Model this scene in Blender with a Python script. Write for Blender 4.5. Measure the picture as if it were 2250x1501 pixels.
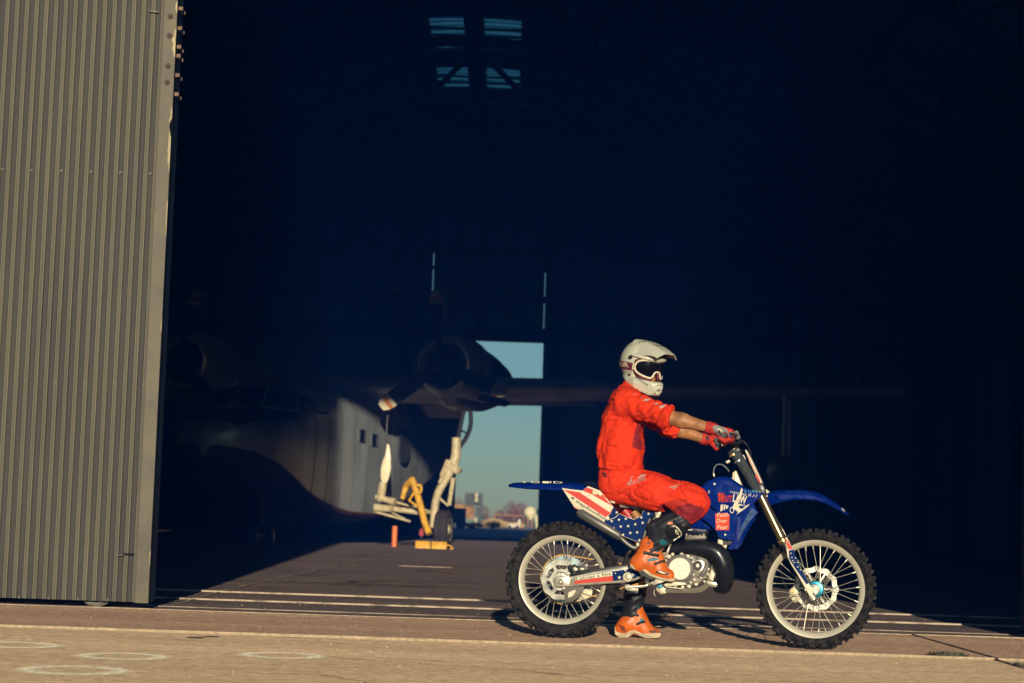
import bpy, bmesh, math, random
import numpy as np
from mathutils import Vector, Matrix, noise as mnoise

random.seed(7)
scene = bpy.context.scene
for o in list(bpy.data.objects):
    bpy.data.objects.remove(o)

# ------------------------------------------------------------------ camera
LENS = 70.0
FPX = LENS / 36 * 2250
CAM_H, HORIZON, ROLL = .70, 1142.0, .0335
PITCH = math.atan((HORIZON - 750.5) / FPX)
FW = Vector((0, math.cos(PITCH), math.sin(PITCH)))
_up = Vector((0, -math.sin(PITCH), math.cos(PITCH)))
RT = Vector((1, 0, 0)) * math.cos(ROLL) + _up * math.sin(ROLL)
UP = _up * math.cos(ROLL) - Vector((1, 0, 0)) * math.sin(ROLL)
CAM = Vector((0, 0, CAM_H))
cam_data = bpy.data.cameras.new('camera')
cam = bpy.data.objects.new('camera', cam_data)
scene.collection.objects.link(cam)
m = Matrix((RT, UP, -FW)).transposed().to_4x4()
m.translation = CAM
cam.matrix_world = m
cam_data.lens = LENS
cam_data.sensor_width = 36
cam_data.clip_end = 6000
cam_data.dof.use_dof = True
cam_data.dof.focus_distance = 12.0
cam_data.dof.aperture_fstop = 4.0
scene.camera = cam

# ------------------------------------------------------------------ sky, sun, exposure
SUN_ALT = math.radians(10.0)
SUN_SIDE = .0435                       # metres to the left for each metre the light travels inward
world = bpy.data.worlds.new('World')
scene.world = world
world.use_nodes = True
wn = world.node_tree
bg = wn.nodes['Background']
sky = wn.nodes.new('ShaderNodeTexSky')
sky.sky_type = 'NISHITA'
sky.sun_disc = False
sky.sun_elevation = SUN_ALT
sky.sun_rotation = math.pi - math.atan(SUN_SIDE)
sky.air_density = 1.0
sky.dust_density = .2
sky.ozone_density = 3.0
tint = wn.nodes.new('ShaderNodeMix')
tint.data_type = 'RGBA'
tint.blend_type = 'MULTIPLY'
tint.inputs[0].default_value = 1.0
wn.links.new(sky.outputs[0], tint.inputs[6])
tint.inputs[7].default_value = (.50, .64, .62, 1)
wn.links.new(tint.outputs[2], bg.inputs[0])
bg.inputs[1].default_value = .10
sun_data = bpy.data.lights.new('sun', 'SUN')
sun_data.energy = 5.0
sun_data.angle = math.radians(.5)
sun_data.color = (1.0, .86, .62)
sun = bpy.data.objects.new('sun', sun_data)
scene.collection.objects.link(sun)
ldir = Vector((-SUN_SIDE, 1, -math.tan(SUN_ALT) * math.hypot(1, SUN_SIDE))).normalized()
sun.rotation_euler = ldir.to_track_quat('-Z', 'Y').to_euler()
sun.location = (2, -30, 12)
scene.view_settings.view_transform = 'Standard'
scene.view_settings.look = 'None'
scene.view_settings.exposure = 0.0
scene.view_settings.gamma = 1.0
scene.view_settings.use_curve_mapping = False
scene.cycles.max_bounces = 8
scene.cycles.diffuse_bounces = 5
scene.cycles.caustics_reflective = False
scene.cycles.caustics_refractive = False
scene.cycles.sample_clamp_indirect = 4.0

# ------------------------------------------------------------------ projection helpers (photograph pixel -> a point at a known depth)
def ray(px, py):
    return FW + RT * ((px - 1125) / FPX) - UP * ((py - 750.5) / FPX)
def at(px, py, Y):
    d = ray(px, py)
    return CAM + d * (Y / d.y)
def gnd(px, py, z=0.0):
    d = ray(px, py)
    return CAM + d * ((z - CAM_H) / d.z)

# ------------------------------------------------------------------ object helpers
COL = scene.collection
def link(o, parent=None):
    COL.objects.link(o)
    if parent is not None:
        o.parent = parent
    return o
def tag(o, label, cat, group=None, kind=None):
    if label: o['label'] = label
    if cat: o['category'] = cat
    if group: o['group'] = group
    if kind: o['kind'] = kind
    return o
def empty(name, loc=(0, 0, 0), rz=0.0, parent=None):
    o = bpy.data.objects.new(name, None)
    o.empty_display_size = .2
    o.location = loc
    o.rotation_euler = (0, 0, rz)
    return link(o, parent)
def sharp(me, deg):
    if deg is None:
        return
    for p in me.polygons:
        p.use_smooth = True
    try:
        me.set_sharp_from_angle(angle=math.radians(deg))
    except Exception:
        pass
def obj(name, geo, mat, parent=None, smooth=35, label=None):
    """geo: a bmesh, a mesh or (verts, faces)."""
    if isinstance(geo, bmesh.types.BMesh):
        me = bpy.data.meshes.new(name)
        geo.normal_update()
        geo.to_mesh(me)
        geo.free()
    elif isinstance(geo, bpy.types.Mesh):
        me = geo
    else:
        me = bpy.data.meshes.new(name)
        me.from_pydata([tuple(v) for v in geo[0]], [], [tuple(f) for f in geo[1]])
        me.update()
    sharp(me, smooth)
    if mat is not None and not me.materials:
        for k in (mat if isinstance(mat, (list, tuple)) else [mat]):
            me.materials.append(k)
    o = bpy.data.objects.new(name, me)
    link(o, parent)
    if label: o['label'] = label
    return o
def inst(name, me, parent=None, mw=None):
    o = bpy.data.objects.new(name, me)
    link(o, parent)
    if mw is not None:
        o.matrix_local = mw
    return o

# ------------------------------------------------------------------ shapes
def B():
    return bmesh.new()
def box(bm, lo, hi, bevel=0.0, mtx=None, seg=1):
    r = bmesh.ops.create_cube(bm, size=1.0)
    vs = r['verts']
    lo, hi = Vector(lo), Vector(hi)
    c, s = (lo + hi) / 2, hi - lo
    for v in vs:
        v.co = Vector((c[i] + v.co[i] * s[i] for i in range(3)))
    if bevel > 0:
        es = {e for v in vs for e in v.link_edges}
        rr = bmesh.ops.bevel(bm, geom=list(es), offset=bevel, segments=seg, affect='EDGES', profile=.5)
        vs = [v for v in rr['verts']]
    if mtx is not None:
        bmesh.ops.transform(bm, matrix=mtx, verts=list(set(vs)))
    return bm
def boxm(lo, hi, bevel=0.0, seg=1):
    return box(B(), lo, hi, bevel, seg=seg)
def tube(bm, pts, rad, n=10, caps=True, flat=None):
    """A tube along a poly-line; rad a number or one per point. flat=(axis, factor) squashes the ring along a direction."""
    pts = [Vector(p) for p in pts]
    if not hasattr(rad, '__len__'):
        rad = [rad] * len(pts)
    rings = []
    t0 = (pts[1] - pts[0]).normalized()
    ref = Vector((0, 0, 1)) if abs(t0.z) < .9 else Vector((0, 1, 0))
    u = t0.cross(ref).normalized()
    for i, p in enumerate(pts):
        if i == 0: t = pts[1] - p
        elif i == len(pts) - 1: t = p - pts[i - 1]
        else: t = (pts[i + 1] - p).normalized() + (p - pts[i - 1]).normalized()
        t.normalize()
        u = (u - t * u.dot(t)).normalized()
        w = t.cross(u)
        ring = []
        for k in range(n):
            a = 2 * math.pi * k / n
            off = (u * math.cos(a) + w * math.sin(a)) * rad[i]
            if flat:
                ax = Vector(flat[0]).normalized()
                off -= ax * off.dot(ax) * (1 - flat[1])
            ring.append(bm.verts.new(p + off))
        rings.append(ring)
    for a, b in zip(rings, rings[1:]):
        for k in range(n):
            bm.faces.new((a[k], a[(k + 1) % n], b[(k + 1) % n], b[k]))
    if caps:
        bm.faces.new(rings[0][::-1])
        bm.faces.new(rings[-1])
    return bm
def tubem(pts, rad, n=10, **k):
    return tube(B(), pts, rad, n, **k)
def smoothpath(pts, n=6):
    """Catmull-Rom through the points."""
    pts = [Vector(p) for p in pts]
    q = [pts[0] * 2 - pts[1]] + pts + [pts[-1] * 2 - pts[-2]]
    out = []
    for i in range(1, len(q) - 2):
        a, b, c, d = q[i - 1:i + 3]
        for k in range(n):
            t = k / n
            out.append(.5 * ((2 * b) + (c - a) * t + (2 * a - 5 * b + 4 * c - d) * t * t + (3 * b - a - 3 * c + d) * t ** 3))
    out.append(pts[-1])
    return out
def lerps(vals, n):
    """Stretch a short list of numbers over n samples."""
    x = np.linspace(0, len(vals) - 1, n)
    return list(np.interp(x, range(len(vals)), vals))
def lathe(bm, prof, n=48, axis='y', center=(0, 0, 0), closed=False):
    """prof: (radius, along axis)."""
    c = Vector(center)
    rings = []
    for r, h in prof:
        ring = []
        for k in range(n):
            a = 2 * math.pi * k / n
            x, z = r * math.cos(a), r * math.sin(a)
            if axis == 'y': p = (x, h, z)
            elif axis == 'z': p = (x, z, h)
            else: p = (h, x, z)
            ring.append(bm.verts.new(c + Vector(p)))
        rings.append(ring)
    prs = list(zip(rings, rings[1:])) + ([(rings[-1], rings[0])] if closed else [])
    for a, b in prs:
        for k in range(n):
            bm.faces.new((a[k], b[k], b[(k + 1) % n], a[(k + 1) % n]))
    if not closed:
        if prof[0][0] > 1e-5: bm.faces.new(rings[0])
        if prof[-1][0] > 1e-5: bm.faces.new(rings[-1][::-1])
    bmesh.ops.remove_doubles(bm, verts=bm.verts, dist=1e-6)
    bmesh.ops.recalc_face_normals(bm, faces=bm.faces)
    return bm
def lathem(prof, n=48, axis='y', center=(0, 0, 0), closed=False):
    return lathe(B(), prof, n, axis, center, closed)
def prism(poly, d, t):
    """poly: 3-D points of a planar outline; extruded by vector d*t."""
    bm = B()
    vs = [bm.verts.new(Vector(p)) for p in poly]
    f = bm.faces.new(vs)
    ex = bmesh.ops.extrude_face_region(bm, geom=[f])
    off = Vector(d) * t
    for v in ex['geom']:
        if isinstance(v, bmesh.types.BMVert): v.co += off
    bmesh.ops.recalc_face_normals(bm, faces=bm.faces)
    return bm
def bevel_all(bm, off, seg=1, ang=30):
    es = [e for e in bm.edges if len(e.link_faces) == 2 and e.calc_face_angle(0) > math.radians(ang)]
    bmesh.ops.bevel(bm, geom=es, offset=off, segments=seg, affect='EDGES', profile=.5, clamp_overlap=True)
    return bm
def loft(sections, close_ring=True, caps=True):
    bm = B()
    rings = [[bm.verts.new(Vector(p)) for p in s] for s in sections]
    n = len(rings[0])
    for a, b in zip(rings, rings[1:]):
        for k in range(n if close_ring else n - 1):
            bm.faces.new((a[k], a[(k + 1) % n], b[(k + 1) % n], b[k]))
    if caps and close_ring:
        bm.faces.new(rings[0][::-1]); bm.faces.new(rings[-1])
    bmesh.ops.recalc_face_normals(bm, faces=bm.faces)
    return bm

# ------------------------------------------------------------------ signed distance modelling (for bodies, clothes, helmet)
def vnoise(p, s, seed=0):
    """Smooth value noise, about -1..1."""
    q = p / s + seed * 17.31
    i = np.floor(q).astype(np.int64)
    f = q - i
    f = f * f * (3 - 2 * f)
    def h(x, y, z):
        n = (x * 73856093) ^ (y * 19349663) ^ (z * 83492791) ^ (seed * 2654435)
        n = (n ^ (n >> 13)) * 1274126177 & 0x7fffffff
        return (n % 65521) / 32760.0 - 1
    r = 0
    for dx in (0, 1):
        for dy in (0, 1):
            for dz in (0, 1):
                w = (f[..., 0] if dx else 1 - f[..., 0]) * (f[..., 1] if dy else 1 - f[..., 1]) * (f[..., 2] if dz else 1 - f[..., 2])
                r = r + w * h(i[..., 0] + dx, i[..., 1] + dy, i[..., 2] + dz)
    return r
def sd_cone(p, a, b, ra, rb):
    a, b = np.array(a), np.array(b)
    pa = p - a
    ba = b - a
    h = np.clip((pa @ ba) / (ba @ ba), 0, 1)
    d = pa - h[..., None] * ba
    return np.sqrt((d * d).sum(-1)) - (ra + (rb - ra) * h)
def sd_ell(p, c, r, rot=None):
    q = p - np.array(c)
    if rot is not None:
        q = q @ np.array(rot)            # columns = the ellipsoid's own axes
    r = np.array(r)
    k0 = np.sqrt(((q / r) ** 2).sum(-1))
    k1 = np.sqrt(((q / (r * r)) ** 2).sum(-1)) + 1e-9
    return k0 * (k0 - 1) / k1
def sd_box(p, c, half, rot=None, rnd=0.0):
    q = p - np.array(c)
    if rot is not None:
        q = q @ np.array(rot)
    q = np.abs(q) - (np.array(half) - rnd)
    return np.sqrt((np.maximum(q, 0) ** 2).sum(-1)) + np.minimum(q.max(-1), 0) - rnd
def smin(a, b, k):
    h = np.clip(.5 + .5 * (b - a) / k, 0, 1)
    return b + (a - b) * h - k * h * (1 - h)
def smax(a, b, k):
    return -smin(-a, -b, k)
def plane(p, o, n):
    n = np.array(n, float); n = n / np.linalg.norm(n)
    return (p - np.array(o)) @ n
def surfnet(f, lo, hi, h):
    lo, hi = np.array(lo, float), np.array(hi, float)
    n = np.ceil((hi - lo) / h).astype(int) + 1
    ax = [lo[i] + h * np.arange(n[i]) for i in range(3)]
    g = np.stack(np.meshgrid(*ax, indexing='ij'), -1).astype(np.float32)
    v = f(g)
    s = v < 0
    sh = tuple(n - 1)
    cnt = np.zeros(sh); acc = np.zeros(sh + (3,))
    def sl(c): return tuple(slice(c[i], c[i] + sh[i]) for i in range(3))
    cs = [(x, y, z) for x in (0, 1) for y in (0, 1) for z in (0, 1)]
    for c0 in cs:
        for a in range(3):
            if c0[a]: continue
            c1 = list(c0); c1[a] = 1
            v0, v1 = v[sl(c0)], v[sl(c1)]
            cr = s[sl(c0)] != s[sl(c1)]
            t = np.where(cr, v0 / np.where(cr, v0 - v1, 1), 0)
            pos = np.zeros(sh + (3,)) + np.array(c0)
            pos[..., a] += t
            acc += pos * cr[..., None]
            cnt += cr
    mk = cnt > 0
    idx = -np.ones(sh, int)
    idx[mk] = np.arange(mk.sum())
    ijk = np.argwhere(mk)
    V = lo + h * (ijk + acc[mk] / cnt[mk][:, None])
    F = []
    for a in range(3):
        b, c = (a + 1) % 3, (a + 2) % 3
        d0 = [slice(None)] * 3; d1 = [slice(None)] * 3
        d0[a] = slice(0, n[a] - 1); d1[a] = slice(1, n[a])
        e = s[tuple(d0)] != s[tuple(d1)]
        q = np.argwhere(e)
        ok = (q[:, b] > 0) & (q[:, c] > 0) & (q[:, b] < n[b] - 1) & (q[:, c] < n[c] - 1)
        q = q[ok]
        ins = s[tuple(d0)][tuple(q.T)]
        def cell(db, dc):
            r = q.copy(); r[:, b] += db; r[:, c] += dc
            return idx[tuple(r.T)]
        quad = np.stack([cell(-1, -1), cell(0, -1), cell(0, 0), cell(-1, 0)], 1)
        quad[~ins] = quad[~ins][:, ::-1]
        F.append(quad)
    F = np.concatenate(F)
    me = bpy.data.meshes.new('surface')
    me.vertices.add(len(V)); me.vertices.foreach_set('co', V.ravel())
    me.loops.add(len(F) * 4); me.loops.foreach_set('vertex_index', F.ravel())
    me.polygons.add(len(F))
    me.polygons.foreach_set('loop_start', np.arange(0, len(F) * 4, 4))
    try: me.polygons.foreach_set('loop_total', np.full(len(F), 4))
    except Exception: pass
    me.update(calc_edges=True)
    me.polygons.foreach_set('use_smooth', np.ones(len(F), bool))
    return me

# ------------------------------------------------------------------ materials
def mat(name, col, rough=.5, metal=0.0, var=.0, vscale=8.0, bump=0.0, bscale=60.0, col2=None, spec=.5, stretch=None, detail=4.0, coat=0.0, drough=0.0, ramp=(.35, .65), trans=0.0, bdist=.01):
    """Principled material whose colour wanders between col and col2 and whose relief is noise."""
    M = bpy.data.materials.new(name)
    M.use_nodes = True
    nt = M.node_tree; L = nt.links
    b = nt.nodes['Principled BSDF']
    b.inputs['Base Color'].default_value = (*col, 1)
    b.inputs['Roughness'].default_value = rough
    b.inputs['Metallic'].default_value = metal
    b.inputs['Specular IOR Level'].default_value = spec
    b.inputs['Coat Weight'].default_value = coat
    b.inputs['Coat Roughness'].default_value = .08
    b.inputs['Diffuse Roughness'].default_value = drough
    if trans: b.inputs['Transmission Weight'].default_value = trans
    tc = nt.nodes.new('ShaderNodeTexCoord')
    src = tc.outputs['Object']
    if stretch:
        mp = nt.nodes.new('ShaderNodeMapping')
        mp.inputs['Scale'].default_value = stretch
        L.new(src, mp.inputs['Vector']); src = mp.outputs[0]
    if var > 0 or col2:
        nz = nt.nodes.new('ShaderNodeTexNoise')
        nz.inputs['Scale'].default_value = vscale
        nz.inputs['Detail'].default_value = detail
        nz.inputs['Roughness'].default_value = .62
        L.new(src, nz.inputs['Vector'])
        r = nt.nodes.new('ShaderNodeValToRGB')
        r.color_ramp.elements[0].position, r.color_ramp.elements[1].position = ramp
        c2 = col2 or tuple(min(1, c * (1 + var)) for c in col)
        c1 = col if col2 else tuple(c * (1 - var) for c in col)
        r.color_ramp.elements[0].color = (*c1, 1); r.color_ramp.elements[1].color = (*c2, 1)
        L.new(nz.outputs[0], r.inputs[0])
        L.new(r.outputs[0], b.inputs['Base Color'])
        if rough > .12:
            mr = nt.nodes.new('ShaderNodeMapRange')
            mr.inputs[3].default_value = max(.02, rough - .1); mr.inputs[4].default_value = min(1, rough + .12)
            L.new(nz.outputs[0], mr.inputs[0]); L.new(mr.outputs[0], b.inputs['Roughness'])
    if bump > 0:
        n2 = nt.nodes.new('ShaderNodeTexNoise')
        n2.inputs['Scale'].default_value = bscale
        n2.inputs['Detail'].default_value = 5
        L.new(src, n2.inputs['Vector'])
        bp = nt.nodes.new('ShaderNodeBump')
        bp.inputs['Strength'].default_value = bump
        bp.inputs['Distance'].default_value = bdist
        L.new(n2.outputs[0], bp.inputs['Height'])
        L.new(bp.outputs[0], b.inputs['Normal'])
    return M

# ================================================================== THE GROUND
def ground_mat(name, c1, c2, c3, streak=1.0, bump=.8, oil=0.0):
    M = bpy.data.materials.new(name); M.use_nodes = True
    nt = M.node_tree; L = nt.links; N = nt.nodes
    b = N['Principled BSDF']
    tc = N.new('ShaderNodeTexCoord')
    geo = N.new('ShaderNodeNewGeometry')
    pos = geo.outputs['Position']
    def nz(scale, det=5, vec=None, rough=.6):
        t = N.new('ShaderNodeTexNoise'); t.inputs['Scale'].default_value = scale
        t.inputs['Detail'].default_value = det; t.inputs['Roughness'].default_value = rough
        L.new(vec or pos, t.inputs['Vector']); return t.outputs[0]
    def ramp(v, a, bb, ca, cb):
        r = N.new('ShaderNodeValToRGB'); e = r.color_ramp.elements
        e[0].position, e[1].position = a, bb; e[0].color = (*ca, 1); e[1].color = (*cb, 1)
        L.new(v, r.inputs[0]); return r.outputs[0]
    def mix(f, a, bb, mode='MIX'):
        x = N.new('ShaderNodeMix'); x.data_type = 'RGBA'; x.blend_type = mode
        if isinstance(f, (int, float)): x.inputs[0].default_value = f
        else: L.new(f, x.inputs[0])
        for v, i in ((a, 6), (bb, 7)):
            if isinstance(v, tuple): x.inputs[i].default_value = (*v, 1)
            else: L.new(v, x.inputs[i])
        return x.outputs[2]
    mp = N.new('ShaderNodeMapping'); mp.inputs['Scale'].default_value = (.35, 2.2, 1)
    L.new(pos, mp.inputs['Vector'])
    base = mix(ramp(nz(.7, 6, mp.outputs[0]), .36, .66, (0, 0, 0), (1, 1, 1)), c1, c2)
    st = ramp(nz(1.6, 8, mp.outputs[0], .7), .52, .70, (0, 0, 0), (streak, streak, streak))
    base = mix(st, base, c3)
    fine = ramp(nz(150, 4), .32, .70, (.50, .48, .46), (1.42, 1.42, 1.42))
    med = ramp(nz(14, 6, None, .7), .34, .66, (.72, .70, .69), (1.22, 1.22, 1.22))
    base = mix(1.0, base, med, 'MULTIPLY')
    dark = ramp(nz(2.3, 7, mp.outputs[0], .72), .60, .74, (1, 1, 1), (.62, .55, .54))
    base = mix(1.0, base, dark, 'MULTIPLY')
    base = mix(1.0, base, fine, 'MULTIPLY')
    speck = ramp(nz(60, 2), .66, .72, (1, 1, 1), (.55, .5, .5))
    base = mix(1.0, base, speck, 'MULTIPLY')
    if oil:
        o = ramp(nz(.55, 4), .60, .68, (1, 1, 1), (oil, oil, oil))
        base = mix(1.0, base, o, 'MULTIPLY')
    L.new(base, b.inputs['Base Color'])
    b.inputs['Roughness'].default_value = .92
    b.inputs['Specular IOR Level'].default_value = .18
    b.inputs['Diffuse Roughness'].default_value = 1.0
    h = N.new('ShaderNodeMath'); h.operation = 'MULTIPLY_ADD'
    L.new(nz(120, 4), h.inputs[0]); h.inputs[1].default_value = .6
    L.new(nz(9, 5), h.inputs[2])
    bp = N.new('ShaderNodeBump'); bp.inputs['Strength'].default_value = bump; bp.inputs['Distance'].default_value = .016
    L.new(h.outputs[0], bp.inputs['Height']); L.new(bp.outputs[0], b.inputs['Normal'])
    return M
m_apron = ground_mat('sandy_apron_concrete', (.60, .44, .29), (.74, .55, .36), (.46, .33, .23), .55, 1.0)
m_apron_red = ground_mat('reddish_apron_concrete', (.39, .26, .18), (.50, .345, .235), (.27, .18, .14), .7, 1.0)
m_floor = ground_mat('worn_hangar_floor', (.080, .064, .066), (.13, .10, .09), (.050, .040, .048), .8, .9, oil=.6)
m_field = ground_mat('grey_asphalt_field', (.10, .11, .13), (.14, .14, .15), (.08, .08, .1), .5, .8)
m_lip = mat('chipped_joint_lip', (.50, .39, .26), .9, var=.25, vscale=30, bump=.6, bscale=80, drough=1)
m_rail = mat('worn_door_rail', (.20, .14, .11), .8, .1, col2=(.56, .45, .33), vscale=9, bump=.6, bscale=60, stretch=(.5, 1, 1), ramp=(.36, .52))

ground = obj('ground', ([(-300, -200, -.06), (300, -200, -.06), (300, 235, -.06), (-300, 235, -.06)], [(0, 1, 2, 3)]), m_field, smooth=None)
tag(ground, None, None, kind='structure')
def slab_xs(cuts):
    return list(zip(cuts, cuts[1:]))
def slab(x0, x1, y0, y1, z, m, j=.006):
    bm = boxm((x0 + j, y0, -.12), (x1 - j, y1, z), 0)
    es = [e for e in bm.edges if all(abs(v.co.z - z) < 1e-5 for v in e.verts)]
    bmesh.ops.bevel(bm, geom=es, offset=.006, segments=1, affect='EDGES')
    return obj('slab', bm, m, ground, smooth=None)
front_cuts = [-21, -15, -9, -3.22, 2.80, 8.8, 14.8, 20.8]
for a, b_ in slab_xs(front_cuts):
    if a < -3 and b_ > -4:      # the joint of this row is too tight to show
        pass
for a, b_ in ((-21, -12), (-12, -6.2), (-6.2, 2.80), (2.80, 8.8), (8.8, 20)):
    slab(a, b_, -2, 5.2, 0.0, m_apron, .012)
    slab(a, b_, 5.206, 11.37, 0.0, m_apron, .012)
    slab(a, b_, 11.395, 13.70, .010, m_apron_red, .012)
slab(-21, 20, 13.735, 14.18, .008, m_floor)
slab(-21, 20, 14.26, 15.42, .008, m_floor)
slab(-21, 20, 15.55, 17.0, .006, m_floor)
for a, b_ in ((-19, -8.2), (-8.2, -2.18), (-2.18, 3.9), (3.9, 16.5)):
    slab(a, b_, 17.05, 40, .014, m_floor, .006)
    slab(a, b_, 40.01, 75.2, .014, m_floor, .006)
def strip(x0, x1, y0, y1, z0, z1, m, name):
    """A long, slightly ragged curb: its front edge wanders by a few millimetres."""
    n = 90
    secs = []
    for i in range(n + 1):
        x = x0 + (x1 - x0) * i / n
        dz = .003 * mnoise.noise((x * 3.1, y0, 1)) ; dy = .005 * mnoise.noise((x * 5.7, y0, 9))
        secs.append([(x, y0 + dy, z0), (x, y0 + dy, z1 + dz - .003), (x, y0 + dy + .004, z1 + dz), (x, y1, z1 + dz * .5), (x, y1, z0)])
    return obj(name, loft(secs), m, ground, smooth=None)
strip(-21, 2.79, 11.366, 11.398, -.02, .0135, m_lip, 'joint_lip')
strip(2.81, 20, 11.368, 11.398, -.02, .0115, m_lip, 'joint_lip')
strip(-21, 2.79, 13.690, 13.704, -.03, .0135, m_lip, 'joint_lip')
strip(2.81, 20, 13.690, 13.704, -.03, .0150, m_lip, 'joint_lip')
strip(-21, 20, 14.18, 14.25, -.03, .0120, m_rail, 'door_rail')
strip(-21, 20, 15.425, 15.50, -.03, .0195, m_rail, 'door_rail')
strip(-21, 20, 17.0, 17.05, -.03, .0190, m_rail, 'door_rail')
# the open crack between two apron slabs, filled with dirt
m_dirt = mat('dark_joint_dirt', (.07, .05, .045), .95, var=.5, vscale=25, bump=1, bscale=50)
def crack(pts, wid, name='joint_dirt', z=.012):
    bm = B()
    prev = None
    n = 70
    for i in range(n + 1):
        t = i / n
        x = np.interp(t, [0, 1], [pts[0][0], pts[1][0]]); y = np.interp(t, [0, 1], [pts[0][1], pts[1][1]])
        zz = z if y > 11.39 else .003
        o1 = mnoise.noise((t * 40, 3, z)) * wid * .5; o2 = mnoise.noise((t * 47, 8, z)) * wid * .5
        a = bm.verts.new((x - wid / 2 + o1, y, zz)); b2 = bm.verts.new((x + wid / 2 + o2, y, zz)); c = bm.verts.new((x + (o1 + o2) / 2, y, zz + .004))
        if prev:
            bm.faces.new((prev[0], prev[2], c, a)); bm.faces.new((prev[2], prev[1], b2, c))
        prev = (a, b2, c)
    bmesh.ops.recalc_face_normals(bm, faces=bm.faces)
    return obj(name, bm, m_dirt, ground, smooth=None)
crack(((2.80, 8.6), (2.80, 13.68)), .028)
m_tanline = mat('tan_floor_crack_fill', (.55, .45, .30), .95, var=.3, vscale=20, bump=.8, bscale=50)
def wander(pts, wid, z, m, name, n=90):
    bm = B(); prev = None
    for i in range(n + 1):
        t = i / n
        x = np.interp(t, [0, 1], [pts[0][0], pts[1][0]]) + .035 * mnoise.noise((t * 25, 1, 5)); y = np.interp(t, [0, 1], [pts[0][1], pts[1][1]])
        w = wid * max(.12, .55 + .9 * mnoise.noise((t * 33, 7, 2)))
        a = bm.verts.new((x - w / 2, y, z)); b2 = bm.verts.new((x + w / 2, y, z))
        if prev: bm.faces.new((prev[0], prev[1], b2, a))
        prev = (a, b2)
    return obj(name, bm, m, ground, smooth=None)
wander(((-2.36, 14.3), (-2.40, 16.95)), .05, .0125, m_tanline, 'floor_crack', 30)
wander(((-2.40, 17.08), (-2.15, 33)), .05, .0185, m_tanline, 'floor_crack')
obj('floor_crack', boxm((-1.45, 27.6, .010), (-.72, 27.68, .0195)), m_tanline, ground, smooth=None)

# sprayed rings on the apron
m_ring = bpy.data.materials.new('faded_white_spray'); m_ring.use_nodes = True
nt = m_ring.node_tree; L = nt.links
pb = nt.nodes['Principled BSDF']; pb.inputs['Base Color'].default_value = (.80, .80, .66, 1); pb.inputs['Roughness'].default_value = .9
pb.inputs['Diffuse Roughness'].default_value = 1
tc = nt.nodes.new('ShaderNodeTexCoord')
ln = nt.nodes.new('ShaderNodeVectorMath'); ln.operation = 'LENGTH'; L.new(tc.outputs['Object'], ln.inputs[0])
cr = nt.nodes.new('ShaderNodeValToRGB'); e = cr.color_ramp.elements
e[0].position, e[0].color = .46, (0, 0, 0, 1); e[1].position, e[1].color = .78, (.78, .78, .78, 1)
e2 = cr.color_ramp.elements.new(.99); e2.color = (0, 0, 0, 1)
L.new(ln.outputs['Value'], cr.inputs[0])
nz1 = nt.nodes.new('ShaderNodeTexNoise'); nz1.inputs['Scale'].default_value = 9; nz1.inputs['Detail'].default_value = 6; L.new(tc.outputs['Object'], nz1.inputs['Vector'])
mr = nt.nodes.new('ShaderNodeMapRange'); mr.inputs[1].default_value = .3; mr.inputs[2].default_value = .62; L.new(nz1.outputs[0], mr.inputs[0])
mu = nt.nodes.new('ShaderNodeMath'); mu.operation = 'MULTIPLY'; L.new(cr.outputs[0], mu.inputs[0]); L.new(mr.outputs[0], mu.inputs[1])
L.new(mu.outputs[0], pb.inputs['Alpha'])
for (px, py, dia) in ((270, 1444, .43), (163, 1475, .47), (35, 1419, .44), (620, 1442, .42)):
    g = gnd(px, py)
    bm = B(); bmesh.ops.create_circle(bm, cap_ends=True, segments=40, radius=1.0)
    o = obj('sprayed_ring', bm, m_ring, ground, smooth=None)
    o.location = (g.x, g.y, .004); o.scale = (dia / 2 * 1.12, dia / 2 * 1.15, 1)

# dark spots and stains that lie on the concrete
m_stain = mat('old_oil_stain', (.20, .14, .13), .9, var=.4, vscale=12, bump=.5, bscale=60)
for (px, py, rx, ry) in ((430, 1402, .05, .06), (465, 1400, .04, .05), (2060, 1446, .0, .0)):
    if not rx: continue
    g = gnd(px, py, 0.0)
    bm = B(); bmesh.ops.create_circle(bm, cap_ends=True, segments=26, radius=1.0)
    for v in bm.verts:
        k = 1 + .5 * mnoise.noise((v.co.x * 2, v.co.y * 2, px))
        v.co = Vector((v.co.x * rx * k, v.co.y * ry * k, 0))
    o = obj('stain', bm, m_stain, ground, smooth=None); o.location = (g.x, g.y, .0035)

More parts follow.
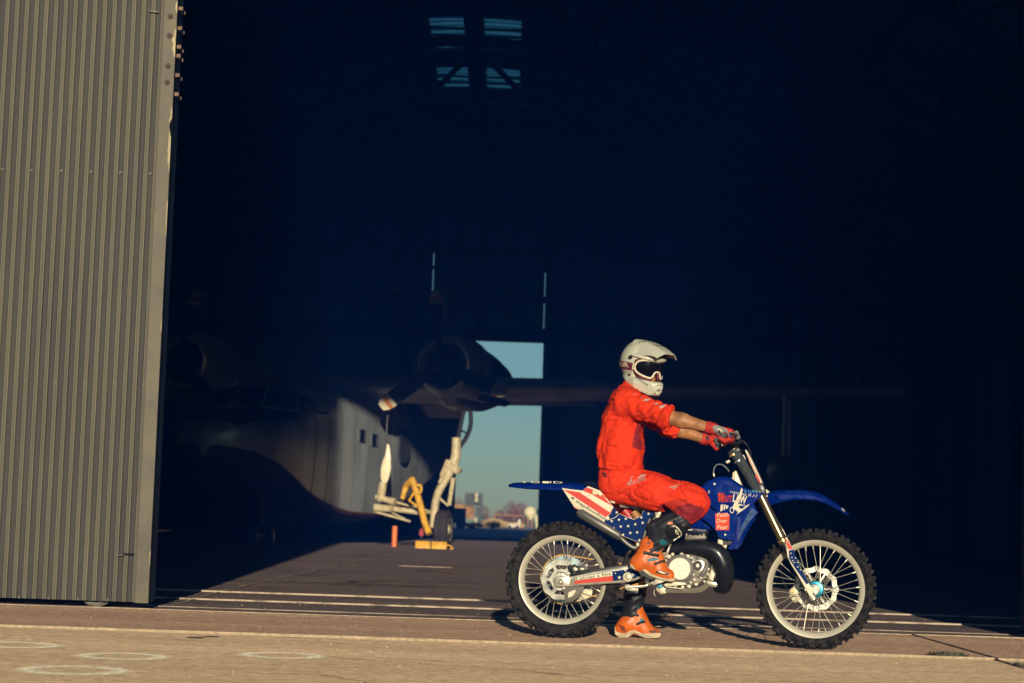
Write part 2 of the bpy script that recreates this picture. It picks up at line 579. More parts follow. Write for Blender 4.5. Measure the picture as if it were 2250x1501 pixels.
# skid arcs rubbed into the hangar floor, and grit blown over the apron
m_skid = bpy.data.materials.new('faint_rubber_skid'); m_skid.use_nodes = True
nt = m_skid.node_tree; pb = nt.nodes['Principled BSDF']; pb.inputs['Base Color'].default_value = (.018, .016, .022, 1); pb.inputs['Roughness'].default_value = .8
tcs = nt.nodes.new('ShaderNodeNewGeometry'); nzs = nt.nodes.new('ShaderNodeTexNoise'); nzs.inputs['Scale'].default_value = 5; nzs.inputs['Detail'].default_value = 6
nt.links.new(tcs.outputs['Position'], nzs.inputs['Vector'])
mrs = nt.nodes.new('ShaderNodeMapRange'); mrs.inputs[1].default_value = .40; mrs.inputs[2].default_value = .70; mrs.inputs[4].default_value = .75
nt.links.new(nzs.outputs[0], mrs.inputs[0]); nt.links.new(mrs.outputs[0], pb.inputs['Alpha'])
def skid(c, r, a0, a1, wid=.10):
    bm = B(); prev = None
    for t in np.linspace(a0, a1, 40):
        a = bm.verts.new((c[0] + (r - wid / 2) * math.cos(t), c[1] + (r - wid / 2) * math.sin(t), .0162)); b2 = bm.verts.new((c[0] + (r + wid / 2) * math.cos(t), c[1] + (r + wid / 2) * math.sin(t), .0162))
        if prev: bm.faces.new((prev[0], prev[1], b2, a))
        prev = (a, b2)
    obj('skid_mark', bm, m_skid, ground, smooth=None)
for px, py, r, a0, a1 in ((600, 1283, .9, 0, 5.5), (600, 1283, .72, .4, 4.8), (850, 1283, .5, .5, 5.8), (985, 1285, 1.0, 1.5, 5.0), (985, 1285, .8, 1.2, 4.6), (1200, 1262, 1.6, 2.2, 4.0), (760, 1228, 2.2, 3.6, 5.6)):
    g = gnd(px, py, .016); skid((g.x, g.y), r, a0, a1, .12)
m_grit = mat('pale_grit', (.50, .41, .30), .9, var=.5, vscale=9, drough=1)
bm = B()
for i in range(3600):
    y = 7.2 + 9.8 * random.random() ** 1.6; x = random.uniform(-.30, .30) * y
    if 13.68 < y < 14.3 or 11.3 < y < 11.42: continue
    z = 0 if y < 11.38 else .0105 if y < 13.7 else .0085
    r = .0016 + .0042 * random.random() ** 4
    vs = [bm.verts.new((x + r * a * random.uniform(.7, 1.4), y + r * b2 * random.uniform(.7, 1.4), z + r * c * random.uniform(.8, 1.2))) for a, b2, c in ((1, 0, 0), (-.5, .9, 0), (-.5, -.9, 0), (0, 0, 1.1))]
    bm.faces.new((vs[0], vs[1], vs[3])); bm.faces.new((vs[1], vs[2], vs[3])); bm.faces.new((vs[2], vs[0], vs[3]))
o = obj('grit', bm, m_grit, None, None); tag(o, 'loose pale grit scattered over the concrete apron', 'grit', kind='stuff')
# hairline cracks in the apron
m_hair = mat('dark_hairline_crack', (.10, .07, .055), .95)
def hairline(p0, ang, length, seed):
    bm = B(); prev = None; x, y, a = p0[0], p0[1], ang
    n = int(length / .05)
    for k in range(n):
        a += mnoise.noise((k * .35, seed, 2)) * .5
        x += .05 * math.cos(a); y += .05 * math.sin(a); w = .0022 + .0035 * abs(mnoise.noise((k * .2, seed, 7)))
        z = .0028 if y < 11.36 else .0125
        if 11.33 < y < 11.41 or y > 13.66: break
        q = (bm.verts.new((x - w, y - w, z)), bm.verts.new((x + w, y + w, z)))
        if prev: bm.faces.new((prev[0], prev[1], q[1], q[0]))
        prev = q
    if bm.faces: obj('hairline_crack', bm, m_hair, ground, smooth=None)
    else: bm.free()
for k, (px, py, a, l_) in enumerate(((900, 1470, .2, 2.4), (1300, 1490, 2.6, 1.8), (1750, 1480, .5, 1.6), (430, 1490, 1.1, 1.5), (600, 1400, .15, 2.0), (1150, 1445, -.1, 2.2), (200, 1395, .1, 1.8))):
    g = gnd(px, py); hairline((g.x, g.y), a, l_, k * 3.1)

# ================================================================== WEEDS on the joint
m_weed = mat('dry_dark_weed', (.075, .075, .05), .8, var=.5, vscale=30)
def weed(loc, n, spread, hgt, label):
    bm = B()
    for i in range(n):
        a = random.uniform(0, 6.28); r = random.random() ** .6
        x, y = math.cos(a) * r * spread[0], math.sin(a) * r * spread[1]
        h = hgt * random.uniform(.4, 1.1); d = random.uniform(-.5, .5) * h; d2 = random.uniform(-.5, .5) * h; w = .004
        p0 = Vector((x, y, 0)); p1 = Vector((x + d * .5, y + d2 * .5, h * .6)); p2 = Vector((x + d, y + d2, h * .9))
        s = Vector((math.sin(a), math.cos(a), 0)) * w
        vs = [bm.verts.new(p) for p in (p0 - s, p0 + s, p1 + s, p1 - s, p2)]
        bm.faces.new(vs[:4]); bm.faces.new((vs[3], vs[2], vs[4]))
    r = empty('weed', loc)
    tag(r, label, 'plant')
    obj('leaves', bm, m_weed, r, smooth=None)
    for k in range(5):
        x, y = random.uniform(-1, 1) * spread[0] * .8, random.uniform(-1, 1) * spread[1] * .6
        obj('stem', tubem([(x, y, -.002), (x + .006, y, hgt * .4)], .002, 4), m_weed, r, smooth=None)
weed((2.54, 11.44, .010), 320, (.12, .05), .03, 'flat dark weed patch on the apron beside the open joint')
weed((2.80, 10.9, .004), 60, (.03, .06), .02, 'small dry weed sprouting from the open joint, lower right corner')

# ================================================================== THE HANGAR
m_inwall = mat('navy_wall_sheeting', (.14, .36, .66), .6, var=.25, vscale=.8, bump=.25, bscale=6, stretch=(6, 1, .2))
m_inpanel = mat('pale_navy_door_sheeting', (.20, .50, .85), .6, var=.2, vscale=.8, bump=.2, bscale=6, stretch=(6, 1, .2))
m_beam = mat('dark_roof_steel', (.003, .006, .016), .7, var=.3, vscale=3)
m_roof = mat('navy_roof_sheeting', (.14, .36, .66), .6, var=.3, vscale=.5, bump=.3, bscale=3, stretch=(.3, 5, 1))
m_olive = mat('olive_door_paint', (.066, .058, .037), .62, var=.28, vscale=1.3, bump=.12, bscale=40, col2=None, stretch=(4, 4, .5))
m_olivevalley = mat('darker_olive_valley', (.034, .032, .029), .7, var=.32, vscale=1.6, stretch=(4, 4, .4))  # darker olive for the valley faces
m_oliveglint = mat('olive_rib_highlight', (.15, .138, .092), .55, var=.35, vscale=2.5, stretch=(4, 4, .6))  # thin highlight along the rib edges, put into the colour
hangar = empty('hangar', (-1.35, 45, 0))
tag(hangar, 'large dark arched hangar with open front and narrow rear doorway', 'building')
HX, HW, RZ, RK = -1.35, 17.0, 15.2, .0265
def roofz(x): return RZ - RK * (x - HX) ** 2
def hp(name, geo, m, smooth=None, parent=None):
    if isinstance(geo, bmesh.types.BMesh):
        bmesh.ops.translate(geo, verts=geo.verts, vec=(1.35, -45, 0))
    return obj(name, geo, m, parent or hangar, smooth)
# roof: a grid of cells, with the skylight cells left open
SKY_X = [(-2.74, -1.62), (-1.12, -.02)]
SKY_Y = [(56.8, 61.2), (63.2, 67.6)]
xs = sorted(set(list(np.linspace(HX - HW - .4, HX + HW + .4, 36)) + [v for p in SKY_X for v in p]))
ys = sorted({13.9, 30, 45, 75.6} | {v for p in SKY_Y for v in p})
def is_sky(x, y): return any(a < x < b2 for a, b2 in SKY_X) and any(a < y < b2 for a, b2 in SKY_Y)
bm = B(); vid = {}
for i, x in enumerate(xs):
    for j, y in enumerate(ys):
        vid[i, j] = (bm.verts.new((x, y, roofz(x))), bm.verts.new((x, y, roofz(x) + .12)))
for i in range(len(xs) - 1):
    for j in range(len(ys) - 1):
        if is_sky((xs[i] + xs[i + 1]) / 2, (ys[j] + ys[j + 1]) / 2): continue
        for k in (0, 1):
            bm.faces.new([vid[i + di, j + dj][k] for di, dj in ((0, 0), (1, 0), (1, 1), (0, 1))])
hp('roof', bm, m_roof)
m_skyl = bpy.data.materials.new('blue_translucent_sheet'); m_skyl.use_nodes = True
nt = m_skyl.node_tree; nt.nodes.remove(nt.nodes['Principled BSDF'])
tr = nt.nodes.new('ShaderNodeBsdfTranslucent'); tr.inputs[0].default_value = (.045, .21, .33, 1)
nt.links.new(tr.outputs[0], nt.nodes['Material Output'].inputs[0])
for a, b2 in SKY_X:
    for c, d in SKY_Y:
        bm = B(); n = 36; prev = None
        for i in range(n + 1):
            y = c - .05 + (d - c + .1) * i / n; z = .06 + .022 * math.sin(i * math.pi / 2)
            r = [bm.verts.new((x, y, roofz(x) + z)) for x in np.linspace(a - .05, b2 + .05, 4)]
            if prev:
                for k in range(3): bm.faces.new((prev[k], prev[k + 1], r[k + 1], r[k]))
            prev = r
        hp('skylight', bm, m_skyl, 60)
        for yy in np.linspace(c, d, 6)[1:-1]:
            hp('skylight_bar', boxm((a - .06, yy - .035, RZ - .16), (b2 + .06, yy + .035, RZ - .09)), m_beam)
# roof frame
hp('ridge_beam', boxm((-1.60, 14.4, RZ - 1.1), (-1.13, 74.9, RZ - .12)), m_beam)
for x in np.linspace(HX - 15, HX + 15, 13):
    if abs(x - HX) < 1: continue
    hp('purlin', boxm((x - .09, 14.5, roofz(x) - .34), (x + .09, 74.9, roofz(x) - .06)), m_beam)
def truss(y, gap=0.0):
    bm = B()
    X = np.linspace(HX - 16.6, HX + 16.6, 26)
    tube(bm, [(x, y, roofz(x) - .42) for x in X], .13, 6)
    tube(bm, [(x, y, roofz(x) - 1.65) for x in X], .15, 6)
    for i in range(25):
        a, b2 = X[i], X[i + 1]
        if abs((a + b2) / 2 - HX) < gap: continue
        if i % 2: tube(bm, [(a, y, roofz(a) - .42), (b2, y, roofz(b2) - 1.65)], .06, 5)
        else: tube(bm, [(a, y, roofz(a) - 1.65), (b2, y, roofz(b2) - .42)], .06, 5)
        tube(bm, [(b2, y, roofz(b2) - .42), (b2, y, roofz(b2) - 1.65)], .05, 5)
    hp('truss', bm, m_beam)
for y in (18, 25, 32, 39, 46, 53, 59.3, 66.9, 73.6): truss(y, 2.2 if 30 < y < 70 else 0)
# diagonal braces up to the ridge, seen against the skylights and the rear gable
for (y0, y1) in ((59.3, 66.9), (66.9, 73.6)):
    for s in (-1, 1):
        hp('brace', tubem([(HX + s * .2, y0, RZ - .5), (HX + s * 2.6, y1, RZ - 1.2)], .10, 6), m_beam)
for s in (-1, 1):
    hp('side_wall', boxm((HX + s * HW - .12, 14.3, 0), (HX + s * HW + .12, 75.2, roofz(HX + HW) + .05)), m_inwall)
    for y in (18, 25, 32, 39, 46, 53, 59.3, 66.9, 73.6):
        hp('column', boxm((HX + s * (HW - .5) - .15, y - .15, .0), (HX + s * (HW - .5) + .15, y + .15, roofz(HX + HW - .5) - .5)), m_beam)
# rear wall with its doorway, door leaves and the slits of daylight beside them
def wall_piece(name, x0, x1, z0, m, z1=None, y=75.0, t=.14):
    X = np.linspace(x0, x1, max(2, int((x1 - x0) / 1.2)))
    top = [(x, y, (roofz(x) + .05) if z1 is None else z1) for x in X[::-1]]
    hp(name, prism([(x0, y, z0), (x1, y, z0)] + top, (0, 1, 0), t), m)
OPZ = at(1100, 749, 75).z
wall_piece('rear_wall', HX - HW, -3.085, 0, m_inwall)
wall_piece('rear_wall', 1.19, HX + HW, 0, m_inwall)
wall_piece('rear_door_leaf', -3.06, 1.17, OPZ, m_inpanel)
wall_piece('rear_door_leaf', -3.06, at(1003, 1000, 75).x, 0, m_inpanel, OPZ - .01, 75.02)
sl = [(at(942, 552, 75).z, at(938, 690, 75).z), (at(1186, 600, 75).z, at(1178, 722, 75).z)]
hp('slit_cover', boxm((-3.3, 74.86, sl[0][0]), (-2.9, 74.98, roofz(-3.1))), m_inwall)
hp('slit_cover', boxm((-3.3, 74.86, 0), (-2.9, 74.98, sl[0][1])), m_inwall)
hp('slit_cover', boxm((1.05, 74.86, sl[1][0]), (1.40, 74.98, roofz(1.2))), m_inwall)
hp('slit_cover', boxm((1.05, 74.86, OPZ), (1.185, 74.98, sl[1][1])), m_inwall)
for py, th in ((258, .10), (380, .26), (466, .14), (552, .12), (655, .12), (738, .20)):
    z = at(1065, py, 74.7).z
    w = min(16.4, math.sqrt(max(1, (RZ - z - .3) / RK)))
    hp('girt', boxm((HX - w, 74.55, z - th), (HX + w, 74.84, z + th)), m_beam)
for px in (895, 1010, 1060, 1225, 700, 560, 1640, 1900, 2150, 480):
    p = at(px, 600, 74.4); zt = roofz(p.x) - .3
    wdt = .30 if px in (895, 1225) else .13
    lo = OPZ + .2 if px in (1010, 1060) else 0
    hp('column', boxm((p.x - wdt, 74.2, lo), (p.x + wdt, 74.52, zt)), m_beam)
zc, xc = at(1058, 645, 74.5).z, at(1058, 645, 74.5).x
for px, py in ((900, 560), (1210, 740), (1210, 560), (915, 735)):
    p = at(px, py, 74.5); hp('brace', tubem([(xc, 74.5, zc), (p.x, 74.5, p.z)], .07, 6), m_beam)
for px, py in ((1000, 375), (1140, 380)):
    p = at(px, py, 74.0); q = at(1063, 262, 74.0); hp('brace', tubem([(p.x, 74, p.z), (q.x, 74, q.z)], .13, 6), m_beam)
# front wall: header above the opening, and the fixed wall on both sides of the sliding leaves
HEAD = 8.6
m_front = mat('olive_front_wall', (.11, .095, .06), .65, var=.15, vscale=1)
FW2 = math.sqrt((RZ - HEAD) / RK) - .05
X = np.linspace(HX - FW2, HX + FW2, 30)
hp('front_wall', prism([(HX - FW2, 14.35, HEAD), (HX + FW2, 14.35, HEAD)] + [(x, 14.35, roofz(x) + .05) for x in X[::-1]], (0, 1, 0), .15), [m_front])
hp('front_wall', boxm((HX - HW, 14.36, .02), (-8.6, 14.5, HEAD + .01)), m_front)
hp('front_wall', boxm((9.6, 14.36, .02), (HX + HW, 14.5, HEAD + .01)), m_front)

# ================================================================== THE SLIDING DOOR LEAVES
m_oliveedge = mat('olive_edge_trim_paint', (.105, .092, .060), .6, var=.3, vscale=3, bump=.2, bscale=30)
m_peel = mat('bare_peeled_primer', (.42, .34, .20), .7, var=.35, vscale=18, bump=.4, bscale=40, stretch=(3, 3, .4))
m_rust = mat('rusty_bolt', (.085, .055, .042), .75, .2, var=.4, vscale=60)
m_screw = mat('dull_screw', (.10, .09, .065), .5, .3)
m_sideblue = mat('dark_blue_door_frame', (.035, .06, .085), .6, var=.2, vscale=3)
m_steel = mat('worn_grey_steel', (.32, .29, .25), .5, .5, var=.3, vscale=20)
m_blackhole = mat('black_recess', (.004, .005, .008), .9)
PITCHX = .0682
def corr_sheet(x1, nr, z0, z1, face, y0=13.70, dep=.010):
    """nr ribs of trapezoid sheeting running to the left from x1."""
    prof, mi = [], []
    for i in range(nr):
        xa = x1 - i * PITCHX - (.0022 * mnoise.noise((x1 * 9 + i * 1.7, 3, 5)) if 0 < i else 0)
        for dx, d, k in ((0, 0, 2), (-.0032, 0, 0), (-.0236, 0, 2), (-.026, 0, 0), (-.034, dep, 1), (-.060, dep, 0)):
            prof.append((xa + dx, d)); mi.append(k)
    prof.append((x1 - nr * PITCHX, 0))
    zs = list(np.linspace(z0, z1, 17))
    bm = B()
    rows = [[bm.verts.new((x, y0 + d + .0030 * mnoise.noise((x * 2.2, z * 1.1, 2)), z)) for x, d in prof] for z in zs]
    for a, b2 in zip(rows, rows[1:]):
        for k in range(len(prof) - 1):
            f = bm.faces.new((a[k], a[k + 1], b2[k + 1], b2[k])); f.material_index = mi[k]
    bmesh.ops.recalc_face_normals(bm, faces=bm.faces)
    return bm
scr = lathem([(.0, -.009), (.004, -.009), (.006, -.006), (.006, -.002), (.010, -.002), (.010, 0), (0, 0)], 8, 'y')
me_scr = bpy.data.meshes.new('screw'); scr.to_mesh(me_scr); scr.free(); me_scr.materials.append(m_screw)
blt = lathem([(.0, -.016), (.010, -.014), (.012, -.004), (.022, -.004), (.022, 0), (0, 0)], 10, 'y')
me_blt = bpy.data.meshes.new('bolt'); blt.to_mesh(me_blt); blt.free(); me_blt.materials.append(m_rust)
def door_leaf(xr, sgn, name, label):
    """xr: the free vertical edge; sgn -1 = leaf runs to the left."""
    d = empty('hangar_door', (xr, 13.8, 0))
    tag(d, label, 'door', 'sliding hangar doors')
    def part(n, bm, m, smooth=None):
        bmesh.ops.translate(bm, verts=bm.verts, vec=(-xr, -13.8, 0))
        return obj(n, bm, m, d, smooth)
    zb, zt = .055, HEAD + .25
    if sgn < 0:
        x = xr - .088
        for nr in (12, 15, 15, 15, 15, 14):
            part('corrugated_sheet', corr_sheet(x, nr, zb, zt, 0), [m_olive, m_olivevalley, m_oliveglint])
            x -= nr * PITCHX
        part('edge_trim', boxm((xr - .092, 13.688, zb - .006), (xr, 13.712, zt), .002), m_oliveedge)
        part('edge_frame', boxm((xr - .05, 13.713, zb), (xr - .004, 13.96, zt), .004), m_sideblue)
        part('backing', boxm((x, 13.74, zb + .01), (xr - .055, 13.95, zt)), m_beam)
    else:
        part('corrugated_sheet', boxm((xr + .09, 13.70, zb), (xr + 6.2, 13.74, zt)), m_olive)
        part('edge_trim', boxm((xr, 13.688, zb), (xr + .092, 13.712, zt), .002), m_oliveedge)
        part('backing', boxm((xr, 13.745, zb + .01), (xr + 6.2, 13.95, zt)), m_beam)
    return d, part
door, dpart = door_leaf(-2.42, -1, 'hangar_door', 'tall olive corrugated sliding hangar door at the left edge')
door2, _ = door_leaf(3.60, 1, 'hangar_door', 'olive sliding hangar door leaf just beyond the right edge')
for py, z_off in ((372, 0), (836, 0), (1311, 0)):
    for k in range(-1, 6):
        px = 5 + 65 * k - (py - 370) * .03
        p = at(px, py + .03 * (px), 13.698)
        if p.x < -2.52:
            inst('screw', me_scr, door, Matrix.Translation((p.x + 2.42, 13.698 - 13.8, p.z)))
for px, py in ((364, 36), (362, 78), (358, 145), (356, 181)):
    p = at(px, py, 13.688); inst('bolt', me_blt, door, Matrix.Translation((-.045, 13.688 - 13.8, p.z)))
for px, py in ((352, 265), (348, 350), (347, 371), (345, 390), (342, 475), (336, 640), (330, 790), (322, 1022), (320, 1110), (313, 1208), (301, 1297)):
    p = at(px, py, 13.688); inst('screw', me_scr, door, Matrix.Translation((-.048 + random.uniform(-.015, .015), 13.688 - 13.8, p.z)))
def peel(pts, x_edge):
    """A flake patch of bare primer along the trim's outer edge."""
    bm = B(); L_, R_ = [], []
    zs = np.linspace(pts[0], pts[1], 26)
    for i, z in enumerate(zs):
        t = i / 25
        w = pts[2] * math.sin(math.pi * min(1, max(0, t))) ** .5 * (0.55 + .9 * abs(mnoise.noise((z * 14, pts[0], 3))))
        L_.append(bm.verts.new((x_edge - max(.002, w), 13.6866, z))); R_.append(bm.verts.new((x_edge - .0006, 13.6866, z)))
    for i in range(25): bm.faces.new((L_[i], R_[i], R_[i + 1], L_[i + 1]))
    dpart('peeled_patch', bm, m_peel)
zz = lambda py: at(372, py, 13.688).z
for a, b2, w in ((28, 2, .018), (126, 60, .026), (380, 235, .028), (300, 262, .018), (520, 440, .012), (730, 700, .01), (1245, 1210, .008)):
    peel((zz(a), zz(b2), w), -2.42)
# hinge brackets on the edge frame
m_brk = mat('pinkish_rusty_bracket', (.20, .12, .085), .7, .1, var=.4, vscale=40)
for py in (22, 65, 106, 126, 168, 210):
    z = at(383, py, 13.8).z
    bm = boxm((-2.426, 13.75, z - .014), (-2.392, 13.775, z + .014), .003)
    box(bm, (-2.426, 13.835, z - .022), (-2.388, 13.86, z + .002), .003)
    dpart('bracket', bm, m_brk)
# latch slot and the bent hasp
p = at(283, 1217, 13.69)
bm = boxm((p.x - .036, 13.672, p.z - .008), (p.x + .036, 13.705, p.z + .004), .002)
dpart('latch', bm, m_blackhole)
q = at(262, 1218, 13.68)
dpart('hasp', tubem([(q.x - .02, 13.68, q.z), (q.x - .008, 13.668, q.z - .008), (q.x + .02, 13.67, q.z - .006), (q.x + .035, 13.685, q.z)], .004, 6), m_steel, 40)
p = at(358, 26, 13.69)
dpart('hasp', tubem([(p.x - .1, 13.686, p.z + .01), (p.x - .085, 13.68, p.z - .004), (p.x - .03, 13.68, p.z - .004)], .005, 6), m_steel, 40)
# the rollers under the leaf
for px in (210, -300):
    p = at(px, 1330, 13.76)
    dpart('roller', lathem([(0, -.03), (.012, -.032), (.03, -.02), (.105, -.018), (.118, -.026), (.118, -.018), (.112, 0), (.112, .03), (0, .03)], 36, 'y', (p.x, 13.80, .118 + .008)), mat('dusty_roller_steel', (.11, .10, .085), .6, .3, var=.3, vscale=20), 40)

# ================================================================== WHAT STANDS BEHIND THE HANGAR, seen through the rear doorway
YF = 172.0
def far(px, py, dy=0): return at(px, py, YF + dy)
m_cage = mat('grey_green_cage_steel', (.022, .036, .038), .7, var=.3, vscale=3)
m_crate = mat('faded_orange_crate', (.38, .19, .08), .8, var=.3, vscale=2)
m_paleb = mat('pale_cream_barrel', (.62, .55, .34), .7)
m_tank = mat('cream_tank_paint', (.72, .66, .40), .55, var=.1, vscale=2)
m_redtwig = mat('red_brown_twigs', (.22, .075, .07), .9, var=.5, vscale=1.5)
m_straw = mat('dry_straw_grass', (.42, .30, .13), .95, var=.4, vscale=1.5)
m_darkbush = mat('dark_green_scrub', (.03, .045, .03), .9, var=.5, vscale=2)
m_rustpipe = mat('rusty_pipe', (.40, .20, .10), .8, var=.3, vscale=2)
m_whitecart = mat('chalky_white_paint', (.66, .58, .44), .7, var=.15, vscale=2)
def fbox(bm, x0, y0, x1, y1, d0, d1, bev=.02):
    a, b2 = far(x0, y1, d0), far(x1, y0, d0)
    return box(bm, (a.x, a.y, max(0, a.z)), (b2.x, b2.y + (d1 - d0), b2.z), bev)
def shift_to(bm, root):
    bmesh.ops.translate(bm, verts=bm.verts, vec=-root.location); return bm
def cage(x0, y0, x1, y1, nx, nz, label, group):
    r = empty('wire_cage', far((x0 + x1) / 2, y1)); tag(r, label, 'crate', group)
    a, b2 = far(x0, y1), far(x1, y0); w, h = b2.x - a.x, b2.z - a.z
    obj('load', boxm((-w / 2 + .08, .1, .05), (w / 2 - .08, 1.0, h * .86)), m_cage, r, None)
    bm = B()
    for i in range(nx + 1): box(bm, (-w / 2 + w * i / nx - .02, -.02, 0), (-w / 2 + w * i / nx + .02, .04, h))
    for k in range(nz + 1): box(bm, (-w / 2, -.03, h * k / nz - .02), (w / 2, .03, h * k / nz + .025))
    obj('mesh_side', bm, mat('cage_bar', (.13, .15, .12), .6, .2), r, None)
    return r
cage(1019, 1081, 1062, 1111, 6, 4, 'grey-green wire cage crate, topmost of the stack behind the hangar', 'cage crates')
cage(1042, 1112, 1063, 1134, 4, 3, 'small wire cage crate in the middle of the stack behind the hangar', 'cage crates')
cage(1046, 1135, 1064, 1159, 3, 3, 'wire cage crate at the bottom of the stack behind the hangar', 'cage crates')
for (x0, y0, x1, y1, lb) in ((1043, 1084, 1051, 1103, 'pale barrel standing inside the topmost wire cage'), (1041, 1139, 1049, 1159, 'pale barrel standing at the foot of the wire cages')):
    a, b2 = far(x0, y1, -.35), far(x1, y0, -.35); w, h = b2.x - a.x, b2.z - a.z
    r = empty('barrel', ((a.x + b2.x) / 2, a.y, a.z)); tag(r, lb, 'barrel')
    obj('drum', lathem([(0, 0), (w * .42, 0), (w * .5, h * .1), (w * .5, h * .85), (w * .35, h), (0, h)], 20, 'z'), m_paleb, r, 40)
    obj('hoop', lathem([(w * .51, h * .45), (w * .53, h * .48), (w * .51, h * .52)], 20, 'z', closed=True), m_cage, r, 40)
r = empty('crate_stack', far(1020, 1139, .6)); tag(r, 'orange-brown slatted crate left of the wire cages', 'crate')
bm = fbox(B(), 998, 1110, 1041, 1120, .6, 1.8); obj('lid', shift_to(bm, r), m_crate, r, None)
for k in range(4):
    y = 1121 + k * 5
    bm = fbox(B(), 1024, y, 1041, y + 4, .65, 1.7); obj('slat', shift_to(bm, r), m_crate, r, None)
bm = fbox(B(), 1025, 1121, 1040, 1139, .75, 1.6); obj('core', shift_to(bm, r), m_cage, r, None)
# dark lorry body standing in the hangar's own shadow
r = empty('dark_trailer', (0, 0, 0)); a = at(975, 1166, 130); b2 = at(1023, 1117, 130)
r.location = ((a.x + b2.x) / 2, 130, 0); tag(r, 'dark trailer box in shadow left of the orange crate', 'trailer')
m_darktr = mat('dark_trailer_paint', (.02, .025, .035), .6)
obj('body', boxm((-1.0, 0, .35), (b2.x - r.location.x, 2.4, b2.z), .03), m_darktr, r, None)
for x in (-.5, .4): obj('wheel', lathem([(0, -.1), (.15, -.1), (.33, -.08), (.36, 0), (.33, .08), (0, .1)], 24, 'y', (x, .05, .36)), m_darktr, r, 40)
# white round tank on a frame
tk = empty('tank', far(1166, 1160)); tag(tk, 'cream round tank on legs at the right of the rear doorway', 'tank')
c = far(1165, 1126, 0); rr = .54; lz = c.z - tk.location.z
obj('vessel', lathem([(0, -.85), (rr * .55, -.8), (rr * .9, -.6), (rr, -.35), (rr, .35), (rr * .9, .6), (rr * .55, .8), (0, .85)], 32, 'y', (c.x - tk.location.x, .6, lz)), m_tank, tk, 40)
for x0, x1 in ((-.30, -.25), (.05, .1), (.36, .52)):
    obj('leg', tubem([(x0, .1, lz - .25), (x1, .1, 0)], .07, 8), m_tank if x0 > .2 else m_rustpipe, tk, 40)
obj('outlet', tubem([(.0, -.1, lz - .40), (-.12, -.2, lz - .62)], [.22, .10], 12), m_tank, tk, 40)
obj('side_pipe', tubem([(.42, .4, lz - .2), (.52, .3, lz - .6), (.56, .2, lz - 1.0), (.58, .2, 0)], .09, 8), m_tank, tk, 40)
obj('bracket', boxm((.35, .2, lz - .1), (.62, .5, lz + .22), .02), m_cage, tk, None)
obj('box', boxm((-.45, .2, .1), (.45, 1.0, .55), .03), m_darktr, tk, None)
# rusty gate frame
gt = empty('pipe_gate', far(1120, 1160, 1.0)); tag(gt, 'rusty pipe gate frame in front of the red bushes', 'gate')
p0, p1 = far(1086, 1131, 1) - gt.location, far(1151, 1134, 1) - gt.location
obj('top_rail', tubem([p0, p1], .05, 8), m_rustpipe, gt, 40)
for p in (p0, p1): obj('post', tubem([(p.x, p.y, p.z + .06), (p.x, p.y, -.02)], .06, 8), m_rustpipe, gt, 40)
obj('mid_rail', tubem([(p0.x, 0, p0.z * .45), (p1.x, 0, p1.z * .45)], .03, 8), m_rustpipe, gt, 40)
# white cart with an upright
ct = empty('utility_cart', far(1127, 1162, -2)); tag(ct, 'low chalky white cart with an upright post before the pipe gate', 'cart')
def fp(px, py): v = at(px, py, YF - 2) - ct.location; return v
pts = [fp(*q) for q in ((1113, 1160), (1115, 1154), (1121, 1150), (1130, 1151), (1137, 1149), (1139, 1142), (1142, 1140), (1145, 1144), (1144, 1153), (1141, 1162), (1114, 1162))]
bm = prism([(p.x, 0, max(p.z, .10)) for p in pts], (0, 1, 0), .9); bevel_all(bm, .03, 2); obj('body', bm, m_whitecart, ct, 40)
for x in (-.3, .35): obj('wheel', lathem([(0, -.05), (.12, -.05), (.15, 0), (.12, .05), (0, .05)], 18, 'y', (x, -.04, .15)), m_darktr, ct, 40)
# bushes and grass
def twig_bush(loc, rx, rz, n, m, label, group, dens=.05, name='bush'):
    r = empty(name, loc); tag(r, label, 'bush', group)
    tr_ = B()
    for k in range(7):
        a = random.uniform(0, 6.28)
        q = Vector((math.cos(a) * rx * random.uniform(.2, .75), math.sin(a) * rx * .5, rz * random.uniform(.8, 1.5)))
        tube(tr_, smoothpath([(0, 0, -.05), q * .4 + Vector((random.uniform(-.1, .1), 0, 0)), q], 4), lerps([.05, .03, .012], 9), 5)
    obj('trunk', tr_, m, r, 40)
    bm = B()
    for i in range(n):
        while True:
            q = Vector((random.uniform(-1, 1), random.uniform(-1, 1), random.uniform(-1, 1)))
            if q.length < 1 and mnoise.noise(q * 1.8 + Vector((loc[0], 0, 3))) > -.25: break
        p = Vector((q.x * rx, q.y * rx * .7, rz + q.z * rz))
        d = Vector((random.uniform(-.6, .6), random.uniform(-.6, .6), random.uniform(.3, 1))).normalized() * dens * random.uniform(2, 7)
        s = d.cross(Vector((random.random(), random.random(), random.random()))).normalized() * dens * .22
        bm.faces.new([bm.verts.new(v) for v in (p - s, p + s, p + d + s * .3, p + d - s * .3)])
    obj('crown', bm, m, r, None)
RB = 'red leafless bushes behind the hangar'
for px, py, w, h, n, lb in ((1098, 1160, .75, .75, 900, 'low red-brown leafless bush at the left end of the pipe gate'),
                         (1122, 1160, .75, 1.15, 1300, 'tallest red-brown leafless bush behind the middle of the pipe gate'),
                         (1146, 1160, .70, 1.1, 1200, 'red-brown leafless bush close to the cream tank'),
                         (1064, 1160, .5, .95, 700, 'thin red-brown bush rising right beside the wire cages'),
                         (1006, 1160, .6, 1.25, 800, 'red-brown bush above the orange crate at the left jamb')):
    p = far(px, py, 4); twig_bush((p.x, p.y, 0), w, h, n, m_redtwig, lb, RB)
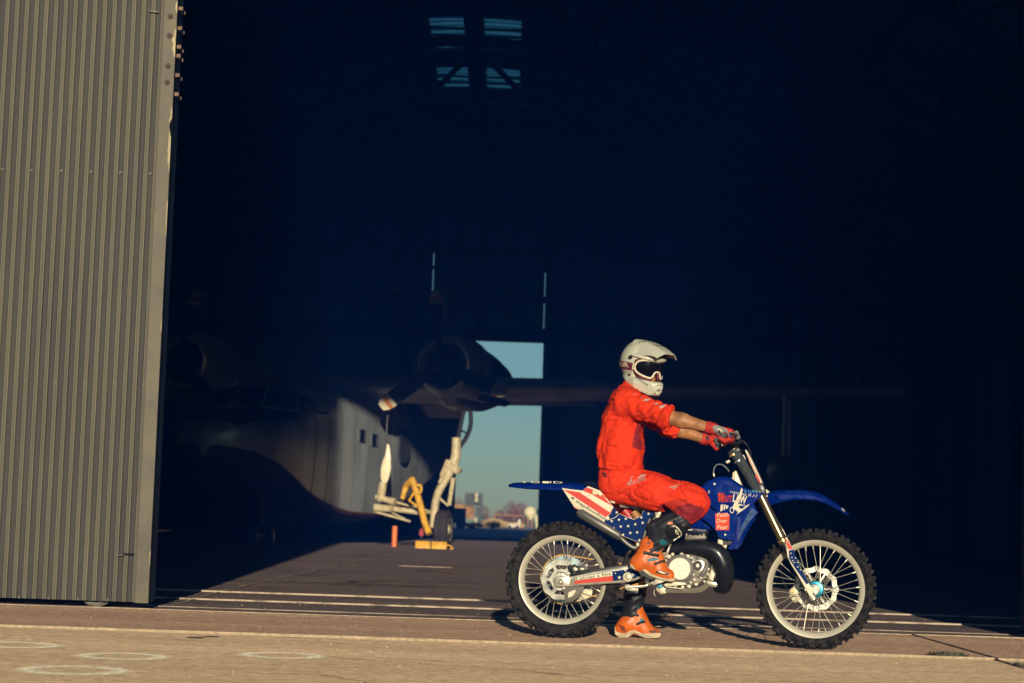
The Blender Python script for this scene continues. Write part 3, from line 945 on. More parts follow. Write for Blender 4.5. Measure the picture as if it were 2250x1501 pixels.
for px, w, h, Y, lb in ((1082, .62, .22, 150, 'dark low scrub mound in shadow below the straw bank'), (1040, .8, .18, 140, 'dark low scrub at the foot of the cages')):
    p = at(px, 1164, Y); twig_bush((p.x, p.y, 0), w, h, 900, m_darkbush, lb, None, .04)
bm = B()
for i in range(5000):
    p = far(random.uniform(1058, 1150), 1160, random.uniform(-1, 3)); h = random.uniform(.08, .26) + .42 * math.exp(-((p.x - far(1086, 1160).x) / .9) ** 2)
    z = random.random() * h; s = Vector((.025, 0, 0)); d = Vector((random.uniform(-.1, .1), random.uniform(-.1, .1), .22))
    q = Vector((p.x, p.y, z)); bm.faces.new([bm.verts.new(v) for v in (q - s, q + s, q + d)])
o = obj('dry_grass', bm, m_straw, None, None); tag(o, 'bank of dry straw-coloured grass behind the hangar', 'grass', kind='stuff')

# ================================================================== THE FLYING BOAT
m_hull = mat('grey_blue_hull_paint', (.52, .57, .57), .45, .50, var=.25, vscale=1.2, bump=.12, bscale=3, stretch=(1, 1, .25))
m_hullbot = mat('red_brown_hull_bottom', (.13, .055, .035), .7, var=.3, vscale=3)
m_boot = mat('dark_keel_paint', (.035, .04, .05), .6, var=.3, vscale=3)
m_alu = mat('dull_wing_metal', (.74, .66, .56), .42, .45, var=.2, vscale=1.5, bump=.08, bscale=4)
m_cowl = mat('bare_cowl_metal', (.88, .74, .60), .38, .45, var=.3, vscale=2.5, bump=.1, bscale=5)
m_prop = mat('black_propeller_paint', (.012, .013, .016), .5)
m_wtip = mat('white_tip_paint', (.72, .66, .48), .5)
m_otip = mat('orange_tip_paint', (.62, .20, .05), .5)
m_gear = mat('cream_gear_paint', (.52, .44, .27), .5, var=.25, vscale=9, bump=.1, bscale=30)
m_geardoor = mat('white_gear_door', (.74, .68, .46), .35, var=.08, vscale=3)
m_rubber = mat('aircraft_tyre_rubber', (.030, .026, .026), .8, var=.3, vscale=10)
m_pane = mat('dark_cockpit_glass', (.008, .012, .018), .12, spec=.6)
m_frame = mat('window_frame_grey', (.62, .66, .66), .4, .6)
m_orange = mat('safety_orange_plastic', (.80, .20, .05), .5)
m_yellow = mat('safety_yellow_paint', (.70, .38, .035), .5, var=.2, vscale=9, bump=.1, bscale=40)
m_dkmetal = mat('oily_dark_metal', (.03, .03, .033), .5, .4)
PSI = math.radians(15)
AF = Vector((-math.sin(PSI), -math.cos(PSI), 0)); AP = Vector((math.cos(PSI), -math.sin(PSI), 0))
hub = at(967, 800, 44.6)
ES = 3.2                                        # half the distance between the engines
O3 = hub - AP * ES; O3.z = 0
plane_root = empty('flying_boat', O3); plane_root.rotation_euler = (0, 0, 0)
tag(plane_root, 'twin-propeller grey flying boat parked inside the dark hangar', 'airplane')
def W(a, b2, z): return AF * a + AP * b2 + Vector((0, 0, z))       # forward, port, up (relative to the root)
HZ = hub.z
def pp(name, geo, m, smooth=40, parent=None, label=None): return obj(name, geo, m, parent or plane_root, smooth, label)
def at_b(px, py, b2):
    """Local (a, z) where the pixel's ray meets the vertical plane at spanwise offset b2."""
    d = ray(px, py); o = CAM - O3
    t = (b2 - o.dot(AP)) / d.dot(AP); p = o + d * t
    return p.dot(AF), p.z
# hull: stations along a; (a, keel z, chine z, chine half width, side half width, shoulder z, top z, top half width)
ST = [(5.55, 1.75, 1.95, .12, .22, 2.15, 2.30, .10),
      (5.35, 1.35, 1.92, .55, .66, 2.30, 2.52, .35),
      (4.9, 1.02, 1.84, .86, .98, 2.40, 2.66, .50),
      (4.2, .82, 1.66, 1.06, 1.18, 2.45, 2.74, .60),
      (3.4, .66, 1.36, 1.16, 1.26, 2.50, 2.84, .70),
      (2.9, .58, 1.16, 1.19, 1.28, 2.62, 3.30, .72),
      (2.2, .52, .98, 1.21, 1.28, 2.75, 3.52, .74),
      (1.2, .48, .82, 1.22, 1.28, 2.85, 3.62, .74),
      (0, .45, .72, 1.22, 1.27, 2.9, 3.66, .74),
      (-1.6, .45, .70, 1.20, 1.26, 2.95, 3.70, .74),
      (-3.2, .47, .74, 1.14, 1.22, 2.95, 3.70, .72),
      (-4.5, .85, 1.10, 1.02, 1.12, 2.95, 3.66, .68),
      (-6.5, 1.25, 1.45, .78, .92, 2.95, 3.56, .55),
      (-9.0, 1.75, 1.90, .45, .62, 2.95, 3.45, .38),
      (-11.5, 2.2, 2.32, .16, .34, 2.95, 3.35, .2),
      (-12.4, 2.5, 2.55, .05, .1, 2.95, 3.2, .06)]
def hull_ring(s):
    a, kz, cz, cw, sw, shz, tz, tw = s
    half = [(0, kz), (cw * .5, kz + (cz - kz) * .42), (cw * .985, cz - .04), (cw, cz), (cw * 1.01 + (sw - cw) * .4, cz + (shz - cz) * .28), (sw, cz + (shz - cz) * .68),
            (sw * .985, shz), (sw * .93, shz + (tz - shz) * .35), (tw + (sw - tw) * .35, shz + (tz - shz) * .78), (tw * .55, tz - .02), (0, tz)]
    return [W(a, b2, z) for b2, z in half] + [W(a, -b2, z) for b2, z in half[-2:0:-1]]
def dense(S, n=4):
    out = []
    A = np.array(S)
    for i in range(len(S) - 1):
        for k in range(n): out.append(tuple(A[i] + (A[i + 1] - A[i]) * k / n))
    out.append(S[-1]); return out
hb = loft([hull_ring(s) for s in dense(ST, 3)])
me_h = bpy.data.meshes.new('fuselage'); hb.to_mesh(me_h); hb.free()
for m_ in (m_hull, m_hullbot, m_boot): me_h.materials.append(m_)
nr = len(hull_ring(ST[0]))
for p in me_h.polygons:
    vi = [v % nr for v in p.vertices]
    lo = min(min(v, nr - v) for v in vi); hi_ = max(min(v, nr - v) for v in vi)
    p.material_index = 2 if hi_ <= 2 else (1 if hi_ <= 3 else 0)
fus = pp('fuselage', me_h, None, 32)
# panel seams round the hull
for aa in (2.55, 1.75, .9, 0.05, -.9, -1.9, -3.0):
    A_ = np.array(ST)[::-1]; q = [np.interp(aa, A_[:, 0], A_[:, k]) for k in range(8)]
    rg = hull_ring(q)
    ctr_ = W(aa, 0, 2.2)
    pp('panel_seam', tubem([v + (v - ctr_).normalized() * .002 for v in rg[3:10]], .009, 5), m_boot)
# chine stripe
for s in (-1, 1):
    tube_pts = [W(q[0], s * (q[3] + .012), q[2] + .02) for q in dense(ST[:12], 3)]
    pp('chine_rail', tubem(tube_pts, .035, 6), m_hullbot)
# nose anti-glare deck ahead of the windscreen
secs = []
for q in dense(ST[1:6], 3):
    a, kz, cz, cw, sw, shz, tz, tw = q
    secs.append([W(a, b2, z + .008) for b2, z in ((sw * .90, shz + (tz - shz) * .42), (tw + (sw - tw) * .35, shz + (tz - shz) * .80), (tw * .55, tz - .018), (0, tz), (-tw * .55, tz - .018), (-tw - (sw - tw) * .35, shz + (tz - shz) * .80), (-sw * .90, shz + (tz - shz) * .42))])
pp('nose_deck', loft(secs, close_ring=False), m_boot)
# windscreen: panes set in the step, each with its frame
def quad_pane(c, name='window', inset=.035, out=.03, m=None):
    """c: 4 local corners; builds a frame slab with a pane in it."""
    c = [Vector(v) for v in c]; n = (c[1] - c[0]).cross(c[3] - c[0]).normalized()
    ctr = sum(c, Vector()) / 4
    if n.dot(ctr - W(0, 0, 2.4)) < 0: n = -n
    fr = B()
    inner = [v + (ctr - v).normalized() * inset * 1.4 for v in c]
    o_ = [fr.verts.new(v + n * out) for v in c]; i_ = [fr.verts.new(v + n * out) for v in inner]
    ob = [fr.verts.new(v - n * .05) for v in c]; ib = [fr.verts.new(v - n * .01) for v in inner]
    for k in range(4):
        j = (k + 1) % 4
        fr.faces.new((o_[k], o_[j], i_[j], i_[k])); fr.faces.new((o_[k], ob[k], ob[j], o_[j])); fr.faces.new((i_[k], i_[j], ib[j], ib[k]))
    bmesh.ops.recalc_face_normals(fr, faces=fr.faces)
    f = pp(name, fr, m or m_frame, None)
    g = B(); g.faces.new([g.verts.new(v + n * (out - .02)) for v in inner]); pp('pane', g, m_pane, None, f)
def ws(px0, px1, yb0, yb1, yt0, yt1): pass
wsb = [(3.26, -1.10, 2.82), (3.46, -.36, 2.88), (3.46, .36, 2.88), (3.26, 1.10, 2.82), (2.35, 1.26, 2.80), (1.80, 1.28, 2.80)]
wst = [(2.92, -.92, 3.26), (3.02, -.30, 3.38), (3.02, .30, 3.38), (2.92, .92, 3.26), (2.25, 1.02, 3.22), (1.80, 1.04, 3.20)]
for i in range(5):
    quad_pane([W(*wsb[i]), W(*wsb[i + 1]), W(*wst[i + 1]), W(*wst[i])], 'windscreen')
quad_pane([W(*wsb[0]), W(2.35, -1.26, 2.80), W(2.25, -1.02, 3.22), W(*wst[0])], 'windscreen')
# cabin side windows
def side_window(px0, py0, px1, py1):
    b2 = 1.275
    a0, z1 = at_b(px0, py0, b2); a1, z0 = at_b(px1, py1, b2)
    fr = B()
    quad_pane([W(a0, b2, z0), W(a1, b2, z0), W(a1, b2, z1), W(a0, b2, z1)], 'window', .018, .02, m_boot)
side_window(790, 943, 802, 973)
side_window(817, 953, 828, 982)
# round-topped cargo hatch
a0, z0 = at_b(873, 1000, 1.25)
ring = []
for k in range(20):
    t = 2 * math.pi * k / 20
    ring.append(W(a0 - .45 + .45 * math.cos(t), 1.27, z0 + .22 + .40 * math.sin(t)))
pp('hatch', prism(ring, AP, .03), m_boot, 40)
pp('hatch_rim', tubem(ring + [ring[0]], .018, 6, caps=False), m_boot)
# roof antennas
pp('antenna', tubem([W(1.4, .15, 3.58), W(1.3, .15, 3.95)], [.03, .015], 6), m_hull)
pp('antenna', tubem([W(2.4, -.6, 3.3), W(2.4, -.7, 3.62)], [.03, .02], 6), m_hull)
# wing
def airfoil(a_le, chord, zc, th, b2, n=18):
    up_, lo_ = [], []
    for i in range(n + 1):
        x = .5 * (1 - math.cos(math.pi * i / n))
        t = 5 * th * (.2969 * math.sqrt(x) - .126 * x - .3516 * x * x + .2843 * x ** 3 - .1036 * x ** 4)
        cm = .02 * 4 * x * (1 - x)
        up_.append(W(a_le - x * chord, b2, zc + (cm + t) * chord)); lo_.append(W(a_le - x * chord, b2, zc + (cm - t) * chord))
    return up_ + lo_[-2:0:-1]
WZ = 3.62
tipb = ES + 10.2
pp('wing', loft([airfoil(-1.2 - .035 * abs(b2), 3.9 - .13 * abs(b2), WZ + .012 * abs(b2), .19 - .004 * abs(b2), b2) for b2 in np.linspace(-tipb, tipb, 31)]), m_alu, 40)
pp('wing_flap', loft([[W(-4.2, b2, WZ - .06), W(-4.2, b2, WZ - .20), W(-5.1, b2, WZ - .44), W(-5.1, b2, WZ - .40)] for b2 in (1.4, ES - .9)]), m_alu, None)
# nacelles, cowls, engines, propellers
def engine(s, angs):
    cb = s * ES
    def R(prof, b0=cb, z0=HZ, n=32, sy=1.0):
        return loft([[W(a, b0 + r * math.cos(t), z0 + dz + r * sy * math.sin(t)) for t in np.linspace(0, 2 * math.pi, n, endpoint=False)] for a, r, dz in prof])
    # cowl ring: outer skin curling into the mouth
    cw = R([(-.55, .50, 0), (-.42, .50, 0), (-.30, .515, 0), (-.24, .56, 0), (-.26, .61, 0), (-.36, .66, 0), (-.60, .72, 0), (-1.1, .775, -.01), (-1.6, .775, -.02), (-1.6, .70, -.02)], n=40)
    for f in [f for f in cw.faces if len(f.verts) > 6]: cw.faces.remove(f)
    pp('engine_cowl', cw, m_cowl, 40)
    pp('nacelle', R([(-1.55, .70, -.02), (-2.2, .74, -.08), (-3.2, .72, -.16), (-4.4, .55, -.14), (-5.6, .25, -.06), (-6.0, .06, -.02)], sy=1.0), m_boot if s > 0 else m_hull, 40)
    e = pp('engine', R([(-.62, .56, 0), (-.60, .2, 0), (-.50, .22, 0), (-.30, .20, 0), (-.20, .12, 0), (-.18, .01, 0)]), m_dkmetal, 40)
    for k in range(9):
        t = 2 * math.pi * k / 9
        dr = Vector(W(0, math.cos(t), math.sin(t)))
        pp('cylinder', tubem([W(-.5, cb, HZ) + dr * .2, W(-.5, cb, HZ) + dr * .47], [.085, .10], 10), m_dkmetal, 40, e)
    # chin scoop, exhaust collector lump
    pp('oil_scoop', loft([[W(a, cb + x * w, HZ + z) for x, z in ((-1, -.58), (-.9, -.80 - d), (-.4, -.92 - d), (.4, -.92 - d), (.9, -.80 - d), (1, -.58))] for a, w, d in ((-.75, .26, -.1), (-.85, .30, 0), (-1.5, .34, .06), (-2.3, .30, .0), (-2.9, .1, -.25))]), m_cowl, 40)
    pp('exhaust', tubem(smoothpath([W(-1.5, cb + .55, HZ - .55), W(-1.75, cb + .85, HZ - .62), W(-2.2, cb + .95, HZ - .66)], 5), lerps([.16, .19, .15], 11), 12), m_dkmetal, 40)
    pr = pp('propeller', R([(.10, .01, 0), (.08, .10, 0), (0, .15, 0), (-.10, .16, 0), (-.22, .12, 0)], n=20), m_dkmetal, 40)
    for an in angs:
        an = math.radians(an); d = Vector(W(0, math.sin(an), math.cos(an))); q = Vector(W(0, math.cos(an), -math.sin(an))); fwd = W(1, 0, 0)
        secs = []; L0 = 1.68
        prof = [(.08, .06, .06, 70), (.28, .07, .06, 60), (.5, .15, .035, 42), (.8, .185, .028, 30), (1.15, .185, .022, 22), (1.45, .17, .018, 17), (1.62, .14, .014, 15), (1.675, .08, .010, 15)]
        for r, w, th, tw in prof:
            t = math.radians(tw); cx = (q * math.cos(t) + fwd * math.sin(t)); nx = (fwd * math.cos(t) - q * math.sin(t))
            c = W(0, cb, HZ) + d * r
            secs.append([c + cx * w, c + cx * w * .4 + nx * th, c - cx * w * .5 + nx * th * .8, c - cx * w, c - cx * w * .5 - nx * th * .5, c + cx * w * .4 - nx * th * .5])
        bl = pp('blade', loft(secs), m_prop, 40, pr)
        def band(r0, r1, m_, nm):
            ss = []
            for r in np.linspace(r0, r1, 4):
                w, th, tw = (np.interp(r, [p_[0] for p_ in prof], [p_[k] for p_ in prof]) for k in (1, 2, 3))
                w *= 1.04; th = th * 1.1 + .004; t = math.radians(tw)
                cx = (q * math.cos(t) + fwd * math.sin(t)); nx = (fwd * math.cos(t) - q * math.sin(t)); c = W(0, cb, HZ) + d * r
                ss.append([c + cx * w, c + cx * w * .4 + nx * th, c - cx * w * .5 + nx * th * .8, c - cx * w, c - cx * w * .5 - nx * th * .5, c + cx * w * .4 - nx * th * .5])
            pp(nm, loft(ss), m_, 40, pr)
        band(1.36, 1.45, m_wtip, 'tip_band'); band(1.45, 1.54, m_otip, 'tip_band'); band(1.54, 1.685, m_wtip, 'tip_band')
engine(1, (-6, 112, 234))
engine(-1, (14, 134, 254))
# tail
pp('tail_fin', loft([[W(a0 , .10, z), W(a0 - .8, .14, z), W(a1, .02, z), W(a1, -.02, z), W(a0 - .8, -.14, z), W(a0, -.10, z)] for z, a0, a1 in ((3.2, -8.6, -12.6), (4.2, -9.6, -12.7), (6.0, -10.4, -12.6), (7.2, -10.9, -12.4))]), m_hull, 40)
pp('tailplane', loft([[W(-10.2 - abs(b2) * .1, b2, 3.95), W(-10.8, b2, 4.03), W(-12.4, b2, 3.96), W(-10.8, b2, 3.87)] for b2 in (-4.4, 0, 4.4)]), m_hull, 40)
# wing float on its struts
fb = ES + 7.55
fa, fz = -1.9, 0
pz = lambda py: at_b(1725, py, fb)[1]
fr = []
zc_ = (pz(1000) + pz(1082)) / 2; hh = (pz(1000) - pz(1082)) / 2
for a, k in ((1.6, .05), (1.45, .45), (1.0, .8), (.2, 1.0), (-.8, .95), (-1.8, .6), (-2.4, .15)):
    fr.append([W(fa + a, fb + k * .34 * math.cos(t), zc_ + hh * k * math.sin(t) + (1 - k) * .12) for t in np.linspace(0, 2 * math.pi, 14, endpoint=False)])
fl = pp('wing_float', loft(fr), m_hull, 40)
pp('float_strut', tubem([W(fa + .3, fb, zc_ + hh * .8), W(fa + .3, fb, WZ + .05)], .05, 8, flat=(AF, 1.0)), m_hull)
pp('float_strut', tubem([W(fa - .8, fb, zc_ + hh * .8), W(fa - .6, fb, WZ + .05)], .05, 8), m_hull)
# port main landing gear
def G(px, py, dy=0.0):
    """A point on the gear, at the gear's own depth (relative to the root)."""
    return at(px, py, 44.45 + dy) - O3
gear = pp('landing_gear', tubem(smoothpath([G(1003, 962), G(1001, 1005), G(990, 1030), G(978, 1055), G(962, 1085), G(955, 1120), G(952, 1160)], 4), lerps([.10, .11, .13, .095, .085, .09, .085], 25), 14), m_gear, 40)
pp('upper_fork', tubem(smoothpath([G(1019, 903, .1), G(1013, 930, .1), G(1005, 972, .1)], 4), .05, 8), m_dkmetal, 40, gear)
pp('upper_fork', tubem(smoothpath([G(1034, 903, .3), G(1034, 935, .3), G(1024, 962, .2), G(1008, 985, .1)], 4), .05, 8), m_dkmetal, 40, gear)
pp('gear_rod', tubem([G(1012, 945, 0), G(1026, 952, .2)], .02, 6), m_dkmetal, 40, gear)
for q0, q1, r in (((988, 1012), (966, 1062), .045), ((982, 1010), (968, 1045), .022), ((996, 1050), (987, 1110), .05), ((966, 1095), (985, 1112), .025)):
    pp('gear_rod', tubem([G(*q0, -.1), G(*q1, -.1)], r, 8), m_gear, 40, gear)
pp('shock_collar', tubem([G(1003, 1022), G(994, 1036)], [.17, .16], 14), m_gear, 40, gear)
pp('hook', tubem(smoothpath([G(1003, 1022), G(1010, 1034), G(1015, 1037)], 4), .02, 6), m_dkmetal, 40, gear)
for q0, q1, r0, r1 in (((826, 1092), (868, 1103), .06, .085), ((868, 1103), (940, 1122), .025, .025), ((824, 1116), (862, 1118), .10, .075), ((862, 1118), (934, 1128), .065, .06), ((822, 1124), (902, 1146), .03, .028), ((855, 1124), (890, 1140), .018, .018), ((934, 1126), (956, 1124), .04, .05)):
    pp('side_link', tubem([G(*q0, .25), G(*q1, .1)], [r0, r1], 10), m_gear, 40, gear)
gd = [G(*q, .15) for q in ((845, 1000), (840, 1012), (836, 1028), (835, 1048), (838, 1062), (848, 1062), (853, 1050), (857, 1030), (857, 1005), (855, 985), (852, 974), (849, 976))]
bm = prism(gd, (AP + AF).normalized(), .05); bevel_all(bm, .018, 2, 20); pp('gear_door', bm, m_geardoor, 40, gear)
pp('door_arm', tubem([G(842, 1060, .2), G(838, 1085, .2), G(834, 1100, .25)], [.09, .10, .07], 10), m_gear, 40, gear)
pp('hose', tubem(smoothpath([G(852, 912, .2), G(850, 940, .2), G(849, 975, .15)], 4), .018, 6), m_dkmetal, 40, gear)
# wheel: tyre, hub
wc = G(974, 1163); wr = wc.z - .014
ax = (AP * 1.0 + AF * -.12).normalized()
def wheel_ring(prof, n=36):
    e1 = Vector((0, 0, 1)); e2 = ax.cross(e1).normalized()
    return loft([[wc + ax * h + (e1 * math.cos(t) + e2 * math.sin(t)) * r for t in np.linspace(0, 2 * math.pi, n, endpoint=False)] for r, h in prof])
whl = pp('main_wheel', wheel_ring([(.18, -.13), (.27, -.15), (.36, -.165), (.43, -.12), (wr - .005, -.06), (wr, -.05), (wr - .012, -.045), (wr - .012, -.03), (wr, -.02), (wr, .02), (wr - .012, .03), (wr - .012, .045), (wr, .05), (.43, .12), (.36, .165), (.27, .15), (.18, .13)]), m_rubber, 30, gear)
rimo = pp('wheel_hub', wheel_ring([(.02, .12), (.05, .155), (.10, .155), (.11, .11), (.20, .12), (.26, .152), (.275, .13), (.1, .05)]), m_gear, 30, gear)
# nose gear in the dark under the bow
def NG(px, py, Y=41.0): return at(px, py, Y) - O3
ng = pp('nose_gear', tubem([NG(570, 1085), NG(570, 1150)], .09, 10), m_dkmetal)
for dx in (-14, 22):
    pp('nose_wheel', tubem([NG(570 + dx - 4, 1178), NG(570 + dx + 9, 1178)], [.27, .27], 24), m_rubber, 40, ng)
    pp('nose_wheel_hub', tubem([NG(570 + dx - 6, 1178), NG(570 + dx + 11, 1178)], [.10, .10], 16), m_alu, 40, ng)
pp('nose_axle', tubem([NG(548, 1178), NG(600, 1178)], .04, 8), m_alu, 40, ng)
bm = prism([NG(*q) for q in ((595, 1095), (604, 1100), (648, 1150), (640, 1158), (612, 1130))], AP, .04); pp('nose_gear_door', bm, m_boot, None, ng)
bm = prism([NG(*q) for q in ((525, 1102), (530, 1106), (500, 1128), (494, 1122))], AP, .04); pp('nose_gear_door', bm, m_boot, None, ng)

# ------------------------------------------------------------------ ground equipment by the gear
def shifted(root): return lambda p: p - root.location
tb = empty('tow_frame', gnd(930, 1200)); tag(tb, 'yellow bent tube tow frame leaning on the landing gear', 'tow bar')
def T(px, py, Y=44.0): return at(px, py, Y) - tb.location
obj('main_tube', tubem(smoothpath([T(907, 1056, 44.2), T(918, 1090, 44.1), T(926, 1120, 44), T(934, 1150, 43.9), T(943, 1173, 43.8)], 4), .075, 12), m_yellow, tb, 40)
obj('bent_arm', tubem(smoothpath([T(907, 1055, 44.2), T(900, 1060, 44.3), T(893, 1068, 44.4), T(888, 1082, 44.4), T(884, 1096, 44.4)], 4), lerps([.08, .08, .075, .06, .05], 17), 12), m_yellow, tb, 40)
obj('brace', tubem([T(912, 1080, 44.1), T(899, 1100, 44.1), T(922, 1116, 44)], .032, 8), m_yellow, tb, 40)
obj('handle_loop', tubem(smoothpath([T(914, 1068, 44), T(922, 1066, 44), T(926, 1074, 44), T(922, 1084, 44), T(916, 1082, 44)], 4), .028, 8), m_yellow, tb, 40)
ck = empty('wheel_chock', gnd(947, 1207)); tag(ck, 'yellow wheel chock pair in front of the landing gear tyre', 'chock')
a, b2 = at(918, 1207, ck.location.y), at(990, 1188, ck.location.y)
w, h = (b2.x - a.x), .175
for i, x0 in enumerate((0, .5)):
    pr = [(-w / 2 + w * x0 + .01, -.12, 0), (-w / 2 + w * x0 + .01, .12, 0), (-w / 2 + w * x0 + .01, .05, h), (-w / 2 + w * x0 + .01, -.05, h)]
    bm = prism(pr, (1, 0, 0), w / 2 - .02); bevel_all(bm, .015, 2); obj('block', bm, m_yellow, ck, 40)
obj('tie_bar', boxm((-w / 2 + .03, .06, .04), (w / 2 - .03, .10, .075), .005), m_dkmetal, ck, None)
obj('rope', tubem(smoothpath([(w / 2 - .05, 0, .10), (w / 2 + .06, -.03, .09), (w / 2 + .12, -.04, .02), (w / 2 + .05, -.06, .02)], 5), .018, 7), m_yellow, ck, 40)
ob = empty('delineator_post', gnd(866, 1203)); tag(ob, 'orange plastic tube post standing left of the yellow tow frame', 'post')
obj('tube', lathem([(0, .012), (.058, .012), (.058, .46), (.05, .475), (0, .475)], 20, 'z'), m_orange, ob, 40)
obj('base', lathem([(0, 0), (.10, 0), (.09, .012), (0, .012)], 20, 'z'), m_dkmetal, ob, 40)
rc = empty('warning_flag', gnd(925, 1190)); tag(rc, 'small red cover hanging low behind the yellow tow frame', 'cover')
rp = at(926, 1170, rc.location.y) - rc.location
obj('cover', lathem([(0, -.10), (.06, -.10), (.075, 0), (.05, .08), (.02, .11), (0, .11)], 14, 'z', rp), mat('red_cover_cloth', (.45, .06, .06), .8), rc, 40)
obj('stem', tubem([(rp.x, rp.y, rp.z - .1), (rp.x, rp.y, 0.0)], .012, 6), m_dkmetal, rc, 40)

# ================================================================== THE MOTORCYCLE
_r0, _f0 = gnd(1235, 1402, .010), gnd(1790, 1427, .010)
BO = _r0.copy(); BU = (_f0 - _r0).normalized(); BN = Vector((BU.y, -BU.x, 0))     # BU forward, BN towards the near (right) side
if BN.y > 0: BN = -BN
BRZ = math.atan2(BU.y, BU.x)
def P(px, py, w=0.0):
    """Photograph pixel -> bike-local point (u forward, y = -w, v up) on the vertical plane w metres to the bike's right."""
    d = ray(px, py); t = (w - (CAM - BO).dot(BN)) / d.dot(BN)
    p = CAM + d * t - BO
    return Vector((p.dot(BU), -w, p.z))
S = 1 / 363.0                                   # metres per photograph pixel at the bike
bike = empty('motorcycle', BO, BRZ)
tag(bike, 'blue motocross motorcycle with flag graphics standing on the apron', 'motorcycle')
def bp(name, geo, m, smooth=38, parent=None, label=None): return obj(name, geo, m, parent or bike, smooth, label)
m_blue = mat('glossy_blue_plastic', (.001, .016, .17), .34, col2=(.014, .040, .22), ramp=(.52, .74), vscale=16, spec=.07, bump=.03, bscale=8)
m_bluelt = mat('scuffed_blue_plastic', (.035, .075, .19), .55, spec=.2, var=.5, vscale=14, stretch=(1, 1, 3))
m_bluedk = mat('dark_blue_plastic', (.004, .009, .035), .35, var=.2, vscale=8)
m_white = mat('cream_white_plastic', (.70, .64, .48), .4, col2=(.50, .44, .32), ramp=(.55, .80), vscale=24)
m_red = mat('red_decal', (.58, .026, .008), .4)
m_navy = mat('navy_star_decal', (.004, .022, .115), .5, spec=.05, var=.2, vscale=12)
m_black = mat('black_rubber_plastic', (.011, .011, .013), .45, var=.2, vscale=20)
m_tyre = mat('dusty_black_tyre', (.010, .010, .012), .8, spec=.25, col2=(.050, .042, .037), ramp=(.42, .80), vscale=28, bump=.15, bscale=60)
m_rim = mat('silver_rim', (.62, .58, .46), .38, .35, var=.08, vscale=6)
m_alloy = mat('cast_alloy', (.46, .43, .36), .42, .55, var=.22, vscale=30, bump=.15, bscale=120)
m_polish = mat('brushed_alloy', (.66, .62, .50), .30, .7, var=.15, vscale=12, stretch=(1, 1, 6))
m_spoke = mat('spoke_steel', (.52, .49, .40), .38, .5)
m_disc = mat('steel_disc', (.64, .62, .54), .28, .65, var=.2, vscale=20)
m_gold = mat('gold_chain', (.70, .42, .13), .35, .6)
m_cyan = mat('cyan_anodised_hub', (.015, .22, .34), .3, .6)
m_bronze = mat('bronze_fork_tube', (.30, .23, .12), .26, .85, var=.1, vscale=4, stretch=(1, 1, .3))
m_neop = mat('grey_fork_wrap', (.032, .042, .048), .85, var=.35, vscale=35, bump=.3, bscale=150)
m_pipe = mat('black_expansion_chamber', (.014, .016, .020), .24, .3, var=.5, vscale=6, bump=.05, bscale=20)
m_sil = mat('brushed_silencer', (.15, .145, .135), .42, .6, var=.3, vscale=10, stretch=(.3, 1, 1))
m_bolt = mat('bolt_steel', (.52, .47, .37), .35, .6)
m_tan = mat('raw_frame_alloy', (.52, .44, .30), .45, .35, var=.25, vscale=14)
m_brown = mat('brown_reservoir', (.34, .16, .05), .5)
m_redpart = mat('red_spring', (.40, .02, .02), .4)
m_teal = mat('teal_ink', (.02, .28, .42), .5)
m_ink = mat('black_ink', (.02, .022, .03), .5)

def outline(pts, w): return [P(x, y, w) for x, y in pts]
def sheet(pts, w, thick=.004, wf=None, name='panel', m=None, parent=None, cut=.02, bev=0.0, smooth=30, label=None):
    """A moulded shell: outline traced at lateral offset w, bulged by wf(u, v) metres outwards, with thickness."""
    o = outline(pts, w)
    bm = B(); f = bm.faces.new([bm.verts.new(p) for p in o])
    if wf:
        us = [p.x for p in o]; vs = [p.z for p in o]
        for ax_, lo, hi in ((0, min(us), max(us)), (2, min(vs), max(vs))):
            x = lo + cut
            while x < hi:
                no = [0, 0, 0]; no[ax_] = 1; co = [0, 0, 0]; co[ax_] = x
                bmesh.ops.bisect_plane(bm, geom=bm.verts[:] + bm.edges[:] + bm.faces[:], plane_co=co, plane_no=no)
                x += cut
        for v in bm.verts: v.co.y = -(w + wf(v.co.x, v.co.z))
    bm.normal_update()
    if sum(fc.normal.y for fc in bm.faces) > 0:
        bmesh.ops.reverse_faces(bm, faces=bm.faces)
    ex = bmesh.ops.extrude_face_region(bm, geom=bm.faces[:])
    for v in ex['geom']:
        if isinstance(v, bmesh.types.BMVert): v.co.y += thick
    bmesh.ops.recalc_face_normals(bm, faces=bm.faces)
    if bev: bevel_all(bm, bev, 2, 50)
    return bp(name, bm, m, smooth, parent, label)
def disc(c, r, w, depth, m, name, parent=None, n=24, prof=None, hole=0.0):
    """A round boss at pixel c facing the near side."""
    p = P(*c, w)
    pr = prof or [(0, 0), (r * .92, 0), (r, r * .08), (r, depth), (0, depth)]
    if hole: pr = [(hole, 0), (r * .95, 0), (r, r * .05), (r, depth), (hole, depth)]
    return bp(name, lathem(pr, n, 'y', p, closed=bool(hole)), m, 38, parent)
def pipe(pts, r, m, name, parent=None, n=10, k=5, smooth_path=True):
    q = [P(*a) for a in pts]
    if smooth_path and len(q) > 2:
        rr = lerps(r, (len(q) - 1) * k + 1) if hasattr(r, '__len__') else r
        q = smoothpath(q, k)
    else: rr = r
    return bp(name, tubem(q, rr, n), m, 45, parent)
def star_pts(cx, cy, r, rot=0.0):
    return [(cx + (r if k % 2 == 0 else r * .42) * math.sin(rot + k * math.pi / 5), cy - (r if k % 2 == 0 else r * .42) * math.cos(rot + k * math.pi / 5)) for k in range(10)]
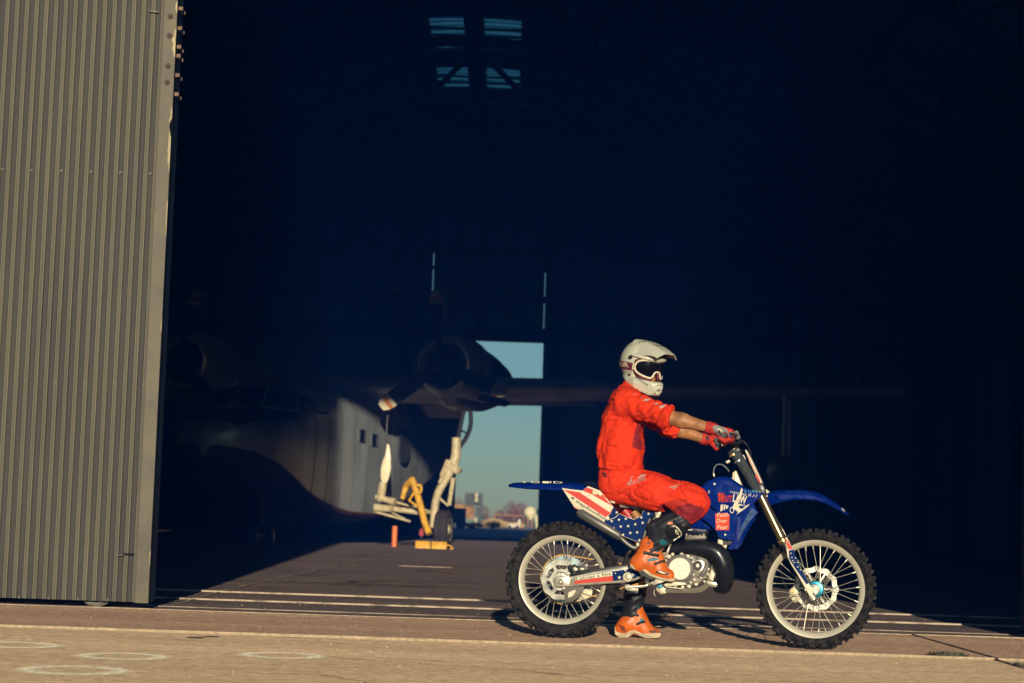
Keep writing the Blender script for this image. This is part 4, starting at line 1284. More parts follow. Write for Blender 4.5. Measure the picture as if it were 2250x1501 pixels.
def text_on(txt, p0, p1, hpx, w, m, name='lettering', parent=None, shear=0.0, wf=None, thick=.0006, bold=0.0, fit=True):
    """Lettering from pixel p0 to p1 along the baseline, hpx pixels tall, on the plane w."""
    cu = bpy.data.curves.new('text', 'FONT'); cu.body = txt; cu.shear = shear; cu.offset = bold
    cu.resolution_u = 3
    to = bpy.data.objects.new('text', cu); COL.objects.link(to)
    me = bpy.data.meshes.new_from_object(to.evaluated_get(bpy.context.evaluated_depsgraph_get()))
    bpy.data.objects.remove(to); bpy.data.curves.remove(cu)
    xs_ = [v.co.x for v in me.vertices]; ys_ = [v.co.y for v in me.vertices]
    x0, x1, y1 = min(xs_), max(xs_), max(ys_); y0 = min(ys_) if fit else 0.0
    a, b2 = P(*p0, w), P(*p1, w); ex = (b2 - a); ez = Vector((-ex.z, 0, ex.x)).normalized() * (hpx * S)
    for v in me.vertices:
        q = a + ex * ((v.co.x - x0) / (x1 - x0)) + ez * ((v.co.y - y0) / (y1 - y0))
        q.y = -(w + (wf(q.x, q.z) if wf else 0) + thick)
        v.co = q
    me.materials.clear()
    o = bp(name, me, m, None, parent)
    return o

# ---------------------------------------------------------------- wheels
def wheel(cpx, R, rimo, rimi, tw, nspoke, hubr, front):
    c = P(*cpx); c.z = R if True else c.z
    root = empty('wheel', c, 0, bike)
    def wp(n, g, m, s=35): return obj(n, g, m, root, s)
    rb = R - .014
    # carcass
    h = tw / 2
    prof = [(rimo - .006, -h * .45), (rimo + .004, -h * .72), (rimo + .016, -h * .86), (rimo + (rb - rimo) * .5, -h * .98), (rb - .018, -h * .86), (rb - .005, -h * .5), (rb, 0),
            (rb - .005, h * .5), (rb - .018, h * .86), (rimo + (rb - rimo) * .5, h * .98), (rimo + .016, h * .86), (rimo + .004, h * .72), (rimo - .006, h * .45)]
    bm = lathem(prof, 96, 'y', closed=True)
    # knobs
    nk = 56 if front else 54
    def knob(ang, y, lean, lx, ly, hgt):
        q = [(-lx, -ly, 0), (lx, -ly, 0), (lx, ly, 0), (-lx, ly, 0)]
        base = rb - .004 - .030 * abs(y / h) ** 2.2
        M = Matrix.Rotation(-ang, 4, 'Y') @ Matrix.Translation((0, y, base)) @ Matrix.Rotation(lean, 4, 'X')
        vs = [bm.verts.new(M @ Vector((a_ * (1 if k < 4 else .84), b_ * (1 if k < 4 else .84), 0 if k < 4 else hgt))) for k, (a_, b_, _) in enumerate(q + q)]
        for f in ((4, 5, 6, 7), (0, 1, 5, 4), (1, 2, 6, 5), (2, 3, 7, 6), (3, 0, 4, 7)): bm.faces.new([vs[i] for i in f])
    for k in range(nk):
        a_ = 2 * math.pi * k / nk; st = math.pi / nk
        kx = .0112 if front else .0118
        if k % 2: 
            knob(a_, -h * .26, -.12, kx, .013, .021); knob(a_, h * .26, .12, kx, .013, .021)
        else:
            knob(a_, 0, 0, kx * .95, .015, .021)
        for s in (-1, 1):
            knob(a_ + st * (1 if k % 2 else 0), s * h * .62, -s * .50, kx * (1.0 if k % 2 else .85), .012, .022)
            if k % 2 == 0: knob(a_ + st, s * h * .90, -s * .95, kx * .85, .011, .020)
    wp('tyre', bm, m_tyre, 30)
    # rim
    rw = h * .46
    wp('rim', lathem([(rimo, -rw - .004), (rimo, -rw + .004), (rimi + .006, -rw + .008), (rimi - .004, -rw * .4), (rimi - .006, 0), (rimi - .004, rw * .4), (rimi + .006, rw - .008), (rimo, rw - .004), (rimo, rw + .004), (rimo - .003, rw + .006), (rimi + .002, rw), (rimi - .010, rw * .45), (rimi - .013, 0), (rimi - .010, -rw * .45), (rimi + .002, -rw), (rimo - .003, -rw - .006)], 96, 'y', closed=True), m_rim, 40)
    wp('rim_lock', lathem([(0, -.004), (.004, -.004), (.004, .03), (0, .03)], 8, 'z', (-.06, -.004, math.sqrt(rimi ** 2 - .0036) - .035)), m_bolt)
    # hub
    hw = .055 if front else .06
    wp('hub', lathem([(0, -hw), (.018, -hw), (.02, -hw + .012), (hubr * .55, -hw + .014), (hubr, -hw + .016), (hubr, -hw + .024), (hubr * .6, -hw + .034), (hubr * .5, 0), (hubr * .6, hw - .034), (hubr, hw - .024), (hubr, hw - .016), (hubr * .55, hw - .014), (.018, hw), (0, hw)], 40, 'y'), m_alloy, 40)
    # spokes: one shared mesh, placed one by one
    sp = tubem([(0, 0, 0), (0, 0, 1)], .0018, 6); me_s = bpy.data.meshes.new('spoke'); sp.to_mesh(me_s); sp.free(); me_s.materials.append(m_spoke)
    nip = tubem([(0, 0, 0), (0, 0, .022)], [.0042, .0036], 7); me_n = bpy.data.meshes.new('nipple'); nip.to_mesh(me_n); nip.free(); me_n.materials.append(m_spoke)
    for k in range(nspoke):
        a_ = 2 * math.pi * (k + .5) / nspoke
        side = 1 if k % 2 else -1
        tw_ = (.62 if (k // 2) % 2 else -.62)
        h0 = Vector((hubr * .9 * math.cos(a_ + tw_), side * (hw - .02), hubr * .9 * math.sin(a_ + tw_)))
        r1 = Vector(((rimi - .008) * math.cos(a_), side * .006, (rimi - .008) * math.sin(a_)))
        d = r1 - h0
        M = Matrix.Translation(h0) @ d.to_track_quat('Z', 'Y').to_matrix().to_4x4() @ Matrix.Diagonal((1, 1, d.length, 1))
        inst('spoke', me_s, root, M)
        M2 = Matrix.Translation(r1) @ (-d).to_track_quat('Z', 'Y').to_matrix().to_4x4()
        inst('spoke_nipple', me_n, root, M2)
    return root, wp
def rotor(r, inner, y, nh, wav, holes, th=.004):
    """A wave-edged drilled disc; holes are real openings between spokes."""
    bm = B(); n = 120
    ring_o, ring_i = [], []
    for k in range(n):
        a_ = 2 * math.pi * k / n
        ro = r * (1 + wav * math.cos(nh * a_)); ri = inner * (1 + wav * .8 * math.cos(nh * a_))
        ring_o.append((ro * math.cos(a_), ro * math.sin(a_))); ring_i.append((ri * math.cos(a_), ri * math.sin(a_)))
    vs = [[bm.verts.new((p[0], y + d, p[1])) for p in ring] for d in (0, th) for ring in (ring_o, ring_i)]
    for k in range(n):
        j = (k + 1) % n
        bm.faces.new((vs[0][k], vs[0][j], vs[1][j], vs[1][k])); bm.faces.new((vs[2][k], vs[3][k], vs[3][j], vs[2][j]))
        bm.faces.new((vs[0][k], vs[2][k], vs[2][j], vs[0][j])); bm.faces.new((vs[1][k], vs[1][j], vs[3][j], vs[3][k]))
    bmesh.ops.recalc_face_normals(bm, faces=bm.faces)
    return bm
RR, FR = .345, .348
rw, rwp = wheel((1237, 1278), RR, .266, .243, .112, 36, .062, False)
fw, fwp = wheel((1792, 1300), FR, .285, .262, .090, 36, .048, True)
# rear brake disc (near side), sprocket and chain (far side)
rwp('brake_disc', rotor(.118, .088, -.078, 10, .03, 0), m_disc)
for k in range(6):
    rwp('disc_arm', box(B(), (.058, -.0775, -.009), (.093, -.0735, .009), 0, Matrix.Rotation(2 * math.pi * k / 6, 4, 'Y')), m_disc)
rwp('disc_ring', rotor(.064, .048, -.0785, 6, .03, 0), m_disc)
# sprocket on the far side: ring, arms, teeth
spk = rotor(.140, .108, .070, 24, .004, 0, .006)
for k in range(48):
    a_ = 2 * math.pi * k / 48
    box(spk, (.138, .071, -.0035), (.1475, .075, .0035), 0, Matrix.Rotation(a_, 4, 'Y'))
for k in range(8):
    a_ = 2 * math.pi * (k + .5) / 8
    box(spk, (.050, .0705, -.011), (.110, .0755, .011), 0, Matrix.Rotation(a_, 4, 'Y'))
rwp('sprocket', spk, mat('blue_sheen_sprocket', (.46, .58, .62), .26, .6, var=.5, vscale=14))
rwp('sprocket_ring', rotor(.066, .045, .0765, 6, .02, 0), m_disc)
# chain links: one mesh, many links along the run
lk = boxm((-.0068, -.005, -.0055), (.0068, .005, .0055), .0022); me_l = bpy.data.meshes.new('chain_link'); lk.to_mesh(me_l); lk.free(); me_l.materials.append(m_gold)
cs_ = P(1440, 1262, -.07); rc_ = Vector((0, 0, RR)); rc_ = Vector((rw.location.x, -.0, RR))
path = []
R1 = .1475; R2 = .028
for t in np.linspace(math.radians(97), math.radians(270), 60): path.append((rc_.x + R1 * math.cos(t), rc_.z + R1 * math.sin(t)))
path += [(rc_.x + (cs_.x - rc_.x) * t, rc_.z - R1 + (cs_.z - R2 - rc_.z + R1) * t) for t in np.linspace(.02, .98, 34)]
path += [(cs_.x + R2 * math.cos(t), cs_.z + R2 * math.sin(t)) for t in np.linspace(-1.5, 1.6, 8)]
path += [(cs_.x + (rc_.x - .018 - cs_.x) * t, cs_.z + R2 + (rc_.z + R1 - cs_.z - R2) * t) for t in np.linspace(.02, .98, 34)]
chain = empty('chain', (0, 0, 0), 0, bike)
L_ = 0; acc = [0]
for a, b2 in zip(path, path[1:]): L_ += math.hypot(b2[0] - a[0], b2[1] - a[1]); acc.append(L_)
nl = int(L_ / .0150)
for i in range(nl):
    s_ = i * L_ / nl
    x, z = np.interp(s_, acc, [p[0] for p in path]), np.interp(s_, acc, [p[1] for p in path])
    x2, z2 = np.interp(min(s_ + .003, L_), acc, [p[0] for p in path]), np.interp(min(s_ + .003, L_), acc, [p[1] for p in path])
    inst('chain_link', me_l, chain, Matrix.Translation((x, .073, z)) @ Matrix.Rotation(-math.atan2(z2 - z, x2 - x), 4, 'Y') @ Matrix.Diagonal((.93, 1 if i % 2 else .7, 1, 1)))
# front disc, caliper
fwp('brake_disc', rotor(.128, .098, .062, 12, .035, 0), m_disc)
for k in range(6): fwp('disc_arm', box(B(), (.044, .0625, -.005), (.102, .066, .005), 0, Matrix.Rotation(2 * math.pi * k / 6, 4, 'Y')), m_disc)
fwp('hub_flange', lathem([(.036, -.056), (.030, -.062), (.044, -.060), (.050, -.054), (.050, -.048), (.036, -.046)], 40, 'y', closed=True), m_cyan)
# ---------------------------------------------------------------- swingarm
wS = .100
sw = sheet([(1224, 1268), (1236, 1266), (1250, 1268), (1300, 1257), (1360, 1247), (1390, 1242), (1400, 1244), (1404, 1250), (1414, 1262), (1412, 1269), (1395, 1276), (1370, 1281), (1300, 1285), (1246, 1290), (1226, 1288), (1221, 1279)], wS, .034, None, 'swingarm', m_polish, bev=.006)
sheet([(1224, 1268), (1236, 1266), (1250, 1268), (1300, 1257), (1360, 1247), (1400, 1244), (1412, 1262), (1395, 1276), (1300, 1285), (1246, 1290), (1226, 1288)], -wS + .034, .034, None, 'swingarm_arm', m_polish, sw, bev=.006)
sheet([(1250, 1262), (1300, 1252), (1352, 1243), (1385, 1240), (1388, 1244), (1300, 1258), (1252, 1267)], wS - .004, .03, None, 'swingarm_guard', m_black, sw, bev=.003)
sheet([(1262, 1270), (1345, 1256), (1347, 1277), (1262, 1283)], wS + .0006, .0012, None, 'decal', m_white, sw)
sheet([(1262, 1276.5), (1346, 1265), (1347, 1277), (1262, 1283)], wS + .0014, .0012, None, 'decal_stripe', m_red, sw)
sheet([(1345, 1256), (1388, 1249), (1398, 1251), (1408, 1264), (1395, 1271), (1347, 1277)], wS + .0014, .0018, None, 'decal_field', m_navy, sw)
text_on('B-etnies x fmx', (1263, 1277), (1344, 1264), 8, wS + .0034, m_ink, 'lettering', sw)
for x, y, r in ((1361, 1269, 4.5), (1374, 1252, 4.5), (1390, 1264, 4.5), (1352, 1260, 2), (1386, 1253, 2)):
    sheet(star_pts(x, y, r, .1), wS + .0026, .001, None, 'decal_star', m_white, sw)
disc((1379, 1268), .030, wS + .012, .02, m_bolt, 'pivot_cap', sw, prof=[(0, .004), (.008, .002), (.016, .004), (.018, 0), (.027, 0), (.030, .006), (.030, .02), (0, .02)])
# axle block and nut
sheet([(1218, 1272), (1222, 1268), (1250, 1266), (1252, 1288), (1222, 1290), (1218, 1286)], wS + .010, .022, None, 'axle_block', m_polish, sw, bev=.003)
disc((1233, 1278), .018, wS + .020, .02, m_bolt, 'axle_nut', sw, prof=[(0, .004), (.006, .003), (.009, .006), (.012, 0), (.018, .002), (.018, .02), (0, .02)])
disc((1244, 1273), .006, wS + .014, .01, m_bolt, 'adjuster', sw, 10)
disc((1244, 1284), .006, wS + .014, .01, m_bolt, 'adjuster', sw, 10)
# rear caliper, its guard and the disc guard fin
cal = sheet([(1246, 1244), (1252, 1241), (1272, 1244), (1290, 1243), (1294, 1252), (1280, 1258), (1262, 1258), (1248, 1252)], .098, .03, None, 'rear_caliper', m_black, bev=.004)
sheet([(1258, 1248), (1264, 1246), (1270, 1252), (1264, 1256), (1259, 1253)], .0995, .004, None, 'caliper_pad', m_alloy, cal, bev=.001)
sheet([(1272, 1250), (1278, 1247), (1284, 1250), (1279, 1254)], .0995, .004, None, 'caliper_pad', m_alloy, cal, bev=.001)
disc((1289, 1242), .008, .10, .012, m_alloy, 'bleed_screw', cal, 12)
fin = sheet([(1236, 1290), (1284, 1288), (1281, 1300), (1272, 1312), (1258, 1322), (1240, 1325), (1241, 1308), (1234, 1296)], .094, .005, None, 'disc_guard', mat('grey_guard_plastic', (.12, .105, .09), .6, var=.2, vscale=12), bev=.002)
sheet([(1249, 1302), (1262, 1296), (1266, 1299), (1258, 1310), (1248, 1314)], .0965, .0015, None, 'guard_slot', m_white, fin)
disc((1239, 1292), .010, .098, .01, m_bolt, 'guard_bolt', fin, 14)
# chain guide on the far side
cg = sheet([(1272, 1318), (1280, 1300), (1286, 1293), (1292, 1296), (1298, 1292), (1302, 1297), (1300, 1310), (1288, 1316), (1264, 1324)], -.06, .02, None, 'chain_guide', m_white, bev=.002)
disc((1297, 1297), .006, -.055, .01, m_bolt, 'guide_bolt', cg, 10)
# ---------------------------------------------------------------- rear fender, seat, side panel
def shell(stations, name, m, thick=.004, label=None, parent=None):
    """stations: (top px, edge px, half width): a curved strip, arched across, along the bike."""
    secs = []
    for (tx, ty), (ex_, ey), hw in stations:
        t = P(tx, ty, 0); e_ = P(ex_, ey, hw)
        du, dv = e_.x - t.x, e_.z - t.z
        sec = []
        for k in range(-6, 7):
            s = k / 6; q = abs(s) ** 2.4
            sec.append(Vector((t.x + du * q, s * hw, t.z + dv * q)))
        for k in range(6, -7, -1):
            s = k / 6; q = abs(s) ** 2.4
            sec.append(Vector((t.x + du * q, s * (hw - thick), t.z + dv * q - thick)))
        secs.append(sec)
    return bp(name, loft(secs), m, 40, parent, label)
rf = shell([((1118, 1065), (1118, 1069), .045), ((1128, 1061), (1126, 1070), .075), ((1145, 1060), (1145, 1072), .090), ((1190, 1059), (1190, 1074), .095), ((1240, 1060), (1240, 1077), .092), ((1285, 1062), (1285, 1080), .085), ((1330, 1068), (1322, 1090), .08)], 'rear_fender', m_blue)
for a_, b2, tx in (((1146, 1061.5), (1158, 1062), 'Y'), ((1166, 1061.5), (1186, 1062), 'O'), ((1192, 1061.5), (1206, 1062), '-'), ((1208, 1061.5), (1236, 1062.5), 'ID')):
    p0, p1 = P(*a_, .03), P(*b2, .03)
    text_on(tx, a_, b2, 4, .085, m_white, 'lettering', rf)
seat = loft([[Vector((t.x, s * hw * (1 - .25 * (k_ > .5)), t.z - (t.z - e_.z) * k_)) for s, k_ in ((-1, 1), (-1, .45), (-.75, .05), (0, 0), (.75, .05), (1, .45), (1, 1))] for (t, e_, hw) in
            [(P(*a, 0), P(*b2, .07), h_) for a, b2, h_ in (((1285, 1058), (1290, 1072), .06), ((1300, 1056), (1315, 1085), .075), ((1330, 1066), (1345, 1100), .085), ((1400, 1092), (1410, 1116), .088), ((1470, 1098), (1470, 1122), .08), ((1530, 1080), (1530, 1112), .07), ((1556, 1060), (1556, 1095), .06))]])
bp('seat', seat, m_bluedk, 45)
wP = .125
pf = lambda u, v: -.35 * max(0, P(1260, 1080, wP).x - u) + .0
pan = sheet([(1234, 1072), (1252, 1075), (1280, 1078), (1292, 1068), (1318, 1078), (1332, 1094), (1347, 1113), (1360, 1128), (1378, 1136), (1393, 1141), (1408, 1134), (1420, 1108), (1445, 1112), (1440, 1128), (1410, 1190), (1403, 1192), (1372, 1180), (1340, 1158), (1325, 1152), (1262, 1115)], wP, .006, None, 'side_panel', m_white, bev=.0015)
sheet([(1238, 1076), (1251, 1078), (1275, 1082), (1346, 1118), (1342, 1127), (1331, 1137)], wP + .0008, .0012, None, 'decal_stripe', m_red, pan)
sheet([(1275, 1083), (1303, 1088), (1347, 1114), (1340, 1126)], wP + .0016, .0012, None, 'decal_stripe', m_white, pan)
sheet([(1280, 1078), (1291, 1070), (1306, 1075), (1322, 1084), (1336, 1102), (1347, 1113), (1310, 1093), (1302, 1087)], wP + .0012, .0012, None, 'decal_stripe', m_red, pan)
sheet([(1291, 1069), (1318, 1079), (1320, 1083), (1306, 1077), (1290, 1071)], wP + .0020, .0012, None, 'decal_stripe', m_white, pan)
sheet([(1260, 1113), (1326, 1149), (1324, 1152), (1262, 1116)], wP + .0010, .0012, None, 'decal_stripe', m_red, pan)
sheet([(1348, 1113.5), (1361, 1129), (1378, 1137), (1393, 1142), (1408, 1135), (1421, 1109), (1444, 1113), (1439, 1128), (1410, 1189), (1403, 1191), (1372, 1179), (1340, 1157), (1327, 1150), (1332, 1137), (1342, 1128)], wP + .0012, .0016, None, 'decal_field', m_navy, pan)
for x, y in ((1355, 1126), (1344, 1145), (1360, 1142), (1375, 1140), (1348, 1161), (1364, 1157), (1380, 1156), (1369, 1175), (1385, 1171), (1396, 1152), (1412, 1149), (1400, 1170), (1405, 1187), (1425, 1129), (1409, 1137), (1422, 1114)):
    sheet(star_pts(x, y, 3.6, .15), wP + .0022, .0010, None, 'decal_star', m_white, pan)
text_on('shepdixonfmx', (1263, 1105), (1327, 1145), 9, wP + .0022, m_ink, 'lettering', pan, bold=.012)
sheet([(1255, 1091), (1262, 1094), (1261, 1098), (1256, 1096)], wP + .0022, .0010, None, 'decal_badge', m_ink, pan)
disc((1335, 1138), .011, wP + .004, .008, m_white, 'panel_bolt', pan, 16)
disc((1307, 1082), .015, wP + .010, .016, m_white, 'panel_bolt', pan, 20, prof=[(0, .003), (.005, .002), (.006, .005), (.009, 0), (.015, .002), (.015, .016), (0, .016)])
pipe([(1334, 1143, wP + .006), (1350, 1138, wP + .008), (1360, 1130, wP + .006)], .002, m_white, 'panel_wire', pan, 6)
# subframe tubes and clamps
sub = pipe([(1314, 1083, .10), (1322, 1087, .10), (1340, 1096, .10), (1420, 1124, .09)], .012, m_black, 'subframe', n=10)
sheet([(1310, 1076), (1318, 1079), (1323, 1086), (1320, 1092), (1311, 1086)], .128, .02, None, 'subframe_lug', m_tan, sub, bev=.003)
sheet([(1337, 1093), (1346, 1089), (1354, 1094), (1353, 1100), (1350, 1107), (1343, 1105), (1339, 1099)], .128, .03, None, 'subframe_clamp', m_white, sub, bev=.004)
pipe([(1354, 1097, .105), (1380, 1104, .10), (1416, 1116, .095)], .006, m_bolt, 'subframe_tube', sub, 8)
pipe([(1362, 1112, .09), (1390, 1114, .09), (1410, 1118, .09)], .009, m_alloy, 'subframe_tube', sub, 8)
# shock and reservoir seen through the panel gap
bp('shock_spring', tubem([P(1372, 1122, .02), P(1388, 1140, .02), P(1400, 1175, .02)], .034, 14), m_redpart)
bp('reservoir', tubem([P(1392, 1124, .06), P(1403, 1140, .06)], [.026, .024], 14), m_brown)
# silencer under the panel
sil = bp('silencer', tubem([P(1270, 1122, .11), P(1276, 1127, .11), P(1358, 1176, .11), P(1366, 1184, .11)], [.018, .030, .030, .016], 18), m_sil)
pipe([(1362, 1180, .11), (1380, 1196, .105), (1395, 1204, .10), (1404, 1196, .09)], .014, m_sil, 'mid_pipe', sil, 10)
# ---------------------------------------------------------------- main frame, engine
frm = pipe([(1446, 1126, .11), (1432, 1150, .115), (1420, 1178, .115), (1410, 1205, .11), (1416, 1240, .10), (1436, 1275, .09)], [.020, .022, .022, .020, .022, .024], m_black, 'frame', n=12)
pipe([(1428, 1140, .125), (1418, 1170, .128), (1411, 1192, .125)], .010, m_sil, 'frame_tube', frm, 10)
sheet([(1438, 1124), (1446, 1119), (1452, 1122), (1452, 1130), (1447, 1138), (1440, 1134)], .14, .03, None, 'frame_lug', m_tan, frm, bev=.004)
disc((1445, 1134), .012, .15, .014, m_bolt, 'frame_bolt', frm, 16)
disc((1447, 1122), .007, .15, .01, m_bolt, 'frame_bolt', frm, 12)
sheet([(1398, 1192), (1408, 1196), (1406, 1202), (1398, 1200)], .13, .02, None, 'frame_lug', m_white, frm, bev=.002)
# lower cradle rail (square section) sweeping up at the front
pts = [P(1462, 1297, .095), P(1500, 1297.5, .095), P(1530, 1297, .095), P(1546, 1292, .095), P(1556, 1280, .09), P(1562, 1262, .085), P(1570, 1235, .075)]
cr = B(); q = smoothpath(pts, 5); tube(cr, q, lerps([.014, .0145, .015, .015, .014, .013, .012], len(q)), 4)
crd = bp('cradle_rail', cr, m_polish, 30, frm)
sheet([(1440, 1292), (1452, 1288), (1464, 1292), (1464, 1304), (1452, 1306), (1444, 1300)], .10, .05, None, 'cradle_joint', m_tan, frm, bev=.004)
sheet([(1552, 1278), (1557, 1275), (1566, 1279), (1575, 1279), (1580, 1284), (1572, 1291), (1556, 1288)], .105, .008, None, 'engine_mount', m_polish, frm, bev=.002)
disc((1557, 1281), .006, .112, .01, m_bolt, 'frame_bolt', frm, 12); disc((1575, 1285), .005, .112, .01, m_bolt, 'frame_bolt', frm, 12)
sheet([(1564, 1250), (1571, 1262), (1566, 1278), (1557, 1270)], .10, .012, None, 'engine_mount', m_white, frm, bev=.002)
# crankcase: a lumpy casting
eng = sheet([(1444, 1232), (1456, 1222), (1470, 1216), (1482, 1220), (1505, 1214), (1535, 1222), (1552, 1228), (1559, 1240), (1559, 1260), (1552, 1272), (1538, 1283), (1510, 1290), (1478, 1289), (1456, 1284), (1446, 1270), (1440, 1250)], .115, .21, None, 'engine', mat('grimy_gap_shade_alloy', (.045, .040, .036), .55, .3, col2=(.26, .235, .19), vscale=22, bump=.25, bscale=90), bev=.010)  # dark mottling: grime, plus shade of the gaps put into the colour
def boss(c, r, w, d, m=None, n=16): return disc(c, r, w, d, m or m_alloy, 'case_boss', eng, n)
disc((1493, 1250), .083, .142, .03, mat('grey_cover_ring', (.085, .08, .078), .5, .1), 'cover_ring', eng, 48, prof=[(.064, .006), (.070, 0), (.080, .001), (.083, .006), (.083, .03), (.064, .03)])
cov = disc((1493, 1250), .0665, .146, .02, mat('cream_alloy_cover', (.66, .62, .50), .45, .3, var=.12, vscale=40, bump=.15, bscale=90), 'clutch_cover', eng, 48)
text_on('YAMAHA', (1478, 1257), (1509, 1257), 7, .1468, m_alloy, 'lettering', cov)
text_on('EC', (1486, 1246), (1499, 1246), 6, .1468, m_alloy, 'lettering', cov)
for k in range(7):
    a_ = 2 * math.pi * k / 7 + .4
    boss((1493 + 33.5 * math.cos(a_), 1250 + 33.5 * math.sin(a_)), .007, .135, .02, m_bolt, 10)
disc((1533, 1243), .027, .140, .03, m_black, 'water_pump', eng, 28); disc((1533, 1243), .011, .144, .01, m_polish, 'pump_cap', eng, 18)
sheet([(1520, 1232), (1540, 1228), (1548, 1236), (1548, 1256), (1536, 1268), (1524, 1264)], .128, .03, None, 'pump_housing', m_polish, eng, bev=.006)
pipe([(1554, 1238, .13), (1552, 1246, .14), (1546, 1258, .145), (1542, 1266, .14)], [.012, .013, .013, .012], mat('grey_hose', (.16, .15, .15), .5), 'coolant_hose', eng, 12)
disc((1543, 1265), .021, .135, .03, m_alloy, 'pump_outlet', eng, 22, prof=[(0, .002), (.007, .002), (.009, .008), (.016, .006), (.019, 0), (.021, .004), (.021, .03), (0, .03)])
for x, y, r in ((1462, 1232, .010), (1470, 1224, .012), (1478, 1218, .010), (1498, 1216, .011), (1512, 1222, .010), (1520, 1226, .008), (1552, 1240, .008), (1556, 1250, .008), (1556, 1262, .008), (1548, 1278, .008), (1530, 1284, .010), (1514, 1288, .012), (1500, 1290, .009), (1484, 1290, .010), (1470, 1284, .009), (1456, 1264, .010), (1452, 1248, .009), (1526, 1274, .009), (1518, 1280, .007)):
    boss((x, y), r, .128 + random.uniform(-.004, .004), .02, random.choice((m_alloy, m_bolt, m_polish)), 12)
for q0, q1 in (((1464, 1290), (1500, 1294)), ((1470, 1286), (1520, 1284)), ((1500, 1222), (1528, 1230)), ((1530, 1276), (1552, 1268))):
    pipe([(*q0, .122), (*q1, .124)], .006, m_alloy, 'case_rib', eng, 8)
sheet([(1458, 1284), (1478, 1278), (1506, 1280), (1508, 1285), (1476, 1288), (1462, 1290)], .150, .012, None, 'brake_pedal', m_white, bev=.003)
# cylinder barrel and head
cyl = bp('cylinder', lathem([(0, 0), (.050, 0), (.050, .02), (.056, .022), (.056, .030), (.050, .032), (.050, .05), (.060, .052), (.060, .060), (.052, .062), (.052, .075), (.062, .077), (.062, .086), (.045, .09), (0, .09)], 28, 'z', P(1527, 1216, .045) + Vector((0, 0, -.01))), m_alloy)
for k, (x, y) in enumerate(((1508, 1178), (1516, 1180), (1527, 1181), (1538, 1180), (1546, 1178))):
    bp('head_nut', lathem([(0, 0), (.007, 0), (.007, .014), (0, .014)], 8, 'z', P(x, y, .09)), m_bolt, 40, cyl)
sheet([(1505, 1176), (1550, 1176), (1552, 1185), (1504, 1186)], .098, .10, None, 'cylinder_head', mat('dull_head_alloy', (.17, .155, .13), .5, .4, var=.3, vscale=30), cyl, bev=.005)
for i in range(4):
    bp('fin', lathem([(.048, 0), (.066, .001), (.066, .005), (.048, .006)], 28, 'z', P(1527, 1212 - i * 7, .045), closed=True), m_alloy, 40, cyl)
carb = sheet([(1502, 1160), (1520, 1150), (1552, 1156), (1556, 1168), (1548, 1176), (1506, 1174)], .09, .15, None, 'airbox_boot', m_bluedk, bev=.010)
sheet([(1506, 1164), (1522, 1163), (1522, 1165), (1506, 1166)], .0915, .002, None, 'hose_clip', m_white, carb)
# expansion chamber
ep = [(1574, 1284, .045), (1587, 1286, .06), (1592, 1268, .08), (1589, 1240, .095), (1575, 1215, .105), (1550, 1205, .11), (1515, 1203, .10), (1480, 1208, .09), (1455, 1214, .06), (1420, 1205, .07), (1396, 1202, .09)]
pipe(ep, [.044, .054, .058, .060, .056, .047, .044, .034, .024, .018, .016], m_pipe, 'exhaust_pipe', n=22, k=7)
# kick starter, foot peg, linkage
kk = pipe([(1474, 1194, .15), (1470, 1204, .165), (1465, 1216, .165), (1457, 1222, .155), (1452, 1226, .14)], [.006, .007, .009, .012, .014], m_polish, 'kick_starter', n=10)
sheet([(1452, 1216), (1462, 1213), (1468, 1218), (1466, 1226), (1456, 1229), (1450, 1224)], .160, .02, None, 'kick_boss', m_polish, kk, bev=.004)
pg = sheet([(1438, 1275), (1462, 1271), (1464, 1277), (1450, 1282), (1436, 1286), (1430, 1283)], .20, .085, None, 'foot_peg', m_alloy, bev=.002)
for k in range(5): 
    x = 1440 + k * 5
    sheet([(x, 1275 - k * .8), (x + 1.6, 1271 - k * .8), (x + 3.2, 1274.5 - k * .8)], .205, .09, None, 'peg_tooth', m_polish, pg)
ln = sheet([(1371, 1288), (1374, 1284), (1381, 1284), (1386, 1287), (1416, 1285), (1424, 1283), (1424, 1288), (1416, 1291), (1386, 1293), (1380, 1297), (1373, 1295)], .09, .018, None, 'linkage_arm', m_polish, bev=.004)
disc((1378, 1290), .011, .094, .01, m_bolt, 'link_bolt', ln, 16)
ln2 = sheet([(1390, 1292), (1402, 1293), (1402, 1300), (1394, 1300), (1378, 1298), (1374, 1294)], .085, .015, None, 'linkage_rocker', m_alloy, bev=.003)
disc((1397, 1296), .007, .09, .01, m_bolt, 'link_bolt', ln2, 14)
sheet([(1416, 1272), (1424, 1270), (1436, 1274), (1440, 1282), (1432, 1288), (1420, 1284)], .10, .03, None, 'peg_bracket', m_polish, frm, bev=.004)
sheet([(1420, 1266), (1428, 1264), (1432, 1270), (1426, 1274), (1419, 1272)], .11, .02, None, 'peg_bracket', m_white, frm, bev=.003)
sheet([(1440, 1284), (1452, 1282), (1458, 1290), (1448, 1294)], .112, .01, None, 'drain_plate', m_teal, frm, bev=.002)
pipe([(1438, 1296, .08), (1437, 1304, .08), (1440, 1310, .08)], .003, m_bolt, 'drain_tube', frm, 6)
pipe([(1548, 1297, .08), (1549, 1304, .08)], .004, m_black, 'drain_tube', frm, 6)
pipe([(1390, 1205, .05), (1378, 1220, .05), (1374, 1236, .05), (1366, 1244, .05)], [.014, .016, .012, .008], m_black, 'mud_flap', n=8)
